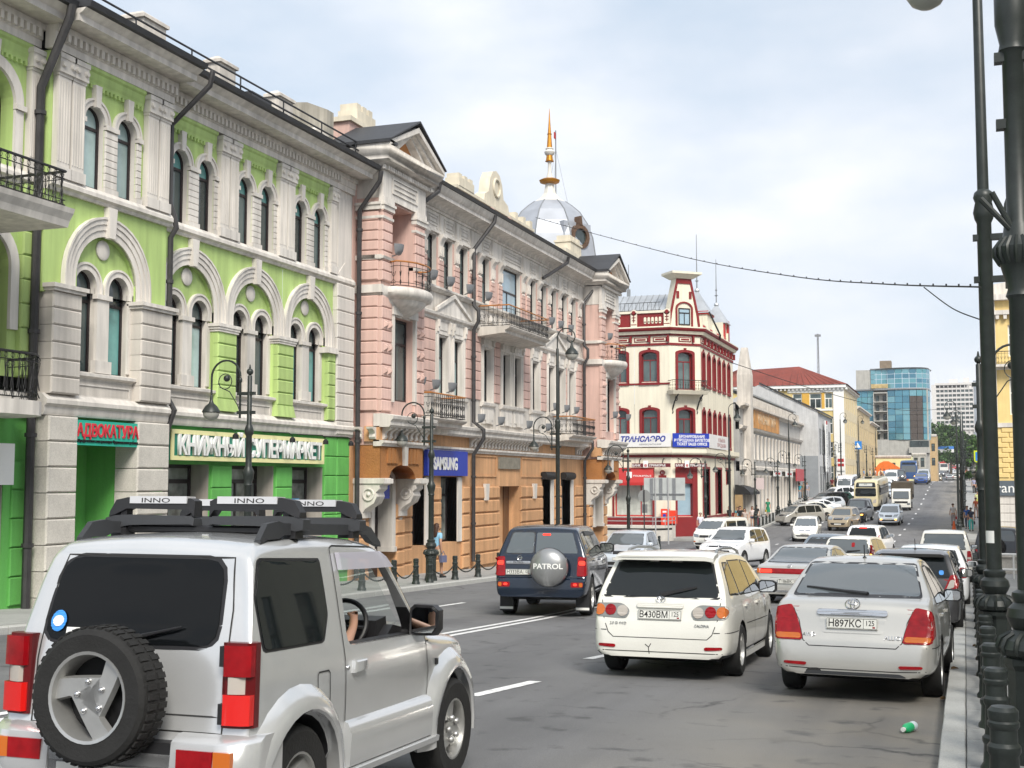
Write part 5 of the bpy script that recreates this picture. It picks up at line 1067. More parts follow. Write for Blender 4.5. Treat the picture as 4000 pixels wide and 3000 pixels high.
for i, ch in enumerate('ДОСТАЕВСКИЙ'): text('lettering', ch, .55, GREY, lambda a, c, o: (-14.59+o, 147.2+a*2.5, 6.0-i*.5+c), q, .01, 1., .0)
b = MB(T9); b.box(146.5, 147.9, .4, .42, 6.6, 7.0); b.build('logo', RED2, q)
# yellow building with a red roof
YEL = mat('stucco_yellow', (.66, .52, .22), .85, var=.08, streak=.1); OCH = mat('panel_ochre', (.62, .36, .06), .8, var=.1); TY = lambda u, d, z: (u, 160-d, z)
t = place('yellow_building', 'yellow four storey building with rusty red hipped roof and white corner', 'building', (-18, 166, -.8)); b = MB(TY)
ws = [(-20.0, -18.85), (-17.9, -16.45), (-16.05, -15.1)]
for zb, zt, z0, z1 in ((-.3, 2.0, -2, 2.6), (3.0, 5.0, 2.6, 5.6), (6.0, 8.0, 5.6, 8.6), (9.2, 11.1, 8.6, 11.6)):
    ed = [-30]+[(a[1]+q_[0])/2 for a, q_ in zip(ws, ws[1:])]+[-13.8]
    for (a, e), l, r in zip(ws, ed, ed[1:]): cell(b, l, r, z0, z1, a, e, zb, zt, 0, 0, .2); window(t, TY, (a+e)/2, -.15, e-a, zb, zt, 0, SIGNW, GLASSW, bar_z=zb+(zt-zb)*.65, nv=1, fw=.09)
b.box(-30, -13.8, -20, -.25, -2, 11.6); b.build('wall', YEL, t)
b = MB(TY); b.box(-15.0, -13.7, .0, .12, -2, 11.7); b.box(-20.6, -15.0, 0, .1, 11.2, 11.75); b.box(-30, -13.4, 0, .5, 11.75, 12.15); b.box(-20.5, -15.05, 0, .09, 8.9, 9.15)
for k in range(34): b.box(-30+k*.5, -29.75+k*.5, 0, .35, 11.5, 11.75)
b.build('trim', SIGNW, t); b = MB(TY)
for a, e in ((-18.8, -17.95), (-16.42, -16.08)): b.box(a, e, 0, .05, 9.2, 11.1)
b.build('ochre_panel', OCH, t)
b = MB(); b.loft([[(-33, 159.4, 12.15), (-13.2, 159.4, 12.15), (-13.2, 181, 12.15), (-33, 181, 12.15)], [(-27.5, 164, 14.6), (-19.6, 164, 14.9), (-19.6, 174, 14.9), (-27.5, 174, 14.6)]]); b.build('roof', mat('roof_rust', (.21, .045, .03), .7, var=.25, vs=.6, streak=.2), t)
b = MB()
for x in np.arange(-32, -13.4, .9): xt = max(-27.5, min(-19.6, x)); b.tube([(x, 159.4, 12.17), (xt, 164, 14.85 if xt > -21 else 14.7)], .04, 4)
b.build('roof_seam', mat('seam_rust', (.12, .03, .02), .7), t)
BEI = mat('stucco_beige', (.56, .44, .26), .85, var=.1, streak=.15)
T8 = TL(-13.75); rowsB = ((-.2, 2.2), (3.0, 5.0), (6.0, 8.0), (9.2, 11.1))
for k, (u0, u1, z1, l, m_) in enumerate(((160.3, 181, 12.0, 'white plastered street side wing of the yellow building with plain windows', mat('stucco_cream_warm', (.66, .56, .38), .85, var=.1, streak=.12)), (181.2, 206, 10.6, 'beige three storey building beyond the yellow one', BEI), (206.2, 224, 9.6, 'pale tan building nearest the glass tower on the left side', BEI))):
    box_building('beige_building', l, T8, u0, u1, -2.5, z1, m_, 8, None, 'pale buildings along the upper street', rowsB[:4 if k == 0 else 3], SIGNW, GLASSW, 7, 1.2, .4)
q = place('signboard', 'white sign with red squares on the corner of the yellow building', 'sign', (-14.3, 159.7, 2.4)); b = MB(TY); b.box(-14.7, -13.75, .15, .25, 1.4, 3.4); b.build('board', SIGNW, q); b = MB(TY); b.box(-14.6, -13.85, .25, .27, 2.5, 2.9); b.box(-14.6, -13.85, .25, .27, 1.95, 2.3); b.build('print', RED2, q)
# glass tower
TG = lambda u, d, z: (u, 235-d, z); GT = place('glass_tower', 'blue glass office tower with curved front and stacked concrete balconies', 'building', (-11, 242, 0))
GBL = [mat('curtain_glass_%d' % i, c, .08, spec=.9, metal=.35) for i, c in enumerate(((.10, .27, .36), (.07, .20, .28), (.17, .36, .42), (.12, .31, .36)))]; GDK = mat('curtain_glass_bronze', (.06, .045, .035), .1, spec=.9); CONC = mat('concrete', (.42, .41, .38), .85, var=.12, streak=.15)
b = MB(TG); b.box(-18.2, -5.6, -16, -1.2, -1, 16.6); b.box(-14.8, -12.5, -1.2, -.25, 7.4, 16.0) if 0 else None; b.box(-14.9, -5.5, -1.3, .3, -1, 7.5); b.box(-18.0, -15.3, -10, -1, 16.6, 20.4); b.build('core', CONC, GT)
pts = [(-12.5, .0), (-11.2, .35), (-9.9, .5), (-8.7, .45), (-7.5, .2), (-6.5, -.4), (-5.8, -1.3), (-5.4, -2.6), (-5.3, -4.5)]
fl = 0
pan = {}
rng = random.Random(3)
def panel(p, q, z0, z1, m):
    b = MB(TG); dx, dy = q[0]-p[0], q[1]-p[1]; L_ = math.hypot(dx, dy); nx_, ny = -dy/L_, dx/L_
    b.loft([[(p[0], p[1], z0), (q[0], q[1], z0), (q[0], q[1], z1), (p[0], p[1], z1)], [(p[0]+nx_*.05, p[1]+ny*.05, z0), (q[0]+nx_*.05, q[1]+ny*.05, z0), (q[0]+nx_*.05, q[1]+ny*.05, z1), (p[0]+nx_*.05, p[1]+ny*.05, z1)]]); b.build('glass_panel', m, GT)
for i in range(8):
    for k in range(8):
        z0 = 7.6+k*1.12
        panel([pts[i][0]+.03, pts[i][1]], [pts[i+1][0]-.03*(i < 6), pts[i+1][1]], z0, z0+1.06, GDK if i in (3, 4) and k < 7 else GBL[rng.choice((0, 0, 1, 2) if i < 3 else (1, 2, 3))])
    for k in range(4):
        z0 = 16.95+k*.86
        panel([pts[i][0]+.03, pts[i][1]-.6], [pts[i+1][0]-.03*(i < 6), pts[i+1][1]-.6], z0, z0+.81, GBL[rng.choice((0, 2, 3, 1))])
for i in range(3):
    for k in range(8): panel([-18.1+i*1.07, -.6], [-17.08+i*1.07, -.6], 7.6+k*1.12, 8.66+k*1.12, GBL[rng.choice((0, 2, 3))])
for i in range(3):
    for k in range(4): panel([-15.4+i*.97, -.9], [-14.48+i*.97, -.9], 16.95+k*.86, 17.76+k*.86, GBL[rng.choice((2, 3, 2))])
b = MB(TG); ou = [(x, y+.25) for x, y in pts]; b.loft([[(-18.2, -.3, 16.6)]+[(x, y, 16.6) for x, y in ou]+[(-5.2, -8, 16.6), (-18.2, -8, 16.6)], [(-18.2, -.3, 16.85)]+[(x, y, 16.85) for x, y in ou]+[(-5.2, -8, 16.85), (-18.2, -8, 16.85)]])
b.loft([[(-15.5, -.8, 20.4)]+[(x, y-.4, 20.4) for x, y in pts]+[(-5.2, -8, 20.4), (-15.5, -8, 20.4)], [(-15.5, -.8, 20.6)]+[(x, y-.2, 20.6) for x, y in pts]+[(-5.0, -8, 20.6), (-15.5, -8, 20.6)]]); b.build('floor_slab', GREY, GT)
b = MB(TG)
for k in range(5):
    z = 7.5+k*1.72; b.box(-14.95, -12.5, -1.1, .3, z, z+.16); b.box(-14.95, -12.5, -1.2, -1.0, z+.16, z+1.72); b.box(-14.98, -14.85, -1.0, .25, z, z+1.7); b.box(-12.6, -12.48, -1.0, .25, z, z+1.7)
b.box(-14.95, -12.5, -1.1, .3, 16.0, 16.2); b.build('balcony_stack', CONC, GT)
for k in range(5):
    z = 7.66+k*1.72
    for x in (-14.3, -13.1): window(GT, TG, x, -.98, .55, z+.02, z+1.15, 0, BLACK, GLASSW, fw=.05)
b = MB(TG); b.box(-13.9, -11.9, -6, -3, 20.6, 22.2); b.build('roof_plant', mat('plant_brown', (.22, .17, .12), .8, var=.2), GT)
b = MB(TG); b.box(-15.3, -12.3, .3, .9, 7.6-.6, 7.5) if 0 else b.box(-9.0, -5.4, .3, 1.0, 5.2, 6.2); b.build('canopy', CONC, GT); b = MB(TG); b.box(-8.8, -5.6, .3, .5, 6.2, 7.4); b.build('window_band', GLASSW, GT)
b = MB(TG); b.box(-15.3, -12.4, -.4, .2, 16.95, 17.7); b.build('banner_wrap', mat('banner_tan', (.5, .38, .18), .7, var=.3), GT)
# hotel block
TH = lambda u, d, z: (u, 480-d, z); HT = place('hotel_block', 'tall white slab block with a grid of dark windows above the trees', 'building', (-2, 486, 20)); HW = mat('panel_white', (.62, .60, .58), .8, var=.06)
b = MB(TH); b.box(-10, 4.2, -12, -.5, 0, 35.2); b.box(-10.1, -8.6, -12, .3, 0, 35.4); b.box(-9, 5, -12, -.2, 35.2, 36.0); b.box(-4, -1, -9, -4, 36, 37.6); b.box(1, 3, -9, -4, 36, 38); b.build('wall', HW, HT)
b = MB(TH); b.box(4.2, 6.3, -12, -.3, 0, 36.6); b.build('end_wall', mat('panel_slate', (.26, .29, .33), .7, var=.2, vs=.5), HT)
b = MB(TH)
for k in range(10): b.box(-8.6, 4.2, -.5, 0, 18.9+k*1.62, 19.55+k*1.62)
for i in range(10): b.box(-8.6+i*1.42-.12, -8.6+i*1.42+.12, -.5, .08, 18, 35)
b.build('facade_grid', HW, HT)
for k in range(9):
    for i in range(9): window(HT, TH, -7.9+i*1.42, -.45, 1.12, 19.6+k*1.62, 20.5+k*1.62, 0, GREY, GLASSW, fw=.07, nv=1)
b = MB(TH); b.box(-8.6, 2, -.5, .05, 34.3, 35.1); b.build('dark_frieze', BLACK, HT)
# small buildings at the crest
TS_ = lambda u, d, z: (u, 216-d, z); t = box_building('pale_yellow_house', 'low pale yellow house below the glass tower', TS_, -13.6, -8.0, -1.5, 4.3, mat('stucco_lemon', (.72, .70, .38), .85, var=.08), 8, None, None, ((1.4, 3.2),), SIGNW, GLASSW, 3, .7, .25, nv=1)
t = place('orange_shop', 'orange arched shop front in front of the pale yellow house', 'building', (-11.4, 212, -.1)); ORG = mat('panel_orange', (.72, .16, .02), .6, var=.15); b = MB(lambda u, d, z: (u, 213-d, z))
prf = [(-13.6, -.8), (-13.6, 2.2), (-12.9, 3.0), (-12.2, 3.4), (-11.4, 3.4), (-10.6, 2.9), (-9.0, 1.9), (-8.4, 1.5), (-8.4, -.8)]; b.prism(prf, -1.5, 0); b.build('front', ORG, t); b = MB(lambda u, d, z: (u, 213-d, z))
for x, r, z in ((-12.6, .5, 1.4), (-11.3, .55, 1.5), (-10.0, .45, 1.0)): ring(b, x, z, r*.5, r, 0, .1, .9, 10)
b.build('arch_trim', mat('panel_ivory', (.75, .65, .45), .6), t); b = MB(lambda u, d, z: (u, 213-d, z))
for x in (-12.6, -11.3, -10.0): b.box(x-.2, x+.2, .01, .04, -.6, 1.4)
b.build('opening', DARK, t)
t = box_building('brick_house', 'narrow tan house right of the glass tower', lambda u, d, z: (u, 240-d, z), -5.6, -4.4, -1.5, 8.6, mat('stucco_tan', (.5, .36, .2), .85, var=.15), 12, None, None, ((3.0, 4.4), (5.6, 7.0)), DARK, GLASSW, 1, .6, .15)
t = box_building('concrete_house', 'grey concrete building below the tower canopy', lambda u, d, z: (u, 226-d, z), -8.2, -5.9, -1.5, 4.9, CONC, 8, None, None, ((.2, 1.6), (2.6, 4.2)), DARK, GLASSW, 2, .7, .2)
q = place('banner', 'blue and white banner hung across the far street', 'banner', (-2.8, 330, 9)); b = MB(lambda u, d, z: (u, 330-d, z)); b.box(-6.4, -2.0, 0, .05, 7.4, 8.5); b.build('sheet', BW, q); b = MB(lambda u, d, z: (u, 330-d, z)); b.box(-6.4, -2.0, .05, .07, 8.2, 8.9); b.build('stripe', mat('banner_blue', (.05, .2, .55), .6), q)
# corner building on the right
YR = mat('stucco_gold', (.74, .56, .24), .85, var=.08, streak=.1); TQ = lambda u, d, z: (u, 92-d, z); zl = -4.2
t = place('yellow_corner_building', 'ornate yellow building with white bands and dark shop sign behind the lamp posts', 'building', (8, 98, -3.8)); b = MB(TQ)
for zb, zt, z0, z1 in ((4.6, 7.2, 4.0, 8.0), (8.6, 10.8, 8.0, 11.4)):
    for k in range(5): cell(b, 2.15+k*2.8, 4.95+k*2.8, z0, z1, 3.15+k*2.8, 4.25+k*2.8, zb, zt, 0, 0, .3); window(t, TQ, 3.7+k*2.8, -.2, 1.1, zb, zt, 0, SIGNW, GLASSW, bar_z=zb+1.5, nv=1, fw=.08)
b.box(2.15, 16, -14, -.35, zl, 12.9); b.box(2.15, 16.15, -.35, 0, zl, 4.0); b.box(2.15, 16.15, -.35, 0, 11.4, 12.9); b.build('wall', YR, t)
b = MB(TQ); b.box(2.0, 16.3, 0, .35, 11.5, 11.8); b.box(2.0, 16.3, 0, .5, 12.5, 12.9); b.box(2.1, 16.2, 0, .12, 7.7, 8.1); b.box(2.1, 16.2, 0, .12, 3.75, 4.05); b.box(2.1, 16.2, 0, .06, zl, -.9); b.box(2.1, 2.35, 0, .1, 4, 12.5); b.loft([[(2.2, -.3, 12.9), (3.9, -.3, 12.9), (3.9, -1.5, 12.9), (2.2, -1.5, 12.9)], [(2.3, -.3, 13.7), (3.6, -.3, 13.9), (3.6, -1.5, 13.9), (2.3, -1.5, 13.7)]]); b.build('band', WHITE, t)
for k in range(10):
    blocks(t, TQ, YR, 2.2+(.35 if k % 2 else 0), 2.95+(.35 if k % 2 else 0), 0, .07, [.3+k*.345], .31, .03); blocks(t, TQ, YR, 3.05+(.35 if k % 2 else 0), 4.0, 0, .07, [.3+k*.345], .31, .03)
for k in range(5): blocks(t, TQ, WHITE, 2.2, 4.6, .06, .13, [-3.9+k*.6], .57, .03)
b = MB(TQ)
for k in range(6): b.prism([(2.4+k*.5, 11.2), (2.6+k*.5, 11.2), (2.62+k*.5, 11.5), (2.38+k*.5, 11.5)], 0, .3)
b.build('bracket', WHITE, t)
bo = MB(TQ); bo.box(2.3, 5.2, 0, .9, 7.85, 8.0); bo = bo.build('balcony', WHITE, t); bo['_o'] = list(t['_o']); balcony_rail(bo, [(2.35, 91.95), (2.35, 91.15), (5.1, 91.15)], 8.0, 8.9, style=1, step=.2)
q = place('signboard', 'dark grey shop sign with white lowercase letters on the yellow corner building', 'sign', (3.2, 91.8, -.6)); b = MB(TQ); b.box(1.9, 6.5, .14, .25, -.92, .1); b.build('board', mat('sign_slate', (.09, .11, .13), .5), q); text('lettering', 'tran', .95, SIGNW, lambda a, c, o: (1.72+a, 92-.26-o, -.7+c), q, .01, 1., .0, align='LEFT')
# building beside the photographer, right side
T7 = lambda u, d, z: (6.2-d, u, z)
box_building('street_building', 'pale building along the near right pavement', T7, -30, 54, -4, 6.6, CREAM, 8, None, None, ((-.9, 1.6), (3.0, 5.4)), DARK, GLASSW, 28, 1.2, .8, WHITE)
# ------------------------------------------------------------------ vehicles
def paint(n, c, metal=0., rough=.32): return mat('paint_'+n, c, rough, metal=metal, coat=.85, var=.035, vs=3, spec=.5, fine=.03, bs=220)
P_SIL = paint('silver', (.60, .61, .62), .5, .22); P_SIL2 = paint('silver_warm', (.52, .51, .48), .5, .32); P_WHT = paint('white', (.70, .69, .64)); P_WHT2 = paint('white_cool', (.78, .79, .81))
P_NAVY = paint('navy', (.005, .013, .030), .2, .2); P_DGR = paint('dark_grey', (.055, .055, .058), .4); P_BLK = paint('black', (.015, .015, .018)); P_CHAMP = paint('champagne', (.42, .34, .23), .5)
P_BLUE = paint('blue', (.01, .06, .26), .2); P_RED = paint('red', (.35, .02, .02)); P_CRM = paint('cream', (.62, .54, .34)); P_BBUS = paint('bus_blue', (.008, .05, .17)); P_LGR = paint('light_grey', (.55, .60, .66), .3)
CGL = mat('car_glass', (.010, .013, .014), .03, spec=.5, coat=.1); CGLD = mat('car_glass_privacy', (.006, .007, .008), .04, spec=.22); CGL2 = mat('car_glass_grey', (.09, .105, .115), .05, spec=.8, coat=.3)
CGLT = mat('car_glass_clear', (.55, .72, .66), .02, trans=1., ior=1.05, alpha=.35)
TYRE = mat('tyre_rubber', (.016, .016, .016), .85, var=.25, vs=6, bump=.2, bs=60); ALLOY = mat('alloy', (.50, .50, .49), .38, metal=.75, var=.12, vs=8); PLAST = mat('plastic_black', (.016, .016, .018), .5); PLASG = mat('plastic_grey', (.034, .036, .04), .55)
L_RED = mat('lens_red', (.27, .004, .008), .15, spec=.4, coat=.15, var=.25, vs=14); L_REDL = mat('lens_red_lit', (.6, .01, .01), .2, emit=(1, .06, .03), es=1.3); L_AMB = mat('lens_amber', (.52, .13, .015), .15, coat=.6); L_AMBL = mat('lens_amber_lit', (.7, .25, .02), .2, emit=(1, .42, .06), es=3.5)
L_CLR = mat('lens_clear', (.44, .40, .36), .12, coat=.7); L_HEAD = mat('headlamp', (.20, .22, .24), .1, metal=.4, coat=.8); L_HEADL = mat('headlamp_lit', (.30, .32, .34), .2, emit=(1, .95, .85), es=.12, coat=.8); L_BULB = mat('headlamp_bulb', (.9, .9, .9), .2, emit=(1, .96, .88), es=5.); CHROME = mat('chrome', (.62, .62, .63), .12, metal=.95); MIRR = mat('mirror', (.75, .78, .80), .02, metal=1.)
GAPM = mat('gap_dark', (.02, .02, .02), .8); PLATE = mat('plate_white', (.66, .66, .62), .4, var=.06, vs=20)
def chaikin(p, n=2):
    for _ in range(n):
        q = [p[0]]
        for a, b in zip(p, p[1:]): q += [(a[0]*.75+b[0]*.25, a[1]*.75+b[1]*.25), (a[0]*.25+b[0]*.75, a[1]*.25+b[1]*.75)]
        p = q+[p[-1]]
    return p
def rpoly(pts, r=.04, n=3):
    out = []; N_ = len(pts)
    for i, p in enumerate(pts):
        a, b = pts[i-1], pts[(i+1) % N_]; da = math.dist(p, a); db = math.dist(p, b); ra = min(r, da*.45); rb = min(r, db*.45)
        A = (p[0]+(a[0]-p[0])*ra/da, p[1]+(a[1]-p[1])*ra/da); B = (p[0]+(b[0]-p[0])*rb/db, p[1]+(b[1]-p[1])*rb/db)
        for k in range(n+1): t = k/n; out.append(((1-t)**2*A[0]+2*t*(1-t)*p[0]+t*t*B[0], (1-t)**2*A[1]+2*t*(1-t)*p[1]+t*t*B[1]))
    return out
class Shell:
    def __init__(s, L, W, zb, top, plan=None, side=None, rc=.07, crown=.03, q=1):
        s.L, s.W, s.zb, s.rc, s.cr = L, W, zb, rc, crown
        tp = chaikin(top, 2); s.ty = np.array([p[0] for p in tp]); s.tz = np.array([p[1] for p in tp]); s.ty = np.maximum.accumulate(s.ty+np.arange(len(tp))*1e-6)
        pl = chaikin(plan or [(0, .80), (.02, .90), (.12, .965), (.5, .995), (L*.4, 1), (L*.7, .995), (L-.5, .96), (L-.15, .88), (L-.03, .78), (L, .66)], 2); s.py = np.array([p[0] for p in pl]); s.pv = np.array([p[1] for p in pl])
        H = max(s.tz); sd = chaikin(side or [(zb, .90), (zb+.12, .975), (.55, 1), (.8, .995), (.95, .965), (H-.1, .80), (H, .74)], 2); s.sz = np.array([p[0] for p in sd]); s.sv = np.array([p[1] for p in sd]); s.q = q
        s.Y = np.linspace(0, L, 900); s.T = s.top(s.Y); s.P = np.interp(s.Y, s.py, s.pv)
    def top(s, y): return np.interp(y, s.ty, s.tz)
    def w0(s, y, z): return s.W*np.interp(y, s.py, s.pv)*np.interp(z, s.sz, s.sv)
    def hw(s, y, z):
        t = s.top(y); r = np.minimum(s.rc, (t-s.zb)*.35); e = np.clip((z-(t-r))/r, 0, 1)
        x = s.w0(y, np.minimum(z, t-r)) - r*(1-np.sqrt(1-e*e)); c = np.maximum(s.cr*np.minimum(1, t-s.zb), 1e-4)
        return np.where(z > t+c, -1, np.where(z > t, x*np.sqrt(np.clip(1-(z-t)/c, 0, 1)), x))
    def mesh(s, name):
        ny = 70 if s.q else 36; ys = np.unique(np.concatenate([s.ty, np.linspace(0, s.L, ny), s.py]).round(4)); keep = [ys[0]]
        for y in ys[1:]:
            if y-keep[-1] > (.011 if s.q else .03): keep.append(y)
        keep[-1] = s.L; ns = 16 if s.q else 9; rings = []
        for y in keep:
            t = float(s.top(y)); r = min(s.rc, (t-s.zb)*.35); h = [(0, s.zb)]
            wb = float(s.w0(y, s.zb)); h += [(wb*.55, s.zb), (wb-.05, s.zb), (wb-.012, s.zb+.012)]
            for z in np.linspace(s.zb+.05, t-r, ns): h.append((float(s.w0(y, z)), z))
            xs = float(s.w0(y, t-r))
            for k in range(1, 6): a = math.pi/2*k/5; h.append((xs-r+r*math.cos(a), t-r+r*math.sin(a)))
            xt = xs-r
            for f in (.7, .35, 0): h.append((xt*f, t+s.cr*(1-f*f)*min(1, (t-s.zb))))
            rings.append([(x, y, z) for x, z in h]+[(-x, y, z) for x, z in h[-2:0:-1]])
        return MB().loft(rings).mesh(name)
    def ry(s, x, z):
        i = np.argmax((s.W*s.P*0+s.hw(s.Y, z)) >= abs(x)); return float(s.Y[i])
    def fy(s, x, z):
        m = (s.hw(s.Y, z) >= abs(x))[::-1]; i = np.argmax(m); return float(s.Y[::-1][i])
    def fn(s, v, off):
        if v == 'r': return lambda x, z, o=0: (x, s.ry(x, z)-off-o, z)
        if v == 'f': return lambda x, z, o=0: (x, s.fy(x, z)+off+o, z)
        g = 1 if v == 'R' else -1
        def side(y, z, o=0):
            h = float(s.hw(y, z))
            if h < s.W*.62:
                ok = np.where(s.hw(s.Y, z) > s.W*.62)[0]
                if len(ok): y = float(s.Y[ok[np.argmin(abs(s.Y[ok]-y))]]); h = float(s.hw(y, z))
            return (g*(h+off+o), y, z)
        return side
def patch(b, poly, f, nx=6, nz=6, skirt=.02):
    zs = [p[1] for p in poly]; z0, z1 = min(zs), max(zs); e = (z1-z0)*1e-3; G = []
    zr = [z0+e]
    for z in sorted(list(np.linspace(z0+e, z1-e, nz+1))+[q for q in zs if nz > 4]):
        if z-zr[-1] > (z1-z0)*.012: zr.append(z)
    zr[-1] = z1-e
    for z in zr:
        xs = []
        for (ax, az), (bx, bz) in zip(poly, poly[1:]+poly[:1]):
            if (az-z)*(bz-z) <= 0 and az != bz: xs.append(ax+(bx-ax)*(z-az)/(bz-az))
        if len(xs) < 2: continue
        G.append([(min(xs)+(max(xs)-min(xs))*i/nx, z) for i in range(nx+1)])
    I = [[b.pt(f(x, z)) for x, z in r] for r in G]
    for A, B in zip(I, I[1:]):
        for i in range(nx): b.face((A[i], A[i+1], B[i+1], B[i]))
    if skirt:
        bd = [(0, i) for i in range(nx+1)]+[(k, nx) for k in range(1, len(G))]+[(len(G)-1, i) for i in range(nx-1, -1, -1)]+[(k, 0) for k in range(len(G)-2, 0, -1)]
        J = [b.pt(f(*G[r][c], -skirt)) for r, c in bd]
        for k in range(len(bd)):
            k2 = (k+1) % len(bd); r, c = bd[k]; r2, c2 = bd[k2]; b.face((I[r][c], I[r2][c2], J[k2], J[k]))
    return b
def ribbon(b, pts, f, w=.008):
    P = []
    for a, c in zip(pts, pts[1:]):
        n = max(1, int(math.dist(a, c)/.06)); P += [(a[0]+(c[0]-a[0])*k/n, a[1]+(c[1]-a[1])*k/n) for k in range(n)]
    P.append(pts[-1]); prev = None
    for i, p in enumerate(P):
        a = P[max(0, i-1)]; c = P[min(len(P)-1, i+1)]; d = math.dist(a, c) or 1; nx_, nz_ = -(c[1]-a[1])/d*w/2, (c[0]-a[0])/d*w/2
        cur = (b.pt(f(p[0]+nx_, p[1]+nz_)), b.pt(f(p[0]-nx_, p[1]-nz_)))
        if prev: b.face((prev[0], prev[1], cur[1], cur[0]))
        prev = cur
WHL = {}
def wheel(root, x, y, r, w=.2, rr=.62, kind=5, side=1, rm=ALLOY):
    k = (r, w, rr, kind, rm.name)
    if k not in WHL:
        t = MB(); R_ = r*rr; t.lathe([(R_*.97, -w/2+.02), (R_, -w/2), (r*.9, -w/2-.006), (r*.97, -w/2+.012), (r, -w/2+.04), (r, w/2-.04), (r*.97, w/2-.012), (r*.9, w/2+.006), (R_, w/2), (R_*.97, w/2-.02)], n=26, axis='x', caps=False)
        m1 = t.mesh('tyre', 35); d = MB(); d.m = 1; d.lathe([(R_, -.03), (R_*.9, .0), (.01, .0)], n=22, axis='x'); d.m = 0
        d.lathe([(R_, w/2-.03), (R_*1.005, w/2-.004), (R_*.93, w/2-.004), (R_*.9, w/2-.05), (R_*.88, 0)], n=26, axis='x', caps=False); d.lathe([(.2*r, .0), (.2*r, w/2-.035), (.1*r, w/2-.02), (.01, w/2-.02)], n=14, axis='x')
        for i in range(kind):
            a = 2*math.pi*i/kind+.3; ca, sa = math.cos(a), math.sin(a); hw_ = R_*(.30 if kind <= 3 else (.17 if kind < 7 else .09)); off = R_*.22 if kind == 3 else 0
            rg = []
            for q, zt in ((.12*r, w/2-.03), (R_*.93, w/2-.03)): rg.append([(zt-.045, (q*ca-(s_*hw_+off)*sa), (q*sa+(s_*hw_+off)*ca)) for s_ in (-1, 1)]+[(zt, (q*ca-(s_*hw_*.8+off)*sa), (q*sa+(s_*hw_*.8+off)*ca)) for s_ in (1, -1)])
            d.loft(rg)
        if kind == 3:
            for i in range(5): a = 2*math.pi*i/5; d.ball((w/2-.015, .22*r*math.cos(a), .22*r*math.sin(a)), .022, 8, 6)
        WHL[k] = (m1, d.mesh('rim', 35))
    m1, m2 = WHL[k]; o = link('wheel', m1, TYRE, root, (x, y, r)); c = link('rim', m2, [rm, PLAST], o)
    if side < 0: o.rotation_euler.z = math.pi
    o.rotation_euler.x = random.random()*6
    return o
def plate(root, T, s1, s2='125', w=.52, m=PLATE):
    b = MB(T); b.box(-w/2, w/2, 0, .018, 0, .112); o = b.build('number_plate', m, root)
    b = MB(T); 
    for a, e, g, h in ((-w/2+.004, w/2-.004, .104, .108), (-w/2+.004, w/2-.004, .004, .008), (-w/2+.004, -w/2+.008, .004, .108), (w/2-.008, w/2-.004, .004, .108), (w*.22, w*.228, .004, .108)): b.box(a, e, .018, .0195, g, h)
    b.build('plate_frame', GAPM, root)
    if s1:
        text('plate_number', s1, .105, GAPM, lambda a, c, o_: T(-w*.14+a, .0195+o_, .022+c), root, .001, .9, .001); text('plate_region', s2, .075, GAPM, lambda a, c, o_: T(w*.35+a, .0195+o_, .04+c), root, .001, .85)
        b = MB(T); b.box(w*.40, w*.45, .018, .02, .015, .03); b.build('plate_flag', L_RED, root)
    return o
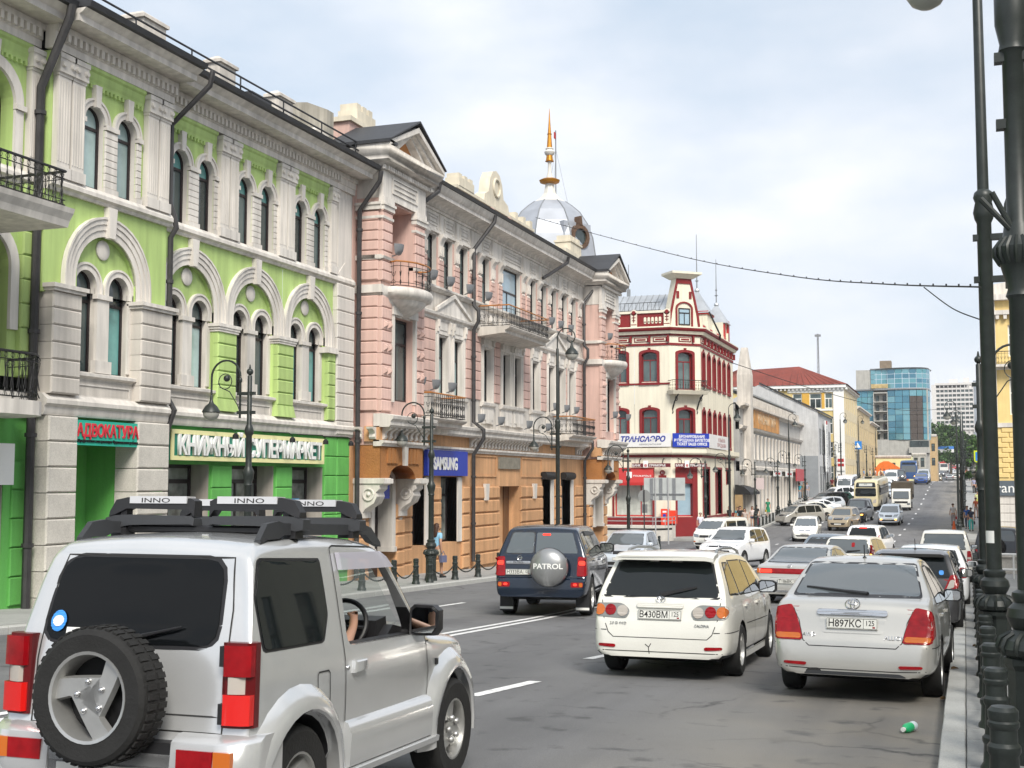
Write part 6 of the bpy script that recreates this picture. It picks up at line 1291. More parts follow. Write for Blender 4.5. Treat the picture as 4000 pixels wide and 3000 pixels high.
def car(name, label, spec, loc=None, yaw=0., front=None, group=None, roll=0., cat='car', z=None):
    sp = spec; S_ = Shell(sp['L'], sp['W'], sp.get('zb', .2), sp['top'], sp.get('plan'), sp.get('side'), sp.get('rc', .07), sp.get('crown', .03), sp.get('q', 1))
    t = thing(name, label, cat, (0, 0, 0), 0, group); hq = sp.get('q', 1)
    me = S_.mesh('body'); ax = sp['ax']; rw = sp['rw']; ww = sp.get('ww', .2); cut = MB()
    xo = S_.W*1.0-.005
    for y in ax:
        for g in (-1, 1): cut.lathe([(rw*sp.get('arch', 1.16), (xo-.3)*g), (rw*sp.get('arch', 1.16), (xo+.3)*g)], (0, y, rw*.98+sp.get('az', 0)), 26, 'x')
    cuts = [cut.mesh('cut')]+(sp['cuts'](S_) if 'cuts' in sp else [])
    bm_ = boolean(me, cuts); bm_.name = 'body'; bm_.materials.clear()
    for m in (sp['m'], PLAST): bm_.materials.append(m)
    mi = []
    for p in bm_.polygons:
        x, y, z_ = p.center; ins = (abs(x) < float(S_.hw(y, z_))-.02 and z_ < float(S_.top(y))-.012 and .015 < y < S_.L-.015) or (p.normal.z < -.6 and z_ < S_.zb+.1)
        if not ins and p.area > 0 and abs(p.normal.x) < .2 and any(abs(math.hypot(y-a, z_-rw*.98-sp.get('az', 0))-rw*sp.get('arch', 1.16)) < .012 for a in ax): ins = True
        mi.append(1 if ins or z_ < sp.get('black_to', -1) else 0)
    bm_.polygons.foreach_set('material_index', mi); shade(bm_, 32); link('body', bm_, None, t)
    b = MB(); b.loft([[(-S_.W*.72, y, z0), (S_.W*.72, y, z0), (S_.W*.8, y, S_.zb+.06), (-S_.W*.8, y, S_.zb+.06)] for y, z0 in ((.25, S_.zb), (.6, S_.zb-.09), (S_.L-.7, S_.zb-.09), (S_.L-.3, S_.zb))]); b.build('underbody', PLAST, t)  # plain dark underbody block, added to deepen the shade beneath the car
    for y in ax:
        for g in (-1, 1): wheel(t, g*(S_.W-ww/2-.012+sp.get('wo', 0)), y, rw, ww, sp.get('rr', .64), sp.get('spokes', 5), g, sp.get('rim', ALLOY))
    gl = sp.get('glass', CGL); nz_, nx_ = (8, 10) if hq else (4, 5)
    def pp(nm, v, poly, m, off=.006, nx=None, nz=None, skirt=.02, r=.03): b = patch(MB(), rpoly(poly, r) if r else poly, S_.fn(v, off), nx or nx_, nz or nz_, skirt); return b.build(nm, m, t, 40)
    mir = lambda p: [(-x, z_) for x, z_ in p]
    def grow(p, k=.022):
        cx = sum(q[0] for q in p)/len(p); cz = sum(q[1] for q in p)/len(p); return [(x+k*(1 if x > cx else -1), z_+k*(1 if z_ > cz else -1)) for x, z_ in p]
    for v, nm, key in (('r', 'rear_window', 'rearw'), ('f', 'windscreen', 'frontw')):
        if key in sp:
            if sp.get('seal', hq): pp('window_seal', v, grow(sp[key], .02), PLAST, .003, r=sp.get('rwr', .03)*1.15)
            pp(nm, v, sp[key], sp.get(key+'m', gl), .008, r=sp.get('rwr', .05))
    for g in 'LR':
        for i, p in enumerate(sp.get('sidew', [])):
            if ('open'+g) in sp and i in sp['open'+g]: continue
            if hq: pp('window_seal', g, grow(p, .015), PLAST, .002)
            pp('side_window', g, p, sp.get('sidem', gl), .007)
    for v, nm, p, m, mirr, *k in sp.get('pat', []):
        kw = k[0] if k else {}
        if v == 'S': pp(nm, 'R', p, m, **kw); pp(nm, 'L', p, m, **kw); continue
        pp(nm, v, p, m, **kw)
        if m.name == 'headlamp_lit': cx = sum(q[0] for q in p)/len(p); cz = sum(q[1] for q in p)/len(p); [pp('bulb', v, [(g*(cx+.085*math.cos(a)), cz+.05*math.sin(a)) for a in np.linspace(0, 6.28, 9)[:-1]], L_BULB, .022, 3, 3, .005) for g in (-1, 1)]
        if mirr: pp(nm, v, mir(p), m, **kw)
    gb = MB(); has = 0
    for v, p in sp.get('lines', []):
        has = 1
        for g in ('RL' if v == 'S' else v): ribbon(gb, p, S_.fn(g, .0035), sp.get('lw', .009))
    if has: gb.build('panel_gap', GAPM, t)
    for y, z_ in sp.get('handles', []):
        for g, s_ in (('R', 1), ('L', -1)): f = S_.fn(g, 0); q = f(y, z_); b = MB(); b.loft([[(q[0]+s_*o, y+dy, z_+dz) for dy, dz in ((-a, -.014), (a, -.014), (a, .014), (-a, .014))] for a, o in ((.11, 0), (.105, .018), (.08, .028))]); b.build('door_handle', sp.get('hm', sp['m']), t, 40)
    if 'mirror' in sp:
        y, z_, mm, sz = sp['mirror'][:4]; hs = sp['mirror'][4] if len(sp['mirror']) > 4 else 1
        for s_ in (-1, 1):
            x = s_*(float(S_.hw(y, z_))+.11*sz); b = MB(); b.loft([[(x+s_*.12*sz*(a*f+.1), y+d, z_+.075*sz*hs*c*f) for a, c in ((-1, -1), (-.6, -1.1), (.7, -1.05), (1, -.6), (1, .7), (.6, 1.05), (-.7, 1.1), (-1, .8))] for d, f in ((-.05, .9), (-.055, .98), (.02, 1), (.07, .75), (.1, .35))]); b.tube([(x-s_*.12, y+.03, z_-.05), (x, y+.02, z_-.03)], .03, 6); o = b.build('wing_mirror', mm, t, 40)
            b = MB(); b.loft([[(x+s_*(.12*sz*(a*.8+.1)), y+d, z_+.075*sz*hs*c*.8) for a, c in ((-1, -1), (-.6, -1.1), (.7, -1.05), (1, -.6), (1, .7), (.6, 1.05), (-.7, 1.1), (-1, .8))] for d in (-.065, -.055)]); b.build('mirror_glass', MIRR, o)
    for nm, fnc in sp.get('extra', []): fnc(t, S_)
    if front is not None:
        X, Y_ = front; loc = (X+math.sin(yaw)*sp['L'], Y_-math.cos(yaw)*sp['L'])
    zz = gz(loc[1]) if z is None else z
    t.location = (loc[0], loc[1], zz); t.rotation_euler = (math.atan(slope(loc[1]+math.cos(yaw)*sp['L']/2)*math.cos(yaw)), roll, yaw)
    return t
def wiper(p0, p1, off=.03):
    def f(t, S_):
        F_ = S_.fn('r', off); n = 8; pts = [F_(p0[0]+(p1[0]-p0[0])*k/n, p0[1]+(p1[1]-p0[1])*k/n) for k in range(n+1)]; b = MB(); b.tube(pts, [.034, .03, .028, .022, .022, .02, .018, .016, .012], 6); b.build('wiper', PLAST, t, 40)
    return ('wiper', f)
def oval_logo(v, cx, cz, a, bb, m=CHROME):
    def f(t, S_):
        F_ = S_.fn(v, .012); b = MB(); th = np.linspace(0, 2*math.pi, 21)[:-1]
        for x0, z0, ra, rb in ((0, 0, a, bb), (0, bb*.38, a*.62, bb*.45), (0, .0, a*.28, bb*.92)): b.tube([F_(cx+x0+ra*math.cos(q), cz+z0+rb*math.sin(q)) for q in th], .0055, 5, close=True)
        b.build('emblem', m, t, 40)
    return ('emblem', f)
def circle_logo(v, cx, cz, r):
    def f(t, S_):
        F_ = S_.fn(v, .012); b = MB(); th = np.linspace(0, 2*math.pi, 21)[:-1]; b.tube([F_(cx+r*math.cos(q), cz+r*math.sin(q)) for q in th], .009, 5, close=True); b.tube([F_(cx-r*1.25, cz), F_(cx+r*1.25, cz)], .012, 5); b.build('emblem', CHROME, t, 40)
    return ('emblem', f)
def rplate(s, x=0., z=.8, tilt=0., s2='125', v='r', off=.012):
    def f(t, S_):
        if v == 'r': y = min(S_.ry(x-.2, z+.05), S_.ry(x+.2, z+.05), S_.ry(x, z+.01))-off; plate(t, lambda a, d, c: (x+a, y-d+c*tilt, z+c), s, s2)
        else: y = max(S_.fy(x-.2, z+.05), S_.fy(x+.2, z+.05))+off; plate(t, lambda a, d, c: (x-a, y+d, z+c), s, s2)
    return ('plate', f)
def ctext(v, s, x, z, size, m=CHROME, off=.008, sx=1., bold=.0):
    def f(t, S_):
        F_ = S_.fn(v, off); text('badge', s, size, m, (lambda a, c, o: F_(x+a, z+c, o)) if v == 'r' else (lambda a, c, o: F_(x-a, z+c, o)), t, .003, sx, bold)
    return ('badge', f)
def antenna(x, y, h=.2, lean=-.1):
    def f(t, S_):
        z_ = float(S_.top(y))+.02; b = MB(); b.lathe([(.03, 0), (.02, .03), (.008, .04)], (x, y, z_-.01), 8); b.tube([(x, y, z_), (x, y+lean, z_+h)], .006, 5); b.build('antenna', PLAST, t)
    return ('antenna', f)
# --- silver sedan parked at the kerb, seen from behind
car('parked_car', 'silver sedan parked at right kerb with scuffed bumper and plate ending 125', dict(
    L=4.55, W=.85, zb=.27, m=P_SIL2, ax=(.98, 3.68), rw=.315, rc=.075, spokes=5, glass=CGL2, sidem=CGL,
    top=[(0, .42), (.005, .60), (.05, .66), (.10, .80), (.15, .97), (.22, 1.02), (.50, 1.055), (.60, 1.07), (1.22, 1.40), (1.5, 1.455), (2.1, 1.475), (2.7, 1.42), (3.5, 1.0), (3.75, .95), (4.3, .78), (4.5, .66), (4.55, .5)],
    side=[(.27, .90), (.34, .97), (.5, 1.), (.75, .995), (.92, .965), (1.02, .93), (1.36, .735), (1.48, .68)],
    rearw=[(-.665, 1.08), (.665, 1.08), (.56, 1.40), (-.56, 1.40)],
    sidew=[[(.98, 1.0), (1.95, .98), (1.95, 1.38), (1.45, 1.37)], [(2.03, .98), (2.95, .97), (2.62, 1.33), (2.03, 1.38)]],
    pat=[('r', 'tail_light', [(.50, .62), (.80, .62), (.815, .80), (.77, .96), (.63, .985), (.56, .83)], L_RED, 1, dict(off=.014)), ('R', 'tail_light', [(.03, .64), (.20, .70), (.26, .9), (.14, .97), (.05, .93)], L_RED, 0), ('L', 'tail_light', [(.03, .64), (.20, .70), (.26, .9), (.14, .97), (.05, .93)], L_RED, 0),
         ('r', 'turn_light', [(.52, .635), (.78, .635), (.79, .69), (.53, .69)], L_AMB, 1, dict(off=.017)), ('r', 'reflector', [(.47, .36), (.70, .37), (.70, .40), (.46, .395)], L_RED, 1, dict(off=.012)),
         ('r', 'plate_trim', [(-.36, .885), (.36, .885), (.36, .945), (-.36, .945)], CHROME, 0, dict(off=.03)), ('r', 'scuff', [(-.48, .29), (-.30, .29), (-.33, .34), (-.45, .335)], GAPM, 0, dict(off=.004)), ('r', 'valance', [(-.5, .275), (.55, .275), (.48, .31), (-.45, .31)], PLASG, 0, dict(off=.005)), ('r', 'plate_recess', [(-.31, .70), (.31, .70), (.34, .88), (-.34, .88)], P_SIL2, 0, dict(off=.006))],
    lines=[('r', [(-.66, 1.06), (-.55, .82), (-.50, .62), (-.44, .565), (.44, .565), (.50, .62), (.55, .82), (.66, 1.06)]), ('S', [(1.99, .3), (1.99, 1.0)]), ('S', [(3.05, .3), (3.1, .95)]), ('S', [(.02, .58), (.62, .58)]), ('r', [(-.8, .345), (-.4, .33), (.4, .33), (.8, .345)])],
    handles=[(1.35, .86), (2.3, .86)], mirror=(2.8, 1.02, PLAST, .9),
    extra=[rplate('Н897КС', 0, .745, .2), oval_logo('r', 0, 1.0, .075, .05), wiper((.12, 1.085), (-.55, 1.15), .018), antenna(0, 1.42, .16, -.05), ctext('r', 'AWD', -.44, .66, .055), ctext('r', 'ALLION', .43, .65, .06)]), (-1.14, 13.55), rad(-1.8), group=None)
# --- white estate in the next lane
car('estate_car', 'white estate car with round tail lamps and roof spoiler in the middle lane', dict(
    L=4.5, W=.85, zb=.26, m=P_WHT, ax=(.92, 3.62), rw=.315, rc=.06, black_to=-1,
    top=[(0, .42), (.0, .62), (.035, .70), (.08, .90), (.10, .95), (.40, 1.38), (.46, 1.43), (.9, 1.475), (1.6, 1.49), (2.3, 1.47), (2.75, 1.38), (3.5, .98), (3.75, .93), (4.3, .76), (4.46, .62), (4.5, .5)],
    side=[(.26, .93), (.33, .985), (.5, 1.), (.75, .99), (.95, .955), (1.40, .74), (1.5, .68)],
    rearw=[(-.69, .965), (.69, .965), (.555, 1.37), (-.555, 1.37)],
    sidew=[[(.35, 1.0), (.95, .985), (.95, 1.36), (.62, 1.36)], [(1.02, .985), (1.95, .975), (1.95, 1.38), (1.02, 1.38)], [(2.02, .975), (2.95, .97), (2.58, 1.34), (2.02, 1.38)]],
    pat=[('r', 'lamp_panel', [(.40, .70), (.80, .72), (.80, .875), (.46, .88), (.36, .80)], mat('lamp_panel', (.22, .23, .23), .4), 1, dict(off=.012, r=.05)), ('r', 'reflector', [(.53, .36), (.74, .37), (.74, .405), (.53, .40)], L_RED, 1, dict(off=.01)), ('r', 'tailgate_grip', [(-.28, .835), (.28, .835), (.28, .895), (-.28, .895)], P_WHT, 0, dict(off=.03)), ('r', 'high_brake_light', [(-.2, 1.405), (.2, 1.405), (.2, 1.425), (-.2, 1.425)], L_RED, 0, dict(off=.05)), ('S', 'skirt', [(1.3, .19), (3.2, .19), (3.2, .27), (1.3, .27)], P_WHT, 0, dict(off=.03))],
    lines=[('r', [(-.72, .955), (-.68, .7), (-.62, .54), (-.56, .485), (.56, .485), (.62, .54), (.68, .7), (.72, .955)]), ('r', [(-.84, .565), (-.64, .565)]), ('r', [(.64, .565), (.84, .565)]), ('S', [(.0, .565), (.6, .565)]), ('S', [(1.98, .28), (1.98, .98)]), ('S', [(1.0, .9), (1.06, .6), (1.25, .5)]), ('S', [(3.05, .3), (3.1, .95)]), ('S', [(1.28, .62), (3.3, .6)]), ('r', [(-.8, .325), (.8, .325)]), ('r', [(-.1, .42), (-.13, .37), (-.12, .3)]), ('r', [(-.13, .38), (-.17, .41)])],
    handles=[(1.3, .84), (2.3, .84)], mirror=(2.85, 1.02, PLAST, 1.05),
    extra=[rplate('В430ВМ', 0, .70, .2), oval_logo('r', 0, .93, .055, .035), wiper((.0, .985), (.42, 1.08), .018), ctext('r', '2.0 Gi 4WD', -.5, .635, .04, GREY), ctext('r', 'CALDINA', .5, .63, .04, GREY),
        ('lamps', lambda t, S_: [MB().add(patch(MB(), [(g*x+.066*math.cos(q), z_+.066*math.sin(q)) for q in np.linspace(0, 6.2, 16)], S_.fn('r', .02), 5, 5)).build('tail_lamp', m, t, 40) for g in (-1, 1) for x, z_, m in ((.735, .80, L_AMB), (.60, .80, L_RED), (.455, .79, L_CLR))]),
        ('spoiler', lambda t, S_: MB().loft([[(-.60, y, z_), (-.5, y-.04, z_+.02), (.5, y-.04, z_+.02), (.60, y, z_), (.60, y, z_-.045), (.5, y-.04, z_-.03), (-.5, y-.04, z_-.03), (-.60, y, z_-.045)] for y, z_ in ((.26, 1.42), (.32, 1.445), (.5, 1.475), (.62, 1.48))]).build('roof_spoiler', P_WHT, t, 40)),
        ('rails', lambda t, S_: [MB().tube([(g*(.55), y, float(S_.top(y))+dz) for y, dz in ((.7, .0), (.8, .05), (1.2, .06), (2.0, .06), (2.4, .05), (2.5, 0))], .02, 6).build('roof_rail', GREY, t, 40) for g in (-1, 1)])]), (-3.42, 14.6), rad(1.), group=None)
# --- navy off-roader with hard spare wheel cover
car('off_roader', 'dark blue off-roader with silver spare wheel cover and brake lights on', dict(
    L=4.95, W=.95, zb=.42, m=P_NAVY, ax=(1.02, 3.98), rw=.40, ww=.26, rc=.09, wo=.015, arch=1.2,
    top=[(0, .62), (.0, .78), (.10, .80), (.115, .9), (.15, 1.22), (.17, 1.27), (.38, 1.74), (.44, 1.80), (.8, 1.85), (1.8, 1.865), (2.6, 1.85), (2.95, 1.78), (3.5, 1.30), (3.65, 1.24), (4.7, 1.12), (4.9, .95), (4.95, .65)],
    side=[(.42, .93), (.5, .98), (.75, 1.), (1.1, .99), (1.25, .965), (1.75, .76), (1.87, .70)],
    plan=[(0, .93), (.02, .965), (.1, .985), (.3, 1), (2, 1), (3.3, .99), (4.4, .95), (4.8, .88), (4.95, .78)],
    rearw=[(-.75, 1.30), (-.17, 1.30), (-.17, 1.72), (-.62, 1.72)], glass=CGL2, sidem=CGL,
    sidew=[[(.42, 1.30), (1.05, 1.29), (1.05, 1.70), (.6, 1.70)], [(1.12, 1.29), (2.0, 1.28), (2.0, 1.73), (1.12, 1.73)], [(2.08, 1.28), (3.1, 1.27), (2.72, 1.70), (2.08, 1.73)]],
    pat=[('r', 'rear_window', [(-.12, 1.30), (.75, 1.30), (.62, 1.72), (-.12, 1.72)], CGL2, 0, dict(off=.008)), ('r', 'high_brake_light', [(.0, 1.66), (.17, 1.66), (.17, 1.70), (.0, 1.70)], L_REDL, 0, dict(off=.015)),
         ('r', 'tail_light', [(.74, .84), (.93, .84), (.93, 1.22), (.76, 1.24)], L_RED, 1, dict(off=.02)), ('r', 'brake_light', [(.78, 1.06), (.91, 1.06), (.91, 1.15), (.78, 1.15)], L_REDL, 1, dict(off=.026)), ('S', 'tail_light', [(.12, .85), (.26, .85), (.27, 1.2), (.16, 1.23)], L_RED, 0, dict(off=.008)),
         ('r', 'fog_light', [(.63, .62), (.88, .62), (.88, .72), (.63, .72)], L_RED, 1, dict(off=.012)), ('r', 'fog_glow', [(.68, .65), (.76, .65), (.76, .70), (.68, .70)], L_REDL, 1, dict(off=.018)), ('r', 'turn_light', [(.80, .63), (.87, .63), (.87, .71), (.80, .71)], L_AMB, 1, dict(off=.016)), ('r', 'tailgate_trim', [(-.73, 1.08), (-.22, 1.08), (-.22, 1.14), (-.73, 1.14)], CHROME, 0, dict(off=.02)),
         ('S', 'flare', [(.55, .62), (.62, .95), (.8, 1.02), (1.24, 1.02), (1.42, .95), (1.5, .62), (1.47, .6), (1.38, .85), (1.2, .93), (.85, .93), (.68, .85), (.58, .6)], P_NAVY, 0, dict(off=.03)) if 0 else ('S', 'running_board', [(1.5, .44), (3.5, .44), (3.5, .5), (1.5, .5)], PLASG, 0, dict(off=.08))],
    lines=[('r', [(-.145, .82), (-.145, 1.77)]), ('r', [(-.76, .82), (-.8, 1.2), (-.62, 1.76), (.62, 1.76), (.8, 1.2), (.76, .82), (-.76, .82)]), ('S', [(2.04, .55), (2.04, 1.74)]), ('S', [(1.08, 1.25), (1.1, 1.1), (1.45, .8)]), ('S', [(3.2, .55), (3.2, 1.26)])],
    handles=[(1.35, 1.12), (2.35, 1.12)], mirror=(3.05, 1.36, PLAST, 1.35),
    extra=[rplate('Н333ВА', -.47, .86, .0), circle_logo('r', -.45, 1.2, .045), ctext('r', 'PATROL', -.47, 1.09, .06, GAPM, .024),
        ('spare', lambda t, S_: (MB().lathe([(.01, .0), (.1, -.002), (.25, .03), (.35, .08), (.39, .15), (.39, .30), (.36, .36), (.2, .4)], (.20, -.30, 1.02), 36, 'y').build('spare_wheel_cover', paint('cover_silver', (.30, .305, .31), .6, .36), t, 40), text('badge', 'PATROL', .15, SIGNW, lambda a, c, o: (.20+a, -.300-o-.004+.55*(a*a), 1.0+c), t, .004, 1.1, .003), MB().lathe([(.385, .2), (.40, .25), (.385, .37)], (.20, -.30, 1.02), 36, 'y').build('cover_band', PLAST, t, 40))),
        ('flaps', lambda t, S_: [MB().box(g*.8-.14, g*.8+.14, .55, .57, .1, .5).build('mud_flap', PLAST, t) for g in (-1, 1)]+[MB().box(g*.8-.14, g*.8+.14, .54, .55, .13, .18).build('flap_strip', SIGNW, t) for g in (-1, 1)]),
        ('visor', lambda t, S_: [patch(MB(), [(1.12, 1.66), (2.7, 1.66), (2.62, 1.73), (1.12, 1.75)], S_.fn(g, .03), 8, 2).build('rain_visor', PLASG, t, 40) for g in 'RL'])]), (-8.18, 24.4), rad(9), group=None)
# --- silver short off-roader in the foreground, its driver's window open
def skin(name, verts, edges, radii, root=0, sub=2):
    me = bpy.data.meshes.new(name); me.from_pydata(verts, edges, []); o = bpy.data.objects.new(name, me); COL.objects.link(o)
    md = o.modifiers.new('s', 'SKIN'); sk = me.skin_vertices[0].data
    for i, r in enumerate(radii): sk[i].radius = (r, r) if not isinstance(r, tuple) else r
    for i in range(len(verts)): sk[i].use_root = (i == root)
    s2 = o.modifiers.new('u', 'SUBSURF'); s2.levels = s2.render_levels = sub
    r = bpy.data.meshes.new_from_object(o.evaluated_get(bpy.context.evaluated_depsgraph_get())); bpy.data.objects.remove(o); r.name = name
    r.polygons.foreach_set('use_smooth', [True]*len(r.polygons)); return r
def jcuts(S_):
    c = MB(); prof = [(.40, .62), (2.42, .62), (2.36, 1.06), (1.92, 1.56), (.45, 1.56), (.32, 1.1)]
    c.loft([[(-.60, y, z) for y, z in prof], [(.60, y, z) for y, z in prof]]); a = c.mesh('cut')
    d = MB(); w = rpoly(JWIN, .07); d.loft([[(-1.2, y, z) for y, z in w], [(1.2, y, z) for y, z in w]]); b = d.mesh('cut')
    e = MB(); w = rpoly([(-.60, 1.06), (.60, 1.06), (.52, 1.52), (-.52, 1.52)], .06); e.loft([[(x, 1.75, z) for x, z in w], [(x, 2.7, z) for x, z in w]])
    return [a, b, e.mesh('cut')]
JWIN = [(1.20, 1.045), (2.27, 1.035), (2.18, 1.16), (1.86, 1.50), (1.80, 1.535), (1.22, 1.545)]
JQ = [(.27, 1.10), (.90, 1.10), (.99, 1.25), (.985, 1.535), (.33, 1.545), (.25, 1.35)]
def jextra(t, S_):
    B = lambda nm, b, m, sm=40: b.build(nm, m, t, sm)
    R_, Lf, Rr = S_.fn('R', .0), S_.fn('L', 0), S_.fn('r', 0)
    # flares, sills, cladding
    for g in (-1, 1):
        for y, r1, ex in ((.60, .50, .07), (2.85, .50, .075)):
            b = MB(); rg = []
            for k in range(17):
                a = rad(-8)+(math.pi+rad(16))*k/16; ca, sa = math.cos(a), math.sin(a); q = []
                for rr, x in ((.415, -.03), (.40, ex-.012), (.412, ex), (.455, ex-.005), (r1, ex*.55), (r1+.045, -.01), (r1+.03, -.04)): 
                    z = .345+rr*sa*1.03; yy = y+rr*ca*1.02; xx = float(S_.hw(min(max(yy, .15), S_.L-.35), max(min(z, .95), .5))); q.append((g*(xx+x), yy, z))
                rg.append(q)
            b.loft(rg, closed=True); B('fender_flare', b, P_SIL, 50)
        b = MB(); b.loft([[(g*(S_.W-.03), 1.12, z0) if 0 else (g*(S_.W-.04), y, .36), (g*(S_.W+.035), y, .38), (g*(S_.W+.045), y, .56), (g*(S_.W+.02), y, .62), (g*(S_.W-.02), y, .635)] for y in (1.14, 1.3, 2.2, 2.36)]); B('sill_cladding', b, P_SIL, 50)
        b = MB(); b.loft([[(g*(S_.W-.08), y, .33), (g*(S_.W+.05), y, .33), (g*(S_.W+.055), y, .365), (g*(S_.W-.02), y, .385)] for y in (1.05, 2.45)]); B('side_step', b, P_SIL)
    # rear bumper, lamps
    for g in (-1, 1):
        b = MB(); b.loft([[(g*x, y0, .43), (g*x, y0-.015, .50), (g*x, y0-.0, .665), (g*x, y0+.06, .70), (g*x, .35, .70), (g*x, .35, .44)] for x, y0 in ((.36, .0), (.60, .0), (.72, .03), (.785, .12))]); B('bumper_corner', b, P_SIL, 50)
        b = MB(); b.box(g*.40, g*.60, -.016, .02, .535, .635) if g > 0 else b.box(-.60, -.40, -.016, .02, .535, .635); B('bumper_lamp', b, L_RED, 0)
        b = MB(); b.box(*sorted((g*.605, g*.70)), -.013, .03, .535, .635); B('bumper_turn_lamp', b, L_AMB, 0)
        for z0, z1, m, o in ((.985, 1.135, L_RED, .03), (.90, .982, L_CLR, .027), (.75, .897, L_RED, .03)):
            b = MB(); xo = .735; k_ = (.025, .03) if m is L_CLR else (0, 0); b.loft([[(g*(.585+k_[0]), .30, z), (g*(.585+k_[0]), .115-o, z), (g*(.60+k_[0]), .095-o, z), (g*(.70-k_[1]), .105-o, z), (g*(.735-k_[1]), .125-o, z), (g*(xo+.004-k_[1]*1.3), .148, z), (g*(xo-.004-k_[1]*2), .175, z)] for z in (z0, z1)]); B('tail_light', b, m if not (z0 < .8) else mat('lens_red_bright', (.62, .012, .01), .1, coat=.8), 30)
        b = MB(); b.loft([[(g*.575, .30, z), (g*.575, .10, z), (g*.60, .085, z), (g*.71, .10, z), (g*.74, .135, z), (g*.738, .182, z)] for z in (.735, 1.148)]); B('tail_light_base', b, P_SIL if 0 else mat('lens_dark_red', (.10, .004, .006), .3), 30)  # dark red base of the lamp behind its lenses
    b = MB(); b.box(-.37, .37, .0, .3, .40, .66); B('bumper_middle', b, PLAST, 0); b = MB(); b.box(-.30, .22, -.01, .01, .44, .53); B('number_plate', b, PLATE, 0)
    # tail door, hinges, wiper, stickers
    gb = MB(); f = S_.fn('r', .004)
    for p in ([(-.56, .70), (-.56, 1.02), (-.545, 1.3), (-.50, 1.56), (.52, 1.56), (.565, 1.3), (.575, 1.02), (.575, .70), (-.56, .70)], [(.575, .88), (.74, .88)] if 0 else [(-.56, .78), (.575, .78)]): ribbon(gb, p, f, .008)
    B('panel_gap', gb, GAPM, 0)
    for z in (.80, 1.08): b = MB(); b.box(.565, .60, .08, .13, z-.05, z+.05); B('hinge', b, PLAST, 0)
    w = S_.fn('r', .03); b = MB(); b.tube([w(-.02+.32*k/6, 1.135+.075*k/6) for k in range(7)], [.014, .012, .012, .01, .008, .007, .005], 6); B('wiper', b, PLAST)
    fs = S_.fn('r', .018); b = patch(MB(), [(-.46+.048*math.cos(q), 1.215+.055*math.sin(q)) for q in np.linspace(0, 6.2, 18)], fs, 5, 6, .002); B('round_sticker', b, mat('sticker_blue', (.05, .28, .75), .4), 0); b = patch(MB(), [(-.46+.034*math.cos(q), 1.215+.028*math.sin(q)) for q in np.linspace(0, 6.2, 18)], S_.fn('r', .021), 5, 6, .002); B('sticker_face', b, SIGNW, 0)
    b = patch(MB(), [(-.40, 1.115), (-.17, 1.115), (-.17, 1.185), (-.40, 1.185)], fs, 4, 2, .002); B('paper_strip', b, SIGNW, 0); text('paper_print', '75KM', .062, GREY, lambda a, c, o: S_.fn('r', .023)(-.29+a, 1.13+c), t, .0, 1.)
    # spare wheel on the tail door
    sx, sz = .01, .885; tb = MB(); r, h = .335, .10; cy = -.105
    tb.lathe([(r*.63, -h+.025), (r*.66, -h), (r*.9, -h-.006), (r*.965, -h+.01), (r, -h+.045), (r, h-.04), (r*.96, h-.01), (r*.6, h)], (sx, cy, sz), 48, 'y', caps=False); o = B('spare_tyre', tb, TYRE, 35)
    tt = MB()
    for k in range(44):
        a = 2*math.pi*k/44
        for w0_, w1_ in ((-.075, -.012), (.012, .075)): 
            c, s_ = math.cos(a), math.sin(a); c2, s2 = math.cos(a+.085), math.sin(a+.085); tt.loft([[(sx+rr*x, cy+w, sz+rr*z) for rr, x, z in ((r-.004, c, s_), (r+.006, c, s_), (r+.006, c2, s2), (r-.004, c2, s2))] for w in (w0_, w1_)])
    q = tt.build('tread_blocks', TYRE, o); tag(q, kind='stuff')
    rm = MB(); R0 = r*.655; rm.m = 0
    rm.lathe([(R0*1.02, -h+.02), (R0*1.01, -h-.004), (R0*.94, -h+.0), (R0*.9, -h+.05), (R0*.86, .0), (R0*.86, .03)], (sx, cy, sz), 36, 'y', caps=False); rm.m = 1; rm.lathe([(R0*.88, .02), (.01, .02)], (sx, cy, sz), 30, 'y'); rm.m = 0
    for k in range(3):
        a = 2*math.pi*k/3+rad(60); c, s_ = math.cos(a), math.sin(a)
        def P(u, v, y): return (sx+u*c-v*s_, cy+y, sz+u*s_+v*c)
        rm.loft([[P(u, v0, -.04), P(u, v1, -.04), P(u, v1-.01, -.072), P(u, v0+.01, -.072)] for u, v0, v1 in ((-.05, -.105, .035), (.05, -.10, .025), (.12, -.095, .01), (R0*.93, -.085, .03))])
    rm.lathe([(.085, -.05), (.08, -.068), (.055, -.07), (.05, -.03), (.01, -.03)], (sx, cy, sz), 20, 'y'); rmo = rm.build('spare_rim', [ALLOY, PLAST], t, 30)
    for k in range(5): a = 2*math.pi*k/5+.5; b = MB(); b.ball((sx+.075*math.cos(a), cy-.075, sz+.075*math.sin(a)), .016, 8, 6); n = b.build('wheel_nut', CHROME, rmo, 40)
    b = MB(); b.lathe([(.045, -.045), (.04, -.03), (.01, -.03)], (sx, cy, sz), 14, 'y'); b.build('hub_bore', mat('rust_brown', (.05, .025, .015), .9), rmo)
    b = MB(); b.box(sx-.12, sx+.12, -.02, .12, .72, .9); B('spare_bracket', b, PLAST, 0); b = MB(); b.loft([[(.16, y, z) for y, z in ((.06, .70), (-.09, .70), (-.07, .94), (.05, .94))], [(.26, y, z) for y, z in ((.06, .72), (-.06, .72), (-.04, .92), (.05, .92))]]); B('spare_mount', b, PLAST, 0)
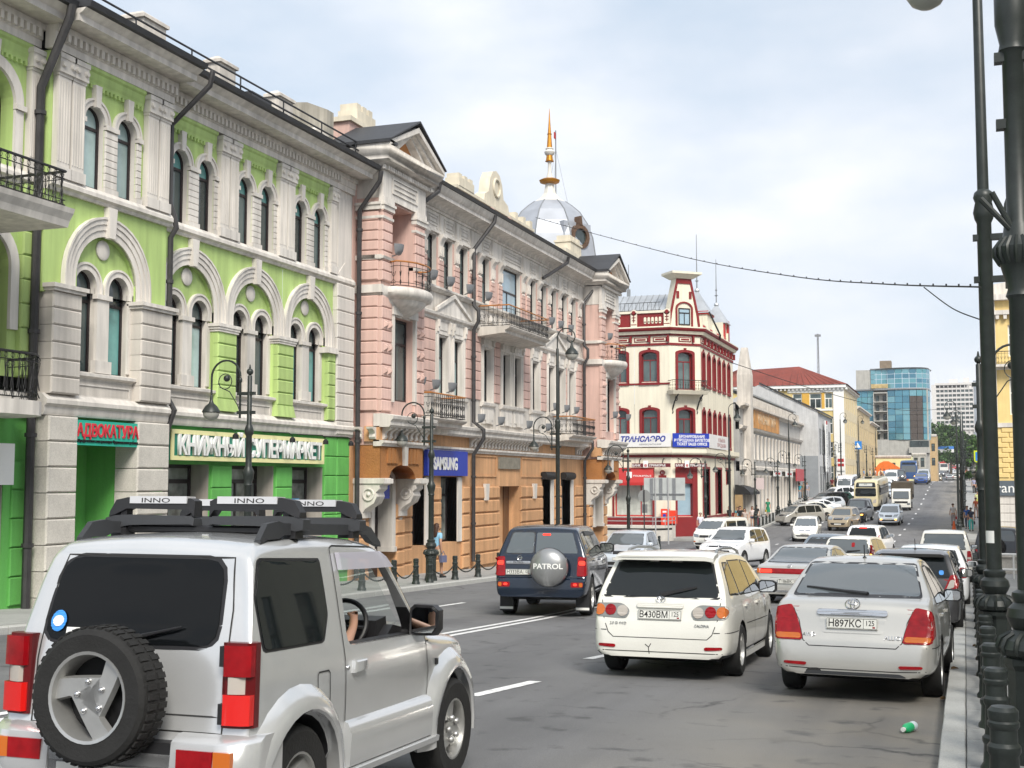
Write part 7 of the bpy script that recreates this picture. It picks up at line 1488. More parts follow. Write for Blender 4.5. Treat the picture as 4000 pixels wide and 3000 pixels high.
    # roof rails, bars, ski carriers
    for g in (-1, 1):
        b = MB(); b.loft([[(g*(x-.02), y, z), (g*(x+.025), y, z), (g*(x+.02), y, z+hh), (g*(x-.015), y, z+hh)] for y, z, hh, x in ((.42, 1.63, .02, .555), (.50, 1.65, .085, .55), (.62, 1.655, .095, .55), (.68, 1.675, .065, .55), (1.72, 1.675, .06, .55), (1.80, 1.63, .09, .55), (1.93, 1.60, .03, .555))]); B('roof_rail', b, PLASG, 30)
    for y in (.80, 1.52):
        b = MB(); b.tube([(-.60, y, 1.70), (.60, y, 1.70)], .022, 6); 
        for g in (-1, 1): b.box(g*.55-.05, g*.55+.05, y-.045, y+.045, 1.655, 1.705)
        B('crossbar', b, PLAST)
        for x0, x1 in ((-.60, -.05), (.05, .60)):
            g = 1 if x0 > 0 else -1; out, inn = (x1, x0) if g > 0 else (x0, x1)
            b = MB(); b.loft([[(x, y-.05, z0), (x, y+.05, z0), (x, y+.04, z1), (x, y-.04, z1)] for x, z0, z1 in ((out+g*.045, 1.705, 1.760), (out, 1.695, 1.775), (out-g*.12, 1.720, 1.780), (inn+g*.02, 1.730, 1.775), (inn, 1.720, 1.760))]); B('ski_carrier_base', b, PLASG, 30)
            b = MB(); b.loft([[(x, y-.045, z0), (x, y+.045, z0), (x, y+.035, z1), (x, y-.035, z1)] for x, z0, z1 in ((out+g*.02, 1.770, 1.800), (out-g*.02, 1.780, 1.865), (out-g*.10, 1.815, 1.880), (inn+g*.03, 1.810, 1.875), (inn, 1.770, 1.860))]); B('ski_carrier_arm', b, PLAST, 30)
            b = MB(); b.box(min(inn+g*.05, out-g*.12), max(inn+g*.05, out-g*.12), y-.047, y+.047, 1.845, 1.886); B('ski_carrier_pad', b, mat('pad_silver', (.62, .62, .64), .35, metal=.3), 0)
            text('carrier_lettering', 'INNO', .05, GAPM, lambda a, c, o: ((x0+x1)/2-g*.02+a*1.25, y-.0475-o, 1.850+c*.75), t, .001, 1.2)
            b = MB(); b.box(out-g*.07-.02, out-g*.07+.02, y-.03, y+.03, 1.750, 1.830); B('ski_carrier_latch', b, PLAST, 0)
    # visor, quarter glass trim, door seams, fuel flap, handle, lamp
    for v in 'RL':
        b = patch(MB(), [(1.2, 1.475), (1.93, 1.475), (1.84, 1.555), (1.78, 1.575), (1.2, 1.575)], S_.fn(v, .035), 8, 3, .03); B('rain_visor', b, mat('visor_smoke', (.46, .45, .52), .15, alpha=.88, coat=.5), 40)
    gb = MB()
    for p in ([(1.165, .40), (1.14, .66), (1.14, 1.60), (1.18, 1.615), (1.82, 1.60), (1.92, 1.52), (2.36, 1.02), (2.40, .8), (2.37, .40), (1.165, .40)], [(.80, .72), (.80, .92), (.815, .935), (.93, .935), (.945, .92), (.945, .72), (.93, .705), (.815, .705), (.80, .72)], [(2.4, .64), (2.52, .64)], [(.33, 1.56), (.34, 1.62)] if 0 else [(2.38, .98), (2.42, .98)]): ribbon(gb, p, S_.fn('R', .0035), .008); ribbon(gb, p, S_.fn('L', .0035), .008)
    B('panel_gap', gb, GAPM, 0)
    f = S_.fn('R', .0); q = f(1.30, .915); b = MB(); b.loft([[(q[0]+o, 1.30+dy*k_, .915+dz*k_) for dy, dz in ((-.085, -.025), (.085, -.02), (.085, .045), (-.07, .045))] for o, k_ in ((-.01, 1), (.022, .97), (.03, .8))]); B('door_handle', b, P_SIL, 40); b = MB(); b.ball((q[0]+.002, 1.17, .925), .014, 8, 6); B('door_lock', b, CHROME); b = MB(); b.box(f(2.56, .83)[0]-.005, f(2.56, .83)[0]+.012, 2.54, 2.58, .81, .85); B('marker_lamp', b, PLAST, 0)
    b = MB(); b.box(.60, .68, 1.2, 2.25, 1.02, 1.045); B('window_sill_seal', b, PLAST, 0)
    # cabin: dash, wheel, seats
    b = MB(); b.loft([[(x, 1.98, .7), (x, 2.30, .7), (x, 2.33, 1.06), (x, 2.1, 1.10), (x, 1.98, 1.02)] for x in (-.6, .6)]); b.loft([[(x, 1.98, .98), (x, 2.15, 1.02), (x, 2.12, 1.15), (x, 1.97, 1.13)] for x in (.16, .54)]); B('dashboard', b, PLAST, 0)
    b = MB(); cs, sn = math.cos(rad(62)), math.sin(rad(62)); cw = (.33, 1.87, 1.09); P = lambda a, r_: (cw[0]+r_*math.cos(a), cw[1]+r_*math.sin(a)*cs*1.0, cw[2]+r_*math.sin(a)*sn)
    b.tube([P(a, .185) for a in np.linspace(0, 2*math.pi, 29)[:-1]], .016, 8, close=True)
    for a in (rad(0), rad(180), rad(270)): b.tube([P(a, .02), P(a, .18)], .014, 6)
    b.ball(cw, .05, 10, 8); b.tube([cw, (.33, 2.1, .98)], .03, 8); B('steering_wheel', b, PLAST)
    for x in (-.33, .33):
        b = MB(); b.loft([[(x-.22, y, z), (x+.22, y, z), (x+.20, y+d, z+.0), (x-.20, y+d, z)] for y, z, d in ((1.02, .75, .15), (.92, 1.0, .13), (.88, 1.25, .11))]); b.box(x-.22, x+.22, 1.05, 1.5, .62, .78); b.ball((x, .88, 1.38), .11, 10, 8, .9); B('seat', b, PLASG, 40)
    b = patch(MB(), rpoly([(-.54, 1.04), (.54, 1.04), (.47, 1.50), (-.47, 1.50)], .06), S_.fn('f', .004), 8, 6, .005); B('windscreen', b, CGLT)
    b = patch(MB(), rpoly(JWIN, .07), S_.fn('L', -.012), 8, 6, .002); B('side_window', b, CGLT)
    b = MB(); b.ball((.0, 1.90, 1.47), .05, 8, 6, .6); b.box(-.11, .11, 1.86, 1.88, 1.42, 1.49); B('rear_view_mirror', b, PLAST)
jim = car('off_roader', 'silver short wheelbase off-roader nearest the camera with open spare wheel and ski carriers on roof', dict(
    L=3.42, W=.745, zb=.44, m=P_SIL, ax=(.60, 2.85), rw=.345, ww=.21, rr=.60, spokes=3, rc=.085, crown=.025, wo=.02, arch=1.17, black_to=.0,
    top=[(0, .60), (.10, .66), (.115, .72), (.135, 1.02), (.15, 1.12), (.255, 1.52), (.30, 1.61), (.42, 1.645), (.8, 1.665), (1.5, 1.66), (1.84, 1.60), (1.93, 1.555), (2.32, 1.09), (2.42, 1.035), (2.55, 1.015), (3.15, .96), (3.33, .88), (3.40, .74), (3.42, .56)],
    side=[(.44, .96), (.5, .985), (.7, 1.), (.95, .995), (1.05, .97), (1.55, .84), (1.67, .78)],
    plan=[(0, .93), (.04, .955), (.13, .975), (.3, .995), (1.2, 1), (2.3, .985), (2.8, .95), (3.2, .89), (3.38, .8), (3.42, .7)],
    rearw=[(-.55, 1.115), (.505, 1.115), (.475, 1.55), (-.50, 1.55)], rwr=.11, rearwm=CGLD, glass=CGL, sidew=[JQ], cuts=jcuts, mirror=(2.2, 1.13, PLAST, .85, 1.45), extra=[('all', jextra)]), (-4.05, 5.28), rad(1.2), z=gz(5.3)+.02)
# --- the rest of the traffic: generic bodies with their own proportions
def gen(kind, m, L=4.4, H=1.48, W=.85, **k):
    sc_ = dict(
        sedan=([(0, .45), (.0, .62), (.06, .70), (.10, .92), (.16, .98), (.85, 1.03), (1.5, 1.42), (1.9, H), (2.4, H), (2.75, H-.07), (3.55, .98), (4.3, .80), (L-.04, .62), (L, .45)], [[(1.0, .97), (1.95, .96), (1.95, H-.09), (1.55, H-.1)], [(2.03, .96), (3.0, .95), (2.68, H-.13), (2.03, H-.08)]]),
        hatch=([(0, .45), (.0, .66), (.05, .75), (.08, .95), (.30, 1.38), (.40, H-.05), (.9, H), (2.0, H), (2.4, H-.08), (L-.95, 1.0), (L-.3, .82), (L-.03, .62), (L, .45)], [[(.45, 1.0), (1.3, .98), (1.3, H-.08), (.62, H-.1)], [(1.38, .98), (2.55, .97), (2.2, H-.14), (1.38, H-.07)]]),
        suv=([(0, .55), (.0, .72), (.05, .82), (.07, 1.05), (.26, H-.2), (.36, H-.06), (.8, H), (2.1, H), (2.55, H-.08), (3.15, 1.12), (L-.5, 1.0), (L-.1, .84), (L, .55)], [[(.38, 1.12), (.95, 1.1), (.95, H-.12), (.55, H-.13)], [(1.03, 1.1), (1.85, 1.09), (1.85, H-.1), (1.03, H-.1)], [(1.93, 1.09), (2.85, 1.08), (2.48, H-.15), (1.93, H-.1)]]),
        coupe=([(0, .55), (.0, .8), (.06, .95), (.12, 1.1), (.5, 1.3), (1.2, H-.08), (1.9, H), (2.4, H-.03), (2.8, H-.14), (3.4, 1.12), (L-.5, 1.0), (L-.08, .8), (L, .55)], [[(.75, 1.15), (1.75, 1.1), (1.75, H-.12), (1.15, H-.2)], [(1.83, 1.1), (2.9, 1.08), (2.55, H-.18), (1.83, H-.11)]]),
        van=([(0, .45), (.0, .7), (.03, 1.0), (.12, H-.15), (.22, H-.03), (.8, H), (L-1.7, H), (L-1.25, H-.12), (L-.5, 1.12), (L-.15, .95), (L-.02, .7), (L, .45)], [[(.4, 1.1), (1.6, 1.1), (1.6, H-.2), (.5, H-.2)], [(1.75, 1.1), (2.9, 1.1), (2.9, H-.2), (1.75, H-.2)], [(3.05, 1.1), (L-.85, 1.05), (L-1.25, H-.25), (3.05, H-.2)]]))
    top, sw = sc_[kind]; belt = dict(sedan=.97, hatch=.99, suv=1.12, coupe=1.12, van=1.12)[kind]
    d = dict(L=L, W=W, zb=.24 if kind in ('sedan', 'hatch', 'van') else .32, m=m, rw=.31 if kind in ('sedan', 'hatch', 'van') else .36, ax=(.85, L-.88), top=top, sidew=sw, q=0, rc=.07,
        side=[(.24, .93), (.34, .985), (.6, 1.), (belt-.15, .99), (belt, .955), (H-.08, .77 if kind != 'van' else .86), (H, .72 if kind != 'van' else .82)], rearw=[(-.66, belt+.03), (.66, belt+.03), (.54, H-.1), (-.54, H-.1)], frontw=[(-.69, belt+.05), (.69, belt+.05), (.58, H-.13), (-.58, H-.13)])
    if kind == 'van': d['frontw'] = [(-.74, belt+.08), (.74, belt+.08), (.66, H-.2), (-.66, H-.2)]
    d.update(k); return d
def front(lit=None, z=.68, w=.62, gr=PLAST, gw=.42, low=True, hz=.14, ins=.30, chrome=False, fog=None, bz=.42, amb=None):
    p = [('f', 'headlight', [(ins, z), (ins+.30, z+.02), (ins+.42, z+hz+.05), (ins+.05, z+hz)], L_HEADL if lit else L_HEAD, 1, dict(off=.01)), ('f', 'grille', [(-gw/1.5, z-.01), (gw/1.5, z-.01), (gw/1.4, z+hz-.03), (-gw/1.4, z+hz-.03)], gr, 0, dict(off=.008))]
    if chrome: p.append(('f', 'grille_bar', [(-gw/1.6, z+hz*.4), (gw/1.6, z+hz*.4), (gw/1.6, z+hz*.55), (-gw/1.6, z+hz*.55)], CHROME, 0, dict(off=.014)))
    if low: p.append(('f', 'lower_intake', [(-.5, bz-.12), (.5, bz-.12), (.56, bz), (-.56, bz)], PLAST, 0, dict(off=.006)))
    if fog: p.append(('f', 'fog_light', [(.52, bz-.04), (.68, bz-.02), (.68, bz+.07), (.52, bz+.06)], fog, 1, dict(off=.012)))
    return p
def rear(z=.68, h=.22, x0=.55, m=L_RED, plate_=True): return [('r', 'tail_light', [(x0, z), (.80, z+.02), (.79, z+h), (x0+.05, z+h)], m, 1, dict(off=.012))]
MIRS = lambda y, z, m: (y, z, m, .95)
def fplate(s=None): return rplate(s, 0, .47, v='f')
T_ = 'cars in the oncoming lanes'; Q_ = 'cars queueing in the right lanes'; A_ = 'cars parked at an angle along the far kerb'
car('sedan', 'old silver sedan with full width red tail light band, braking in the queue', gen('sedan', P_SIL2, 4.7, 1.40, .86, q=1, glass=CGL2, ax=(1.05, 3.75), extra=[rplate('Т186ВК', 0, .50), wiper((0, 1), (0, 1.001)) if 0 else oval_logo('r', 0, .92, .05, .035)],
    top=[(0, .42), (.0, .58), (.05, .64), (.07, .84), (.12, .935), (.9, .985), (1.65, 1.34), (2.0, 1.39), (2.5, 1.40), (2.85, 1.34), (3.6, .96), (4.4, .80), (4.66, .62), (4.7, .42)], rearw=[(-.70, 1.0), (.70, 1.0), (.56, 1.33), (-.56, 1.33)],
    pat=[('r', 'tail_light_band', [(-.81, .73), (.81, .73), (.80, .86), (-.80, .86)], L_RED, 0, dict(off=.012)), ('r', 'brake_light', [(.42, .745), (.72, .745), (.72, .835), (.42, .835)], L_REDL, 1, dict(off=.018)), ('r', 'turn_light', [(.73, .74), (.80, .74), (.79, .85), (.74, .85)], L_AMB, 1, dict(off=.018)), ('r', 'bumper_strip', [(-.83, .30), (.83, .30), (.83, .34), (-.83, .34)], CHROME, 0, dict(off=.015))],
    lines=[('S', [(2.1, .3), (2.1, .95)]), ('r', [(-.8, .64), (.8, .64)]), ('r', [(-.66, .99), (.66, .99)])], mirror=MIRS(2.95, .97, P_SIL2)), (-4.05, 31), rad(-7), group=Q_)
car('hatchback', 'white hatchback with lit amber indicator and red tail lamps in the queue', gen('hatch', P_WHT, 3.85, 1.52, .84, q=1, glass=CGL2, rearw=[(-.66, 1.02), (.66, 1.02), (.56, 1.42), (-.56, 1.42)], pat=rear(.78, .5, .66)+[('r', 'indicator', [(.69, .80), (.77, .80), (.76, 1.0), (.70, 1.0)], L_AMBL, 1, dict(off=.02)), ('r', 'seat_red', [(.12, 1.2), (.22, 1.2), (.22, 1.34), (.12, 1.34)], L_RED, 0, dict(off=.012))], extra=[rplate('К214ВО', 0, .62), wiper((.0, 1.06), (.4, 1.1), .02), oval_logo('r', 0, .9, .05, .04)], mirror=MIRS(2.5, 1.02, P_WHT)), (-3.5, 40.5), rad(-7), group=Q_)
car('suv', 'white suv with lit red brake lamp at the top of its rear window', gen('suv', P_WHT2, 4.5, 1.72, .89, q=1, pat=rear(.85, .45, .68)+[('r', 'brake_light', [(-.18, 1.60), (.18, 1.60), (.18, 1.655), (-.18, 1.655)], L_REDL, 0, dict(off=.03))], extra=[rplate('М508ЕТ', 0, .75), antenna(0, .7, .2, -.1)], mirror=MIRS(2.75, 1.2, P_WHT2)), (-4.6, 62), rad(-6), group=Q_)
car('sedan', 'grey blue sedan half hidden in the queue between two white cars', gen('sedan', mat('paint_greyblue', (.16, .20, .24), .3, metal=.4, coat=.8), 4.6, 1.46, .86, pat=rear()), (-5.3, 49), rad(-6), group=Q_)
car('hatchback', 'dark grey hatchback with slanted red and clear tail lamps parked behind kerb', gen('hatch', P_DGR, 3.9, 1.50, .845, q=1, zb=.26, glass=CGL, rearw=[(-.66, 1.03), (.66, 1.03), (.56, 1.40), (-.56, 1.40)],
    pat=[('r', 'tail_light', [(.54, .80), (.79, .86), (.77, 1.10), (.66, 1.08)], L_RED, 1, dict(off=.016)), ('R', 'tail_light', [(.05, .86), (.28, .95), (.36, 1.06), (.12, 1.08)], L_RED, 0), ('r', 'clear_lamp', [(.585, .825), (.72, .87), (.73, 1.0), (.66, 1.0)], L_CLR, 1, dict(off=.022)), ('r', 'bumper_black', [(-.76, .30), (.76, .30), (.78, .52), (-.78, .52)], PLAST, 0, dict(off=.008)), ('r', 'round_sticker', [(.47, 1.08), (.55, 1.08), (.55, 1.16), (.47, 1.16)], mat('sticker_blue', (.05, .28, .75), .4), 0, dict(off=.014))],
    lines=[('r', [(-.6, .6), (.6, .6), (.66, .95)]), ('S', [(1.34, .3), (1.34, 1.0)]), ('S', [(2.6, .3), (2.66, .95)])], handles=[(.95, .92), (1.9, .92)], hm=P_DGR, mirror=(2.5, 1.05, P_DGR, 1.0), extra=[rplate('О771ММ', 0, .70), antenna(.05, .75, .2, -.12), ('spoiler', lambda t, S_: MB().loft([[(-.56, y, z), (-.5, y-.02, z+.02), (.5, y-.02, z+.02), (.56, y, z), (.56, y, z-.035), (-.56, y, z-.035)] for y, z in ((.2, 1.42), (.34, 1.46), (.55, 1.485))]).build('roof_spoiler', P_DGR, t, 40))]), (-.92, 23.3), rad(-.8), group='cars parked along the right kerb')
car('parked_car', 'white low car parked ahead of the dark grey hatchback', gen('hatch', P_WHT2, 4.3, 1.47, .86, q=1, pat=rear(.75, .25, .6), mirror=MIRS(2.7, 1.0, P_WHT2), extra=[rplate('С390КА', 0, .62)]), (-.78, 30.3), rad(-.3), group='cars parked along the right kerb')
car('suv', 'white boxy suv with upright red tail lamp parked furthest ahead at right kerb', gen('suv', P_WHT, 3.9, 1.74, .84, q=1, glass=CGL2, top=[(0, .6), (.0, .75), (.06, .8), (.08, 1.1), (.18, 1.6), (.28, 1.70), (.7, 1.74), (2.0, 1.74), (2.4, 1.64), (2.85, 1.12), (3.6, 1.02), (3.86, .84), (3.9, .55)], sidew=[[(.3, 1.12), (.9, 1.1), (.9, 1.6), (.42, 1.6)], [(1.0, 1.1), (2.6, 1.08), (2.25, 1.58), (1.0, 1.62)]], pat=[('r', 'tail_light', [(.66, .72), (.80, .72), (.80, 1.12), (.67, 1.12)], L_RED, 1, dict(off=.014)), ('r', 'lamp_stripe', [(.67, .86), (.79, .86), (.79, .93), (.67, .93)], L_CLR, 1, dict(off=.018)), ('S', 'tail_light', [(.09, .74), (.16, .74), (.16, 1.1), (.11, 1.1)], L_RED, 0)], rearw=[(-.62, 1.16), (.62, 1.16), (.56, 1.62), (-.56, 1.62)], mirror=MIRS(2.5, 1.2, PLAST)), (-.62, 41.5), rad(-.5), group='cars parked along the right kerb')
def backspare(x, z, r=.34):
    def f(t, S_): MB().lathe([(.2, .0), (.3, .01), (r, .05), (r, .2), (.2, .22)], (x, -.2, z), 20, 'y').build('spare_tyre', TYRE, t, 40); MB().lathe([(.01, .02), (.1, .0), (.19, .03), (.2, .06)], (x, -.21, z), 16, 'y').build('spare_rim', ALLOY, t, 40)
    return ('spare', f)
car('off_roader', 'dark off-roader with spare wheel standing in the side street behind lamp posts', gen('suv', P_BLK, 4.3, 1.8, .89, pat=rear(.8, .3, .7), extra=[backspare(0, 1.05)], rearw=[(-.7, 1.25), (.7, 1.25), (.6, 1.66), (-.6, 1.66)], glass=CGL2), (1.15, 53), rad(-8), group=None)
# oncoming
P180 = math.pi
car('hatchback', 'pale blue hatchback coming towards the camera behind the navy off-roader', gen('hatch', P_LGR, 4.2, 1.55, .86, q=1, frontwm=CGLT if 0 else CGL2, pat=front(z=.7), mirror=MIRS(2.9, 1.05, P_LGR), extra=[fplate('')]), front=(-12.0, 45), yaw=P180+.06, group=T_)
car('suv', 'white crossover with lit headlights and black lower grille turning in the junction', gen('suv', P_WHT2, 4.55, 1.68, .92, q=1, frontwm=CGL2, pat=[('f', 'headlight', [(.42, .86), (.78, .92), (.80, 1.0), (.44, .94)], L_HEADL, 1, dict(off=.012)), ('f', 'grille', [(-.40, .87), (.40, .87), (.42, .93), (-.42, .93)], PLAST, 0, dict(off=.01)), ('f', 'lower_grille', [(-.62, .46), (.62, .46), (.52, .76), (-.52, .76)], PLAST, 0, dict(off=.01)), ('f', 'bumper_skid', [(-.45, .40), (.45, .40), (.48, .46), (-.48, .46)], P_SIL, 0, dict(off=.014)), ('f', 'fog_light', [(.62, .58), (.72, .58), (.72, .66), (.62, .66)], L_HEAD, 1, dict(off=.012))], extra=[fplate(''), oval_logo('f', 0, .93, .06, .04), antenna(0, .8, .15)], mirror=MIRS(3.0, 1.14, P_WHT2)), front=(-9.5, 50.8), yaw=P180-.16, group=T_)
car('minivan', 'white minivan turning in front of the bank entrance', gen('van', P_WHT, 4.3, 1.82, .85, q=1, frontwm=CGL2, pat=front(z=.72, hz=.16)+[('f', 'bumper_lamp', [(.5, .45), (.66, .45), (.66, .52), (.5, .52)], L_AMB, 1, dict(off=.012))], mirror=MIRS(3.3, 1.15, P_WHT), extra=[fplate('')]), front=(-14.0, 71), yaw=P180+.02-.32, group=T_)
car('minivan', 'white sporty minivan with lit headlights heading down the lane divider', gen('hatch', P_WHT, 4.6, 1.57, .87, q=1, frontwm=CGL2, pat=[('f', 'headlight', [(.38, .70), (.70, .76), (.80, .90), (.48, .80)], L_HEADL, 1, dict(off=.012)), ('f', 'grille', [(-.38, .73), (.38, .73), (.34, .80), (-.34, .80)], CHROME, 0, dict(off=.012)), ('f', 'lower_intake', [(-.5, .38), (.5, .38), (.6, .47), (-.6, .47)], PLAST, 0, dict(off=.01))], extra=[fplate('К556СН'), oval_logo('f', 0, .76, .05, .035)], mirror=MIRS(3.2, 1.05, P_WHT)), front=(-9.95, 84.6), yaw=P180+.05, group=T_)
car('suv', 'champagne suv with chrome grille badge following the white minivan', gen('suv', P_CHAMP, 4.4, 1.70, .90, q=1, frontwm=CGL2, pat=front(z=.84, hz=.18, ins=.42, gw=.5, chrome=True, bz=.62)+[('f', 'bumper_grille', [(-.45, .48), (.45, .48), (.5, .60), (-.5, .60)], PLAST, 0, dict(off=.012))], extra=[fplate('')], mirror=MIRS(2.85, 1.15, P_CHAMP)), front=(-8.98, 97.2), yaw=P180-.12, group=T_)
car('suv', 'black large suv with lit amber lamp ahead of the cream bus', gen('suv', P_BLK, 4.95, 1.88, .97, q=1, frontwm=CGL2, pat=front(z=.95, hz=.2, ins=.5, gw=.6, chrome=True, bz=.65)+[('f', 'amber_lamp', [(-.82, .66), (-.62, .66), (-.62, .76), (-.82, .76)], L_AMBL, 0, dict(off=.02))], extra=[fplate('')], mirror=(3.0, 1.25, P_BLK, 1.3)), front=(-8.7, 107.5), yaw=P180-.10, group=T_)
car('estate_car', 'silver estate with bonnet scoop and two lit amber fog lamps in the middle lane', gen('hatch', P_LGR, 4.45, 1.58, .87, q=1, frontwm=CGL2, zb=.28, pat=front(z=.72, hz=.15, ins=.36, gw=.4, chrome=True, bz=.5)+[('f', 'fog_light', [(.48, .46), (.64, .46), (.64, .56), (.48, .56)], L_AMBL, 1, dict(off=.014))], extra=[fplate('')], mirror=MIRS(3.0, 1.05, P_LGR)), front=(-5.73, 104.8), yaw=P180-.03, group=T_)
car('taxi', 'pale sedan taxi with yellow roof sign beside the cream bus', gen('sedan', P_LGR, 4.6, 1.48, .85, frontwm=CGL2, pat=front(), extra=[('sign', lambda t, S_: MB().box(-.2, .2, 2.1, 2.25, 1.47, 1.6).build('roof_sign', SY, t))]), front=(-8.0, 141.7), yaw=P180, group=T_)
car('taxi', 'second pale sedan taxi right behind the first one', gen('sedan', P_WHT2, 4.6, 1.48, .85, frontwm=CGL2, pat=front(), extra=[('sign', lambda t, S_: MB().box(-.2, .2, 2.1, 2.25, 1.47, 1.6).build('roof_sign', SY, t))]), front=(-8.45, 149), yaw=P180, group=T_)
car('van', 'white van with a lit headlight near the zebra crossing', gen('van', P_WHT2, 4.6, 1.95, .86, frontwm=CGL2, pat=front('l', z=.75)), front=(-8.6, 164.5), yaw=P180, group=T_)
car('van', 'white high roof van parked beyond the angled cars', gen('van', P_WHT2, 5.2, 2.25, .92, frontwm=CGL2, pat=front(z=.8), mirror=MIRS(4.2, 1.3, PLAST)), front=(-12.7, 145), yaw=P180-.08, group=T_)
car('suv', 'dark suv with lit lamps behind the white van at the crossing', gen('suv', P_BLK, 4.7, 1.8, .92, frontwm=CGL2, pat=front('l', z=.85)), front=(-8.1, 174), yaw=P180, group=T_)
car('sedan', 'blue sedan alone in the lane by the dashed line near the crest', gen('sedan', P_BLUE, 4.5, 1.44, .85, frontwm=CGL2, pat=front(z=.66)), front=(-5.1, 168.5), yaw=P180, group=T_)
car('suv', 'silver suv directly behind the blue sedan near the crest', gen('suv', P_SIL, 4.7, 1.8, .92, frontwm=CGL2, pat=front(z=.85)), front=(-5.1, 177.5), yaw=P180, group=T_)
# parked at an angle
for i, (y, x, kd, m, H, lab) in enumerate(((103.2, -14.1, 'suv', P_SIL2, 1.70, 'grey silver small suv, nearest of the cars parked at an angle'), (108.6, -14.2, 'coupe', P_WHT, 1.70, 'white sloping roof suv parked at an angle beside the silver one'), (113.0, -14.3, 'sedan', P_LGR, 1.46, 'light grey sedan parked at an angle, third from the near end'), (117.2, -14.3, 'sedan', P_WHT2, 1.45, 'white sedan parked at an angle behind the light grey one'), (121.4, -14.3, 'hatch', P_SIL, 1.5, 'silver hatchback parked at an angle, fifth in the row'), (126.0, -14.4, 'suv', P_BLK, 1.72, 'black suv parked at an angle with dark green neighbour'), (130.5, -14.3, 'hatch', mat('paint_green', (.02, .06, .05), .3, coat=.8), 1.5, 'dark green hatchback parked at an angle before the white van'), (135, -14.2, 'suv', P_WHT2, 1.75, 'white estate parked at an angle, furthest of the row'))):
    car('parked_car', lab, gen(kd, m, 4.3 if i else 3.95, H, .86, q=1 if i < 2 else 0, frontwm=CGL2, pat=front(z=.72 if kd in ('sedan', 'hatch') else .85)+rear(.75, .25, .6), mirror=MIRS(2.9, 1.05 if kd in ('sedan', 'hatch') else 1.16, m), extra=[fplate('')] if i < 2 else []), front=(x, y), yaw=rad(132), group=A_, z=gz(y+1)+.02)
# bus, trucks
def boxy(name, label, cat, L, Wd, H, m, X, Y, yaw, parts, wheels, rw=.45, group=None, zb=.4, top=None):
    t = thing(name, label, cat, (X+math.sin(yaw)*L, Y-math.cos(yaw)*L, gz(Y+L)), 0, group); S_ = Shell(L, Wd, zb, top or [(0, .6), (.02, 1.0), (.05, H-.2), (.2, H), (1, H+.03), (L-1.2, H+.02), (L-.35, H-.2), (L-.12, 1.6), (L-.04, .9), (L, .6)], [(0, .96), (.1, .99), (.5, 1), (L-.8, 1), (L-.15, .96), (L, .86)], [(zb, .96), (zb+.15, 1), (1.2, 1), (H-.4, .96), (H, .88)], .15, .05, 0)
    me = S_.mesh('body'); c = MB()
    for y in wheels:
        for g in (-1, 1): c.lathe([(rw*1.15, (Wd-.32)*g), (rw*1.15, (Wd+.2)*g)], (0, y, rw), 20, 'x')
    bm_ = boolean(me, [c.mesh('c')]); bm_.materials.clear(); bm_.materials.append(m); shade(bm_, 35); bm_.name = 'body'; link('body', bm_, None, t)
    for y in wheels:
        for g in (-1, 1): wheel(t, g*(Wd-.14), y, rw, .25, .6, 5, g, GREY)
    for v, nm, p, mm, mi, *k in parts:
        pp = [p]+([[(-x, z) for x, z in p]] if mi else []); kw = dict(k[0]) if k else {}
        for q in pp:
            for vv in ('RL' if v == 'S' else v): b = patch(MB(), rpoly(q, kw.get('r', .05)), S_.fn(vv, kw.get('off', .01)), 6, 6); b.build(nm, mm, t, 40)
    t.rotation_euler = (math.atan(slope(Y+L/2)*math.cos(yaw)), 0, yaw); return t, S_
bp = [('f', 'windscreen', [(-.98, 1.35), (.98, 1.35), (.95, 2.15), (-.95, 2.15)], CGL, 0, dict(r=.15)), ('f', 'route_panel', [(-.95, 2.2), (.95, 2.2), (.85, 2.68), (-.85, 2.68)], CGL, 0, dict(r=.12)), ('f', 'route_sign', [(-.62, 2.32), (.62, 2.32), (.62, 2.58), (-.62, 2.58)], mat('route_white', (.5, .52, .5), .4), 0, dict(off=.02)), ('f', 'headlight', [(.62, .72), (.98, .75), (.99, 1.15), (.75, 1.0)], L_CLR, 1, dict(off=.012)), ('f', 'bumper_line', [(-.6, .98), (.6, .98), (.6, 1.02), (-.6, 1.02)], CHROME, 0, dict(off=.012)), ('f', 'number_plate', [(-.26, .6), (.26, .6), (.26, .71), (-.26, .71)], PLATE, 0, dict(off=.014, r=.01))]
for k in range(6): bp.append(('S', 'side_window', [(.5+k*1.25, 1.4), (1.65+k*1.25, 1.4), (1.65+k*1.25, 2.3), (.5+k*1.25, 2.3)], CGL, 0))
t, S_ = boxy('bus', 'cream city bus with black windscreen and route sign in the queue', 'bus', 9.0, 1.18, 2.95, P_CRM, -8.85, 124.5, P180-.06, bp, (2.2, 6.6)); text('route_lettering', '7Т', .26, GAPM, lambda a, c, o: (-a, S_.fy(0, 2.45)+.026+o, 2.36+c), t, .002)
b = MB(); b.box(-.3, .3, 6.2, 7.0, 2.95, 3.15); b.build('roof_vent', GAPM, t)
for g in (-1, 1): b = MB(); b.tube([(g*1.05, 8.7, 2.5), (g*1.35, 8.95, 2.4), (g*1.36, 8.95, 2.2)], .03, 5); b.box(g*1.36-.1, g*1.36+.1, 8.9, 8.97, 1.75, 2.2); b.build('wing_mirror', PLAST, t)
bp2 = [('f', 'windscreen', [(-.98, 1.35), (.98, 1.35), (.95, 2.3), (-.95, 2.3)], CGL2, 0), ('f', 'route_panel', [(-.95, 2.4), (.95, 2.4), (.85, 2.72), (-.85, 2.72)], CGL, 0), ('f', 'headlight', [(.7, .7), (.95, .7), (.95, .85), (.7, .85)], L_AMBL, 1, dict(off=.02))]
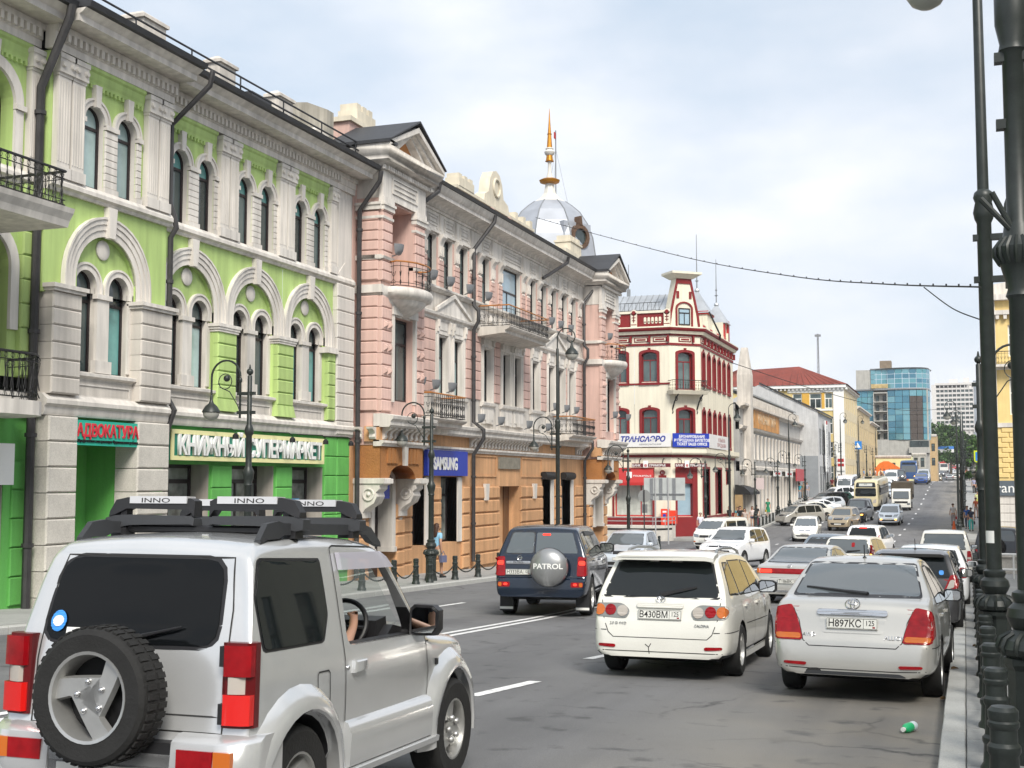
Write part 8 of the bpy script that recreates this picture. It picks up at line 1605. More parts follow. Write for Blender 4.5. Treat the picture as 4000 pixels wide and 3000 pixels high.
boxy('bus', 'blue city bus with lit lamps at the top of the rise', 'bus', 9., 1.2, 3.0, P_BBUS, -7.2, 184.5, P180, bp2, (2.2, 6.6))
t = thing('truck', 'small white box truck with brown tarpaulin body and amber lamp', 'truck', (-5.65, 125.5+5.4, gz(129)), P180); t.rotation_euler = (math.atan(-slope(128)), 0, P180)
b = MB(); b.loft([[(x, y, z) for y, z in ((3.75, .55), (5.35, .5), (5.4, .95), (5.32, 1.2), (5.0, 2.02), (4.8, 2.12), (3.75, 2.14))] for x in (-.86, -.82, .82, .86)]); b.build('cab', P_WHT, t, 30)
b = MB(); b.box(-.98, .98, 0, 3.65, .85, 2.15); b.build('cargo_body', GREY, t); b = MB(); b.loft([[(-1., y, 1.1), (1., y, 1.1), (1., y, 2.62), (.9, y, 2.72), (-.9, y, 2.72), (-1., y, 2.62)] for y in (-.02, 3.68)]); b.build('tarpaulin', mat('tarp_brown', (.075, .06, .042), .9, var=.25, vs=2), t)
f = lambda x, z: (x, 5.4-.42*(z-1.2)/.9+.0, z) if z > 1.2 else (x, 5.41, z)
b = MB(); b.loft([[f(x, z) if k else (f(x, z)[0], f(x, z)[1]+.012, z) for x, z in ((-.74, 1.24), (.74, 1.24), (.70, 1.92), (-.70, 1.92))] for k in (1, 0)]); b.build('windscreen', CGL2, t)
b = MB(); b.box(-.6, .6, 5.4, 5.415, .82, .98); b.build('grille', PLAST, t)
for g in (-1, 1):
    b = MB(); b.box(*sorted((g*.55, g*.82)), 5.4, 5.42, .66, .8); b.build('headlight', L_HEAD, t)
    b = MB(); b.tube([(g*.85, 5.2, 1.9), (g*1.1, 5.35, 1.9), (g*1.1, 5.35, 1.6)], .025, 5); b.box(g*1.1-.09, g*1.1+.09, 5.3, 5.37, 1.35, 1.65); b.build('wing_mirror', PLAST, t)
    for y in (.9, 4.4): wheel(t, g*.74, y, .36, .22, .6, 5, g, GREY)
b = MB(); b.box(-.84, -.6, 5.42, 5.44, .5, .6); b.build('amber_lamp', L_AMBL, t); b = MB(); b.box(-.9, .9, 5.3, 5.45, .42, .64); b.build('bumper', P_WHT, t); b = MB(); b.box(-.45, .45, 0, 5, .45, .85); b.build('chassis', PLAST, t)
t = thing('truck', 'distant red cab lorry with white front climbing the far hill', 'truck', (-5.3, 395+7, gz(400)), P180); b = MB(); b.box(-1.2, 1.2, 5.4, 7.4, .5, 2.6); b.build('cab', P_WHT, t); b = MB(); b.loft([[(-1.25, 0, .9), (1.25, 0, .9), (1.25, 0, 3.6), (-1.25, 0, 3.6)], [(-1.25, 5.2, .9), (1.25, 5.2, .9), (1.25, 5.2, 3.6), (-1.25, 5.2, 3.6)]]); b.box(-1.2, 1.2, 5.2, 7.0, 2.6, 3.5); b.build('cargo_body', P_RED, t); b = MB(); b.box(-1., 1., 7.4, 7.43, 1.5, 2.4); b.build('windscreen', CGL2, t)
for g in (-1, 1):
    for y in (1, 6.4): wheel(t, g*1.0, y, .5, .3, .6, 5, g, GREY)
fc = None
for i, (x, y, m, fr, l) in enumerate(((-5.5, 357, P_DGR, 1, 'dark car coming down the far hill, left lane'), (-3.2, 330, P_SIL, 0, 'silver car going up the far hill just past the crest'), (-1.6, 331, P_WHT, 0, 'white car going up the far hill by the right kerb'), (-5.7, 322, P_CHAMP, 1, 'tan car coming down the far hill nearest the crest'), (-3.0, 382, P_SIL, 0, 'silver car on the far hill behind the lorry'), (-1.9, 369, P_WHT2, 0, 'white car on the far hill with red lamps, right lane'), (-2.8, 414, P_RED, 0, 'red car high on the far hill'), (-1.6, 440, P_WHT2, 0, 'white van like car highest on the far hill'), (-5.6, 430, P_LGR, 1, 'pale car coming down behind the red lorry'))):
    car('distant_car', l, gen('hatch' if i % 2 else 'sedan', m, 4.4, 1.5, .86, pat=(rear()+front('l')) if i < 4 else [], glass=CGL2), front=(x, y) if fr else None, loc=(x, y), yaw=P180 if fr else 0., group='cars on the far hill')
# ------------------------------------------------------------------ lamp posts
def lantern(b1, b2, x, z, s=1.):
    """bell shade (b1) and globe (b2) hanging with its top at z"""
    b1.lathe([(.012, .12*s), (.03*s, .06*s), (.035*s, -.02*s), (.06*s, -.10*s), (.14*s, -.17*s), (.20*s, -.27*s), (.215*s, -.31*s), (.20*s, -.325*s)], (x, 0, z), 18)
    b2.lathe([(.195*s, -.315*s), (.185*s, -.39*s), (.14*s, -.46*s), (.07*s, -.50*s), (.005, -.51*s)], (x, 0, z), 16)
def make_lamp(tall, loc, label, face, group, hi=True):
    """side arm points to -x when face is 1"""
    t = thing('street_lamp', label, 'street lamp', loc, 0, group); n = 14 if hi else 8
    b = MB(); 
    b.lathe([(.20, -.3), (.20, .06), (.18, .12), (.165, .2), (.165, .66), (.19, .70), (.19, .74), (.16, .76)], (0, 0, 0), 8 if hi else 8)
    b.lathe([(.15, .74), (.21, .77), (.225, .81), (.20, .87), (.14, .91), (.12, .94), (.14, .97), (.165, 1.03), (.15, 1.09), (.11, 1.13), (.125, 1.17), (.12, 1.20), (.085, 1.22)], (0, 0, 0), n)
    b.build('pedestal', LAMPM, t, 30); b = MB(); k = 1.14 if tall else 1.
    if tall: b.lathe([(.085, 1.2), (.082, 5.27), (.105, 5.32), (.12, 5.4), (.095, 5.52), (.115, 5.58), (.10, 5.64), (.065, 5.67), (.055, 8.4), (.03, 8.45)], (0, 0, 0), n)
    else: b.lathe([(.082, 1.2), (.08, 2.50), (.10, 2.53), (.085, 2.58), (.115, 2.72), (.13, 2.80), (.085, 2.90), (.07, 2.93), (.066, 3.60), (.09, 3.64), (.105, 3.72), (.075, 3.82), (.055, 3.86), (.05, 4.92), (.03, 4.95)], (0, 0, 0), n); b.ball((0, 0, 5.02), .075, 10, 8); b.lathe([(.03, 5.08), (.012, 5.18)], (0, 0, 0), 6)
    b.build('pole', LAMPM, t, 40) if tall < 2 else None
    if tall == 2: b = MB(); b.lathe([(.082, 1.2), (.08, 3.30), (.10, 3.33), (.085, 3.38), (.13, 3.55), (.165, 3.62), (.17, 3.68), (.11, 3.76), (.10, 3.84), (.078, 3.88), (.076, 5.12), (.10, 5.15), (.09, 5.2), (.12, 5.35), (.12, 5.6), (.09, 5.7), (.06, 5.8), (.055, 8.15), (.03, 8.2)], (0, 0, 0), 18); b.build('pole', LAMPM, t, 40); b = MB(); [b.tube([(c*r, s*r, z) for r, z in ((.135, 3.56), (.170, 3.62), (.172, 3.68), (.115, 3.755))], .012, 4) for c, s in ((math.cos(a), math.sin(a)) for a in np.linspace(0, 6.28, 19)[:-1])]; b.build('capital_ribs', LAMPM, t, 40)
    if hi:   # leaf ribs on the vase
        b = MB()
        for q in range(12): a = 2*math.pi*q/12; c, s = math.cos(a), math.sin(a); b.tube([(c*r, s*r, z) for r, z in ((.145, .75), (.217, .79), (.228, .82), (.20, .88), (.14, .915))], .016, 4)
        b.build('leaf_ribs', LAMPM, t, 40)
    z0 = 4.6 if tall else 4.12; zg = .5 if tall else .42
    # side arm held by two clamps
    b = MB(); b1, b2 = MB(), MB()
    for z in (z0, z0+zg): b.box(-.30, .13, -.045, .045, z-.035, z+.035)
    b.tube([(-.24, 0, z0-.12), (-.24, 0, z0+.75)], .026, 7)
    R_ = .37; cx, cz = -.24-R_, z0+.80; arc = [(cx+R_*math.cos(a), 0, cz+R_*1.0*math.sin(a)) for a in np.linspace(0, math.pi, 15)]+[(cx-R_, 0, cz-.22), (cx-R_, 0, cz-.38)]
    b.tube(arc, .024, 7); b.ball((-.24, 0, z0+.72), .045, 8, 6, 1.6)
    b.tube([(cx-.02+.17*math.cos(a), 0, cz-.10+.17*math.sin(a)) for a in np.linspace(0, 2*math.pi, 17)], .011, 5); b.ball((cx+.02, 0, cz-.03), .075, 9, 7)
    b.tube([(cx-.16, 0, cz-.22), (cx+.1, 0, cz-.33), (-.3, 0, z0+.16), (-.25, 0, z0+.05)], .012, 5)
    b.build('side_arm', LAMPM, t, 40); lantern(b1, b2, cx-R_, cz-.48, .95)
    if tall:
        b = MB(); R2 = .36; arc = [(0, 0, 8.4), (0, 0, 8.75)]+[(R2-R2*math.cos(a), 0, 8.85+R2*math.sin(a)) for a in np.linspace(.1, math.pi, 14)]+[(2*R2-.02-.15*(1-math.cos(a)), 0, 8.82-.16*math.sin(a)) for a in np.linspace(.2, math.pi*1.1, 9)]
        b.tube(arc, .024, 7); b.build('crook', LAMPM, t, 40); b1.build('lamp_shade', LAMPM, t, 40); b2.build('lamp_globe', GLOBE, t, 40); b1, b2 = MB(), MB(); lantern(b1, b2, .58, 8.58, 1.25)
    b1.build('lamp_shade', LAMPM, t, 40); b2.build('lamp_globe', GLOBE, t, 40); t.rotation_euler.z = 0 if face > 0 else math.pi
    return t
LS = make_lamp(False, (-14.75, 23.9, gz(23.9)+.14), 'black street lamp in front of the bookshop sign', 1, 'short street lamps along the far pavement')
LT = make_lamp(True, (-14.75, 46.2, gz(46.2)+.14), 'tall street lamp with two lanterns before the pink building', 1, 'tall street lamps along the far pavement')
for y, l in ((34.3, 'black street lamp in front of the blue shop sign'), (57.6, 'black street lamp at the far end of the pink building'), (78.5, 'black street lamp behind the direction sign board'), (98.5, 'short street lamp beside the group of pedestrians'), (108.3, 'short street lamp next to the nearest angled car'), (128, 'short street lamp behind the row of angled cars, nearer one'), (149.4, 'short street lamp by the white high roof van'), (158.8, 'short street lamp just before the yellow building corner'), (172, 'short street lamp before the beige buildings, first'), (189.3, 'short street lamp before the beige buildings, second'), (203, 'short street lamp before the beige buildings, third'), (235, 'short street lamp before the orange shop front')):
    dup(LS, None, ((-14.9 if y < 70 or y > 100 else -15.3) if y < 130 else -13.2-1.6*(y < 160), y, gz(y)+.14), None, l, ).__setitem__('group', 'short street lamps along the far pavement')
for y, l in ((86.6, 'tall street lamp at the right edge of the red building'), (118.3, 'tall street lamp before the columned building'), (153, 'tall street lamp before the vertical shop lettering'), (180.4, 'tall street lamp before the beige building, nearer one'), (217.3, 'tall street lamp before the beige building, further one'), (263, 'tall street lamp in front of the glass tower')):
    dup(LT, None, (-15.2 if y < 130 else -13.6, y, gz(y)+.14), None, l).__setitem__('group', 'tall street lamps along the far pavement')
RS = make_lamp(2, (.425, 9.7, gz(9.7)+.14), 'nearest dark green street lamp cut by the right picture edge', -1, None); RS['group'] = 'street lamps along the right kerb'
RT = dup(LT, None, (.31, 15.6, gz(15.6)+.14), math.pi, 'tall dark street lamp second from the camera on the right'); RT['group'] = 'street lamps along the right kerb'
for src, y, x, l in ((LS, 25.5, .33, 'short street lamp half hidden behind the second tall post on the right'), (LT, 90, -.35, 'tall right hand street lamp rising beside the hotel block'), (LS, 102, -.2, 'short right hand lamp just beyond the tall one'), (LT, 114, -.1, 'tall right hand lamp, second beyond the junction'), (LS, 126, .0, 'short right hand lamp, second beyond the junction'), (LT, 138, .05, 'tall right hand lamp, third beyond the junction'), (LS, 150, .1, 'short right hand lamp, third beyond the junction'), (LT, 164, .1, 'tall right hand lamp, furthest one')):
    q = dup(src, None, (x, y, gz(y)+.12), math.pi, l); q['group'] = 'street lamps along the right kerb'
# brackets on the near post
t = place('flag_bracket', 'two crossed dark flag holder tubes fixed to the nearest right lamp post', 'bracket', (.38, 9.6, 1.8)); 
for x1, z1 in ((.17, 2.06), (.25, 2.10)): b = MB(); b.tube([(.40, 9.64, 1.79), (x1-.0, 9.6, z1)], .022, 8); b.build('tube', LAMPM, t, 40)
t = place('notice', 'small pale paper notice taped to the second right lamp post', 'notice', (.25, 15.5, 0)); b = MB(); b.lathe([(.088, -.70), (.088, -.56)], (.31, 15.6, 0), 12, 'z', rad(200), rad(275)); b.build('paper', SIGNW, t)
# bollards and chains
def make_bollard(loc, label, group):
    t = thing('bollard', label, 'bollard', loc, 0, group)
    b = MB(); b.lathe([(.115, -.2), (.115, .05), (.095, .08), (.088, .2), (.098, .22), (.098, .25), (.08, .27), (.074, .46), (.086, .48), (.086, .51), (.07, .53), (.07, .60)], (0, 0, 0), 14); b.build('post', LAMPM, t, 35)
    b = MB(); b.lathe([(.072, .60), (.082, .615), (.082, .635), (.074, .645), (.078, .66), (.078, .695), (.06, .715), (.005, .72)], (0, 0, 0), 14); b.build('cap', LAMPM, t, 35); return t
B0 = make_bollard((.165, 7.2, gz(7.2)+.13), 'nearest bollard at the bottom right beside the lamp post', 'bollards along the right kerb')
BR = [(.165, 7.2)]
for i in range(1, 22):
    y = 7.2+2.05*i
    if y > 52: break
    dup(B0, None, (.165+.007*i, y, gz(y)+.13), None, ('%s bollard from the camera along the right kerb' % ['second', 'third', 'fourth', 'fifth', 'sixth', 'seventh', 'eighth', 'ninth', 'tenth', 'eleventh', 'twelfth'][i-1]) if i < 12 else 'small distant bollard far along the right kerb'); BR.append((.165+.007*i, y))
BL = []
for i, y in enumerate([21.1, 23.0, 24.95, 26.9, 28.97, 30.89, 32.33, 33.3, 35.2, 37.1, 39, 41, 43, 45, 47, 49, 51, 53, 55, 57, 59]):
    c = dup(B0, None, (-14.5, y, gz(y)+.14), None, {0: 'leftmost bollard across the road behind the silver off-roader', 4: 'bollard seen through the open car window, left one', 5: 'bollard left of the lamp post by the blue sign', 6: 'bollard right beside the foot of the lamp post by the blue sign', 7: 'bollard in front of the woman in light blue', 8: 'bollard at the foot of the drain pipe by the blue sign'}.get(i, 'black bollard with chains along the far pavement')); c['group'] = 'bollards along the far kerb'; BL.append((-14.5, y))
for i, (x, y) in enumerate(((-16.7, 69.7), (-16.3, 69.9))): c = dup(B0, None, (x, y, gz(y)+.1), None, ('left', 'right')[i]+' one of two bollards standing alone at the side street'); c['group'] = 'pair of bollards at the side street'
for y in np.arange(99, 128, 1.9): c = dup(B0, None, (-15.1, y, gz(y)+.14), None, 'black bollard between pedestrians and the cars parked at an angle'); c['group'] = 'bollards before the angled cars'
lk = None; lm = MB(); lm.tube([(.014*math.cos(a), .034*math.sin(a), 0) for a in np.linspace(0, 2*math.pi, 11)[:-1]], .0075, 5, close=True); lme = lm.mesh('chain_link', 40); lme.materials.append(LAMPM)
def chain(P, sag, label, group, links, real=True):
    (x0, y0), (x1, y1) = P; z0, z1 = gz(y0)+.14+.5, gz(y1)+.14+.5; n = links
    t = thing('chain', label, 'chain', (x0, y0, z0), 0, group); bb = MB(); pts = []
    for k in range(n+1): u = k/n; pts.append(Vector(((x1-x0)*u, (y1-y0)*u, (z1-z0)*u-sag*4*u*(1-u))))
    for k in range(n):
        c = (pts[k]+pts[k+1])/2; d = pts[k+1]-pts[k]; M = d.to_track_quat('Y', 'Z').to_matrix() @ Matrix.Rotation(math.pi/2*(k % 2), 3, 'Y')
        if real: o = link('chain_link', lme, None, t, c); o.rotation_euler = M.to_euler(); s_ = d.length/.052; o.scale = (1.25*s_**.3, s_, 1.25)
        else: bb.tube([tuple(pts[k]), tuple(pts[k+1])], .014, 4)
    if not real: bb.build('chain_links', LAMPM, t)
for i in range(6): chain((BR[i], BR[i+1]), .28, 'sagging chain between the %s and next bollard on the right kerb' % ['nearest', 'second', 'third', 'fourth', 'fifth', 'sixth'][i], 'chains along the right kerb', 44 if i < 3 else 38)
for i in range(6, 20):
    if i+1 < len(BR): chain((BR[i], BR[i+1]), .28, 'small distant sagging chain along the right kerb', 'chains along the right kerb', 14, False)
for i in range(len(BL)-1):
    if BL[i+1][1]-BL[i][1] > 1.2: chain((BL[i], BL[i+1]), .30, {4: 'sagging chain seen through the open car window', 5: 'sagging chain left of the lamp post by the blue sign', 7: 'sagging chain beside the woman in light blue'}.get(i, 'sagging black chain between bollards on the far pavement'), 'chains along the far kerb', 34 if 3 <= i < 10 else 14, 3 <= i < 10)
# ------------------------------------------------------------------ people
SK = mat('skin', (.42, .235, .16), .55); HAIR = {c: mat('hair_'+c, v, .6) for c, v in dict(black=(.012, .01, .009), brown=(.05, .022, .012), grey=(.25, .24, .23)).items()}
POSE = {}
def pose_mesh(k):
    if k in POSE: return POSE[k]
    st = (.0, .17, -.14)[k]; arm = (.0, .10, -.10)[k]
    V = [(0, 0, .94), (0, 0, 1.08), (0, .0, 1.22), (0, -.01, 1.36), (0, 0, 1.46), (0, .015, 1.535), (0, .03, 1.62), (0, .02, 1.70)]; r = [(.145, .11), (.12, .095), (.13, .10), (.15, .11), (.07, .07), (.05, .05), (.085, .10), (.065, .075)]; E = [(i, i+1) for i in range(7)]
    for s in (-1, 1):
        n = len(V); sw = st*s; V += [(s*.095, 0, .88), (s*.10, sw*.55+.03, .50), (s*.10, sw-.03*(abs(st) > 0), .09), (s*.11, sw+.12, .04)]; r += [.095, .062, .043, .038]; E += [(0, n), (n, n+1), (n+1, n+2), (n+2, n+3)]
        n = len(V); aw = -arm*s; V += [(s*.17, 0, 1.40), (s*.235, aw*.5-.02, 1.13), (s*.245, aw+.06, .90), (s*.24, aw+.09, .80)]; r += [.06, .042, .03, (.03, .045)]; E += [(3, n), (n, n+1), (n+1, n+2), (n+2, n+3)]
    body = skin('person_body', V, E, r, 0, 2)
    Vt = V[:4]+[(0, 0, 1.45)]; rt = [(.165, .13), (.14, .115), (.15, .12), (.168, .13), (.075, .075)]; Et = [(0, 1), (1, 2), (2, 3), (3, 4)]
    for s in (-1, 1): n = len(Vt); a = 12 if s < 0 else 20; j = 8+8*(0 if s < 0 else 1)+4; Vt += [V[j], tuple(np.array(V[j])*.35+np.array(V[j+1])*.65)]; rt += [.074, .058]; Et += [(3, n), (n, n+1)]
    shirt = skin('shirt', Vt, Et, rt, 0, 1)
    Vl = [(0, 0, .98), (0, 0, .88)]; rl = [(.155, .12), (.15, .12)]; El = [(0, 1)]
    for s in (-1, 1): n = len(Vl); j = 8+8*(0 if s < 0 else 1); Vl += [V[j], V[j+1], V[j+2]]; rl += [.108, .075, .058]; El += [(1, n), (n, n+1), (n+1, n+2)]
    trs = skin('trousers', Vl, El, rl, 0, 1)
    Vs = [V[8], V[9], V[16], V[17]]; sh = skin('shorts', [(0, 0, .98), (0, 0, .88)]+[(s*.1, st*s*.25, z) for s in (-1, 1) for z in (.84, .66)], [(0, 1), (1, 2), (2, 3), (1, 4), (4, 5)], [(.155, .12), (.15, .12), .11, .10, .11, .10], 0, 1)
    h = MB(); h.ball((0, .0, 1.655), .108, 12, 9, 1.05); hs = h.mesh('hair', 60)
    bm = bmesh.new(); bm.from_mesh(hs); bmesh.ops.delete(bm, geom=[v for v in bm.verts if v.co.z < 1.60 or (v.co.y > .045 and v.co.z < 1.705)], context='VERTS'); bm.to_mesh(hs); bm.free()
    hl = skin('long_hair', [(0, -.015, 1.70), (0, -.05, 1.60), (0, -.09, 1.45), (0, -.10, 1.30)], [(0, 1), (1, 2), (2, 3)], [(.105, .09), (.11, .075), (.12, .05), (.09, .03)], 0, 2)
    d = MB(); d.loft([[(rx*math.cos(a), ry*math.sin(a), z) for a in np.linspace(0, 2*math.pi, 17)[:-1]] for z, rx, ry in ((1.0, .15, .12), (.9, .175, .15), (.72, .2, .18), (.5, .23, .22))]); dr = d.mesh('skirt', 60)
    dl = MB(); dl.loft([[(rx*math.cos(a), ry*math.sin(a), z) for a in np.linspace(0, 2*math.pi, 17)[:-1]] for z, rx, ry in ((1.0, .15, .12), (.9, .18, .16), (.5, .22, .22), (.15, .26, .26))]); drl = dl.mesh('long_skirt', 60)
    f = MB(); 
    for s in (-1, 1): f.ball((s*.034, .122, 1.632), .012, 6, 5)
    f.box(-.022, .022, .118, .128, 1.572, 1.58); eyes = f.mesh('face')
    sh2 = MB()
    for s in (-1, 1): yy = st*s; sh2.loft([[(s*.105-.045, yy-.09, 0), (s*.105+.045, yy-.09, 0), (s*.11+.05, yy+.15, 0), (s*.11-.05, yy+.15, 0)], [(s*.105-.045, yy-.09, .09), (s*.105+.045, yy-.09, .09), (s*.11+.035, yy+.14, .05), (s*.11-.035, yy+.14, .05)]])
    shoes = sh2.mesh('shoes')
    POSE[k] = dict(body=body, shirt=shirt, trousers=trs, shorts=sh, hair=hs, long_hair=hl, skirt=dr, long_skirt=drl, face=eyes, shoes=shoes); return POSE[k]
def person(label, x, y, heading, top, bot, hair='black', pose=1, low='trousers', h=1.72, long=False, z=None, group=None, dz=.14, bag=None):
    P = pose_mesh(pose); t = thing('person', label, 'person', (x, y, gz(y)+dz if z is None else z), heading, group); t.scale = (h/1.76,)*3
    def part(nm, me, m):
        o = bpy.data.objects.new(nm, me); COL.objects.link(o); o.parent = t; KID.setdefault(t.name, []).append(o)
        if not me.materials: me.materials.append(m)
        o.material_slots[0].link = 'OBJECT'; o.material_slots[0].material = m
    part('body', P['body'], SK); part('shirt', P['shirt'], top if not isinstance(top, tuple) else mat('cloth_%d_%d_%d' % tuple(int(q*99) for q in top), top, .85)); part(low, P[low], bot if not isinstance(bot, tuple) else mat('cloth_%d_%d_%d' % tuple(int(q*99) for q in bot), bot, .85))
    part('hair', P['hair'], HAIR[hair]); part('face', P['face'], GAPM); part('shoes', P['shoes'], GAPM)
    if long: part('long_hair', P['long_hair'], HAIR[hair])
    if bag: b = MB(); b.loft([[(.24+q[0], .05+q[1], z) for q in ((-.05, -.13), (.05, -.13), (.05, .13), (-.05, .13))] for z in (.5, .72)]); b.tube([(.24, -.05, .72), (.24, .06, .86), (.24, .16, .72)], .012, 5); bo = b.build('bag', bag if not isinstance(bag, tuple) else mat('bag_%d_%d' % (int(bag[0]*99), int(bag[2]*99)), bag, .6), t)
    return t
G1, G2, G3 = 'pedestrians on the far corner', 'pedestrians along the upper street', 'pedestrians on the right pavement'
BLK = (.012, .012, .014)
person('woman with long brown hair in light blue top and beige shorts carrying a bag', -15.45, 36.0, rad(-18), (.25, .48, .66), (.42, .36, .28), 'brown', 1, 'shorts', 1.68, True, bag=(.12, .13, .22))
person('stocky man in striped white shirt and dark trousers outside the bank', -17.0, 85.3, rad(-160), (.62, .62, .70), BLK, 'grey', 0, 'trousers', 1.74, dz=.14)
person('person in black shirt, leftmost of the group by the entrance porch', -17.0, 96.5, rad(150), BLK, BLK, 'black', 1, group=G1)
person('woman in turquoise top walking beside the porch', -16.6, 98, rad(170), (.05, .36, .46), (.2, .2, .25), 'brown', 2, 'trousers', 1.6, True, group=G1)
person('tall man in black clothes in the middle of the corner group', -15.85, 94.6, rad(200), BLK, (.02, .02, .03), 'black', 0, h=1.82, group=G1)
person('woman in pale top and long green skirt on the corner pavement', -15.45, 94.3, rad(185), (.45, .38, .34), (.01, .13, .09), 'brown', 1, 'long_skirt', 1.66, True, group=G1)
person('woman in white top and shorts right behind the long green skirt', -15.55, 98.5, rad(190), (.6, .52, .5), (.05, .06, .12), 'brown', 2, 'shorts', 1.64, True, group=G1)
person('person in dark jacket and crimson trousers beside a lamp post', -15.4, 99.6, rad(10), BLK, (.42, .03, .09), 'black', 1, h=1.7, group=G1)
person('woman in green dress standing alone further along the pavement', -16.3, 112, rad(-150), (.015, .20, .10), (.015, .20, .10), 'brown', 0, 'skirt', 1.66, bag=(.5, .35, .05), group=G1)
for i, (x, y, tp, bt, hd, l) in enumerate(((-16.8, 139, (.02, .28, .36), (.3, .35, .4), 20, 'person in teal shirt before the white gabled building'), (-16.6, 141, (.33, .26, .16), (.25, .2, .15), 170, 'person in tan clothes before the white gabled building'), (-17.0, 139.6, (.62, .64, .7), (.1, .1, .14), 10, 'person in white shirt before the grey wall panel'), (-16.2, 140.8, (.3, .3, .36), (.35, .35, .38), 190, 'person in grey clothes beside the white shirt'), (-14.4, 150, (.16, .02, .025), BLK, 0, 'person in dark red before the vertical shop lettering'), (-14.3, 158, (.05, .25, .62), BLK, 180, 'person in bright blue shirt at the yellow building corner'), (-13.0, 180.5, (.08, .3, .66), (.5, .5, .52), 90, 'person in blue shirt, left of the crowd at the crossing'), (-12.2, 181, (.6, .6, .62), (.1, .1, .15), 90, 'person in white shirt in the crowd at the crossing'), (-11.4, 180.2, (.6, .55, .55), (.3, .2, .15), 85, 'second person in white shirt in the crowd at the crossing'), (-10.8, 181.4, (.3, .16, .1), (.1, .1, .1), 95, 'person in brown shirt in the crowd at the crossing'), (-10.3, 180.6, (.06, .28, .6), (.2, .2, .25), 90, 'person in blue, right of the crowd at the crossing'), (-9.6, 181, (.66, .6, .56), (.45, .3, .25), 90, 'person in pale pink, last of the crowd at the crossing'))):
    person(l, x, y, rad(hd), tp, bt, ('black', 'brown')[i % 2], i % 3, group=G2)
for i, (x, y, tp, bt, hd, lo, l, bg) in enumerate(((-.82, 104, (.5, .5, .52), (.35, .3, .3), 10, 'trousers', 'man in grey striped shirt walking in the road by the right kerb', (.4, .03, .03)), (.45, 97, (.02, .03, .06), (.06, .45, .42), 0, 'trousers', 'person in dark top and turquoise trousers on the right pavement', (.01, .01, .02)), (.2, 100, (.02, .08, .3), (.05, .06, .1), 175, 'trousers', 'person in blue shirt left of the turquoise trousers', None), (.95, 114, (.5, .12, .05), (.45, .4, .4), 10, 'shorts', 'person in orange red on the right pavement', None), (1.25, 113, (.6, .12, .06), (.5, .5, .5), 5, 'trousers', 'second person in red close to the lamp post', None), (1.2, 126, (.62, .66, .3), (.45, .45, .1), 180, 'skirt', 'woman in pale yellow top and yellow skirt', None), (1.5, 146, (.06, .4, .66), (.3, .4, .5), 175, 'trousers', 'person in sky blue on the right pavement further on', None), (1.1, 149, (.3, .3, .42), BLK, 5, 'trousers', 'person in striped shirt and black trousers on the right pavement', BLK), (1.2, 176, (.5, .25, .05), BLK, 0, 'trousers', 'person in orange far along the right pavement', None), (.9, 182, (.05, .06, .2), BLK, 180, 'trousers', 'person in navy far along the right pavement', None), (1.8, 180, (.65, .4, .05), (.3, .2, .1), 0, 'trousers', 'person in yellow orange far along the right pavement', None), (.5, 186, (.3, .1, .05), BLK, 0, 'trousers', 'person in brown far along the right pavement', None))):
    person(l, x, y, rad(hd), tp, bt, ('brown', 'black')[i % 2], i % 3, lo, group=G3, bag=bg)
# driver of the silver off-roader: seated, right hand on the wheel
JM = Matrix.Translation(jim.location) @ Matrix.Rotation(jim.rotation_euler.z, 4, 'Z') @ Matrix.Rotation(jim.rotation_euler.x, 4, 'X')
dv = thing('person', 'driver in dark top with right hand on the steering wheel of the silver off-roader', 'person', jim.location); dv.rotation_euler = jim.rotation_euler
hx, hy, hz = .475, 1.80, 1.155      # hand on the rim
V = [(.33, 1.18, .84), (.33, 1.13, 1.0), (.33, 1.13, 1.18), (.33, 1.17, 1.27), (.33, 1.21, 1.34), (.33, 1.24, 1.42), (.33, 1.23, 1.49), (.155, 1.2, 1.21), (.10, 1.42, 1.03), (.19, 1.72, 1.08), (.505, 1.2, 1.21), (.585, 1.42, .99), (.505, 1.70, 1.09), (hx+.02, hy-.045, hz-.01)]
E_ = [(0, 1), (1, 2), (2, 3), (3, 4), (4, 5), (5, 6), (2, 7), (7, 8), (8, 9), (2, 10), (10, 11), (11, 12), (12, 13)]
rr_ = [(.15, .12), (.13, .1), (.14, .1), (.06, .06), (.05, .05), (.085, .1), (.065, .075), .06, .042, .03, .06, .045, .029, (.026, .04)]
n0 = len(V)
for k, (dx, dz) in enumerate(((.0, .032), (-.002, .012), (-.004, -.008), (-.006, -.026))):      # four fingers over the rim
    L_ = (.03, .034, .032, .026)[k]; n = len(V); V += [(hx+.012+dx, hy-.012, hz+dz), (hx-.004+dx, hy+.022, hz+dz+.004), (hx-.026+dx, hy+.018, hz+dz), (hx-.034+dx, hy-.004, hz+dz-.002)]; E_ += [(13, n), (n, n+1), (n+1, n+2), (n+2, n+3)]; rr_ += [.0105, .0098, .009, .008]
n = len(V); V += [(hx-.004, hy-.045, hz+.018), (hx-.03, hy-.03, hz+.028), (hx-.045, hy-.008, hz+.03)]; E_ += [(13, n), (n, n+1), (n+1, n+2)]; rr_ += [.013, .011, .009]
dm = skin('driver_body', V, E_, rr_, 0, 2); link('body', dm, SK, dv)
sm = skin('shirt', [V[0], V[1], V[2], (.33, 1.15, 1.26), V[7], (.12, 1.34, 1.10), V[10], (.555, 1.34, 1.08)], [(0, 1), (1, 2), (2, 3), (2, 4), (4, 5), (2, 6), (6, 7)], [(.165, .13), (.145, .115), (.155, .115), .07, .072, .055, .072, .055], 0, 1); link('shirt', sm, mat('cloth_driver', (.02, .02, .026), .85), dv)
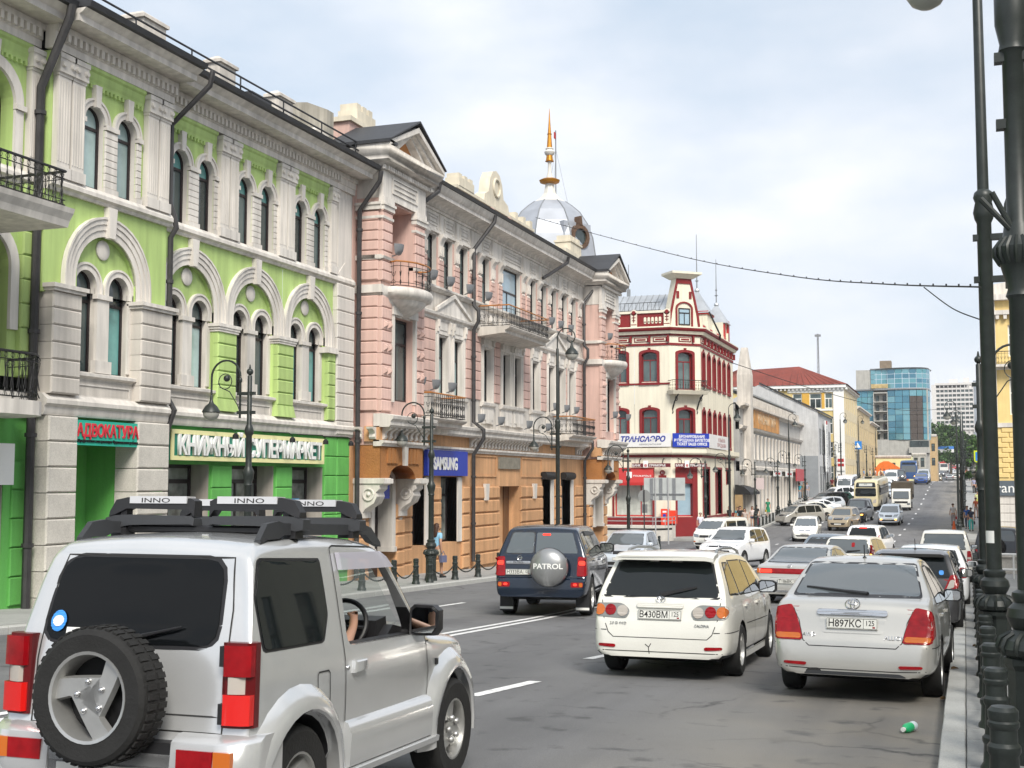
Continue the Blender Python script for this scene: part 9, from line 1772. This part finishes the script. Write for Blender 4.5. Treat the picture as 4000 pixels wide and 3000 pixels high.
b = MB(); b.ball((.33, 1.21, 1.455), .112, 12, 9, 1.05); hs = b.mesh('hair', 60); bm = bmesh.new(); bm.from_mesh(hs); bmesh.ops.delete(bm, geom=[v for v in bm.verts if (v.co.y > 1.255 and v.co.z < 1.50) or v.co.z < 1.36], context='VERTS'); bm.to_mesh(hs); bm.free(); link('hair', hs, HAIR['black'], dv)
b = MB(); 
for s in (-1, 1): b.ball((.33+s*.034, 1.332, 1.435), .012, 6, 5)
b.box(.308, .352, 1.33, 1.34, 1.372, 1.38); b.build('face', GAPM, dv)
# ------------------------------------------------------------------ trees
LEAF = [mat('leaf_'+n, c, .75, var=.35, vs=.8) for n, c in (('mid', (.075, .15, .04)), ('dark', (.045, .10, .03)), ('pale', (.11, .19, .055)))]; BARK = mat('bark', (.09, .07, .05), .9, var=.3, vs=3)
def tree(label, x, y, z, h, r, lf, seed, n=2600):
    rg = random.Random(seed); t = place('tree', label, 'tree', (x, y, z), 'trees on the far hill'); b = MB(); b.tube([(x, y, z-2), (x+.2, y, z+h*.3), (x-.1, y+.1, z+h*.6)], [.4, .3, .18], 7)
    cl = []
    for i in range(26):
        a = rg.uniform(0, 6.28); u = rg.uniform(.1, 1); rad_ = r*math.sqrt(rg.random())*(1-.45*abs(u-.45)*1.6); cl.append((x+rad_*math.cos(a), y+rad_*math.sin(a), z+h*(.28+.72*u), r*rg.uniform(.22, .42)))
        if i < 8: b.tube([(x, y, z+h*.35), ((x+cl[-1][0])/2, (y+cl[-1][1])/2, (z+h*.35+cl[-1][2])/2+.4), cl[-1][:3]], [.14, .09, .04], 5)
    b.build('trunk', BARK, t)
    for k in range(3):
        b = MB()
        for q in range(n//3):
            c = cl[rg.randrange(len(cl))]; d = Vector((rg.gauss(0, 1), rg.gauss(0, 1), rg.gauss(0, .8))).normalized()*c[3]*rg.uniform(.55, 1.05); p = Vector(c[:3])+d; u = Vector((rg.gauss(0, 1), rg.gauss(0, 1), rg.gauss(0, 1))).normalized(); w = u.cross(Vector((rg.random(), rg.random(), rg.random()))).normalized(); s = rg.uniform(.22, .45)
            b.poly([tuple(p-u*s), tuple(p+w*s*.6), tuple(p+u*s), tuple(p-w*s*.6)])
        o = b.build('crown', LEAF[(k+lf) % 3] if k else LEAF[lf], t); tag(o, kind='stuff')
for i, (x, y, h, r, lf, l) in enumerate(((-6.2, 330, 14.5, 3.0, 0, 'tall leafy tree left of the far street, nearest the glass tower'), (-3.0, 334, 13.5, 3.2, 2, 'lighter green tree in the middle above the far street'), (.6, 338, 12.5, 2.8, 1, 'dark tree below the hotel block'), (3.6, 332, 11.0, 2.8, 0, 'round tree right of the far street behind the lamp posts'), (-9.0, 352, 16, 3.5, 1, 'dark tree behind the glass tower corner'), (-.5, 420, 10, 3.5, 1, 'small dark tree high up the far street'), (-4, 470, 12, 5, 2, 'pale tree closing the far end of the street'))): tree(l, x, y, gz(y)+(-.5 if y < 400 else 1), h, r, lf, i+4)
for i, (x, y, h) in enumerate(((.9, 150, 5.2), (1.0, 160, 5.6), (1.1, 170, 5.4))): tree('thin street tree along the right pavement, %s one' % ('nearest', 'middle', 'furthest')[i], x+.4, y, gz(y), h, 1.0, 1, 40+i, 700)
# ------------------------------------------------------------------ wires, mast, small things
def wire(name, label, pts, r, bulbs=False):
    t = place(name, label, 'cable', pts[0]); b = MB(); P = [Vector(p) for p in pts]; Q = []
    for i in range(len(P)-1):
        p0, p1, p2, p3 = P[max(0, i-1)], P[i], P[i+1], P[min(len(P)-1, i+2)]
        for k in range(8): u = k/8; Q.append(.5*((2*p1)+(p2-p0)*u+(2*p0-5*p1+4*p2-p3)*u*u+(3*p1-p0-3*p2+p3)*u**3))
    Q.append(P[-1]); b.tube([tuple(q) for q in Q], r, 5); b.build('cable', GAPM, t)
    if bulbs:
        b = MB()
        for q in Q[1:-1]: b.box(q.x-.01, q.x+.01, q.y-.02, q.y+.02, q.z, q.z+.03)
        b.build('clips', GAPM, t)
wire('cable', 'bundled cable with clips sagging from the pink roof to the right lamp post', [(-17.6, 52, 11.74), (-13.01, 45, 9.41), (-7.15, 35, 6.37), (-3.18, 26, 4.23), (-1.09, 20, 3.06), (.23, 14.5, 2.13)], .011, True)
wire('cable', 'thin cable sagging low beside the bundled cable towards the right post', [(-0.43, 17.6, 2.62), (-0.07, 16.8, 2.21), (0.24, 15.8, 1.93)], .008)
wire('cable', 'long thin cable from the corner building across the upper street', [(-17, 98, 9.4), (-12, 120, 8.4), (-6, 150, 8.2), (1, 185, 10.6)], .03)
t = place('antenna_mast', 'lattice antenna mast standing behind the rusty red roof', 'antenna', (-20, 172, 14.5)); b = MB()
for dx, dy in ((-.15, -.1), (.15, -.1), (0, .15)): b.tube([(-18+dx, 172+dy, 13), (-18+dx*.5, 172+dy*.5, 20)], .035, 4)
for k in range(10): b.tube([(-18.14, 171.9, 13.5+k*.62), (-17.86, 171.9, 13.8+k*.62)], .025, 4)
b.build('lattice', GREY, t); b = MB(); b.box(-18.4, -17.6, 171.9, 172.1, 19.6, 19.9); b.build('head', GREY, t)
t = place('plastic_bottle', 'discarded green and white plastic bottle lying on the asphalt near kerb', 'bottle', (-.47, 11.9, gz(11.9))); a_ = rad(250); TB = lambda x, y, z: (-.47+x*math.cos(a_)-y*math.sin(a_), 11.9+x*math.sin(a_)+y*math.cos(a_), gz(11.9)+z)
b = MB(TB); b.lathe([(.005, .0), (.035, .0), (.042, .02), (.042, .09)], (0, 0, .045), 14, 'x'); b.build('bottle_top', mat('bottle_white', (.62, .72, .76), .3), t, 40); b = MB(TB); b.lathe([(.042, .09), (.043, .17), (.03, .205), (.016, .22), (.016, .235)], (0, 0, .045), 14, 'x'); b.build('bottle_body', mat('bottle_green', (.02, .42, .16), .3), t, 40); b = MB(TB); b.lathe([(.02, .232), (.02, .255), (.004, .256)], (0, 0, .045), 12, 'x'); b.build('bottle_cap', SIGNW, t)
lf0 = None
for i, (x, y, l) in enumerate(((-.16, 16.0, 'dry brown leaf on the kerb beside the silver sedan'), (.12, 15.4, 'dry leaf on the paving slabs, nearer one'), (.10, 19.6, 'dry leaf on the paving slabs, further one'), (-.28, 9.2, 'crumpled brown litter at the bottom of the kerb'), (-.25, 14.1, 'tuft of dry weed at the foot of the kerb'))):
    t = place('litter', l, 'litter', (x, y, gz(y))); z = gz(y)+(.16 if x > -.2 else .02); b = MB(); b.loft([[(x-.04, y-.03, z), (x+.03, y-.04, z+.01), (x+.05, y+.03, z), (x-.02, y+.045, z+.015)], [(x-.035, y-.02, z+.025), (x+.02, y-.03, z+.03), (x+.04, y+.03, z+.015), (x-.01, y+.04, z+.03)]]); b.build('leaf', mat('litter_brown', (.10, .06, .025), .9), t)
t = place('traffic_cone', 'orange traffic cone by the right kerb beyond the junction', 'cone', (-.75, 100, gz(100))); b = MB(); b.lathe([(.16, 0), (.05, .7), (.03, .72)], (-.75, 100, gz(100)), 10); b.build('cone', mat('cone_orange', (.7, .12, .02), .5), t); b = MB(); b.box(-.95, -.55, 99.8, 100.2, gz(100), gz(100)+.04); b.build('base', PLAST, t)
t = place('handrail', 'white metal railing at the side street on the right', 'railing', (1.4, 46, gz(46))); b = MB()
for z in (.45, .95): b.tube([(1.02, 45, gz(45)+z), (2.6, 45, gz(45)+z)], .035, 6)
for x in (1.05, 1.5, 2.0, 2.5): b.tube([(x, 45, gz(45)), (x, 45, gz(45)+.97)], .03, 6)
b.build('rails', SIGNW, t)
t = place('low_wall', 'pale low stone wall behind the white railing on the right', 'wall', (2, 50, gz(50))); b = MB(); b.box(.95, 5, 49.5, 50, gz(50)-.2, gz(50)+.75); b.build('wall', GRANITE, t); b = MB(); b.box(.9, 5, 49.4, 50.1, gz(50)+.75, gz(50)+.86); b.build('coping', WHITE, t)
for x, y, z, l, kd in ((-13.4, 176, 5.0, 'blue pedestrian crossing sign on a lamp post by the beige building', 1), (1.6, 130, 2.5, 'yellow bordered pedestrian crossing sign on the right pavement', 2)):
    t = place('road_sign', l, 'road sign', (x, y, gz(y))); b = MB(lambda u, d, q: (u, y-d, q)); s = .55 if kd == 1 else .42
    if kd == 2: b.box(x-s-.15, x+s+.15, -.02, .0, z-s-.15, z+s+.15); b.build('border', mat('sign_lime', (.55, .65, .02), .5), t); b = MB(lambda u, d, q: (u, y-d, q))
    b.box(x-s, x+s, .0, .03, z-s, z+s); b.build('panel', mat('sign_crossing_blue', (.02, .2, .6), .4), t); b = MB(lambda u, d, q: (u, y-d, q)); b.prism([(x-s*.7, z-s*.6), (x+s*.7, z-s*.6), (x, z+s*.7)], .03, .04); b.build('triangle', SIGNW, t); b = MB(); b.tube([(x, y+.05, gz(y)), (x, y+.05, z+s)], .04, 6); b.build('post', GREY, t)
for o in list(bpy.data.objects):
    if '_o' in o: del o['_o']
# thin summer haze over the whole street
hb = MB(); hb.box(-915, 915, -95, 915, -6, 48)
HZ = bpy.data.materials.new('haze'); HZ.use_nodes = True; HZ.node_tree.nodes.clear(); hv = HZ.node_tree.nodes.new('ShaderNodeVolumePrincipled'); ho = HZ.node_tree.nodes.new('ShaderNodeOutputMaterial')
hv.inputs['Color'].default_value = (.93, .95, 1, 1); hv.inputs['Density'].default_value = .0002; HZ.node_tree.links.new(hv.outputs[0], ho.inputs['Volume'])
tag(hb.build('haze', HZ), kind='stuff')
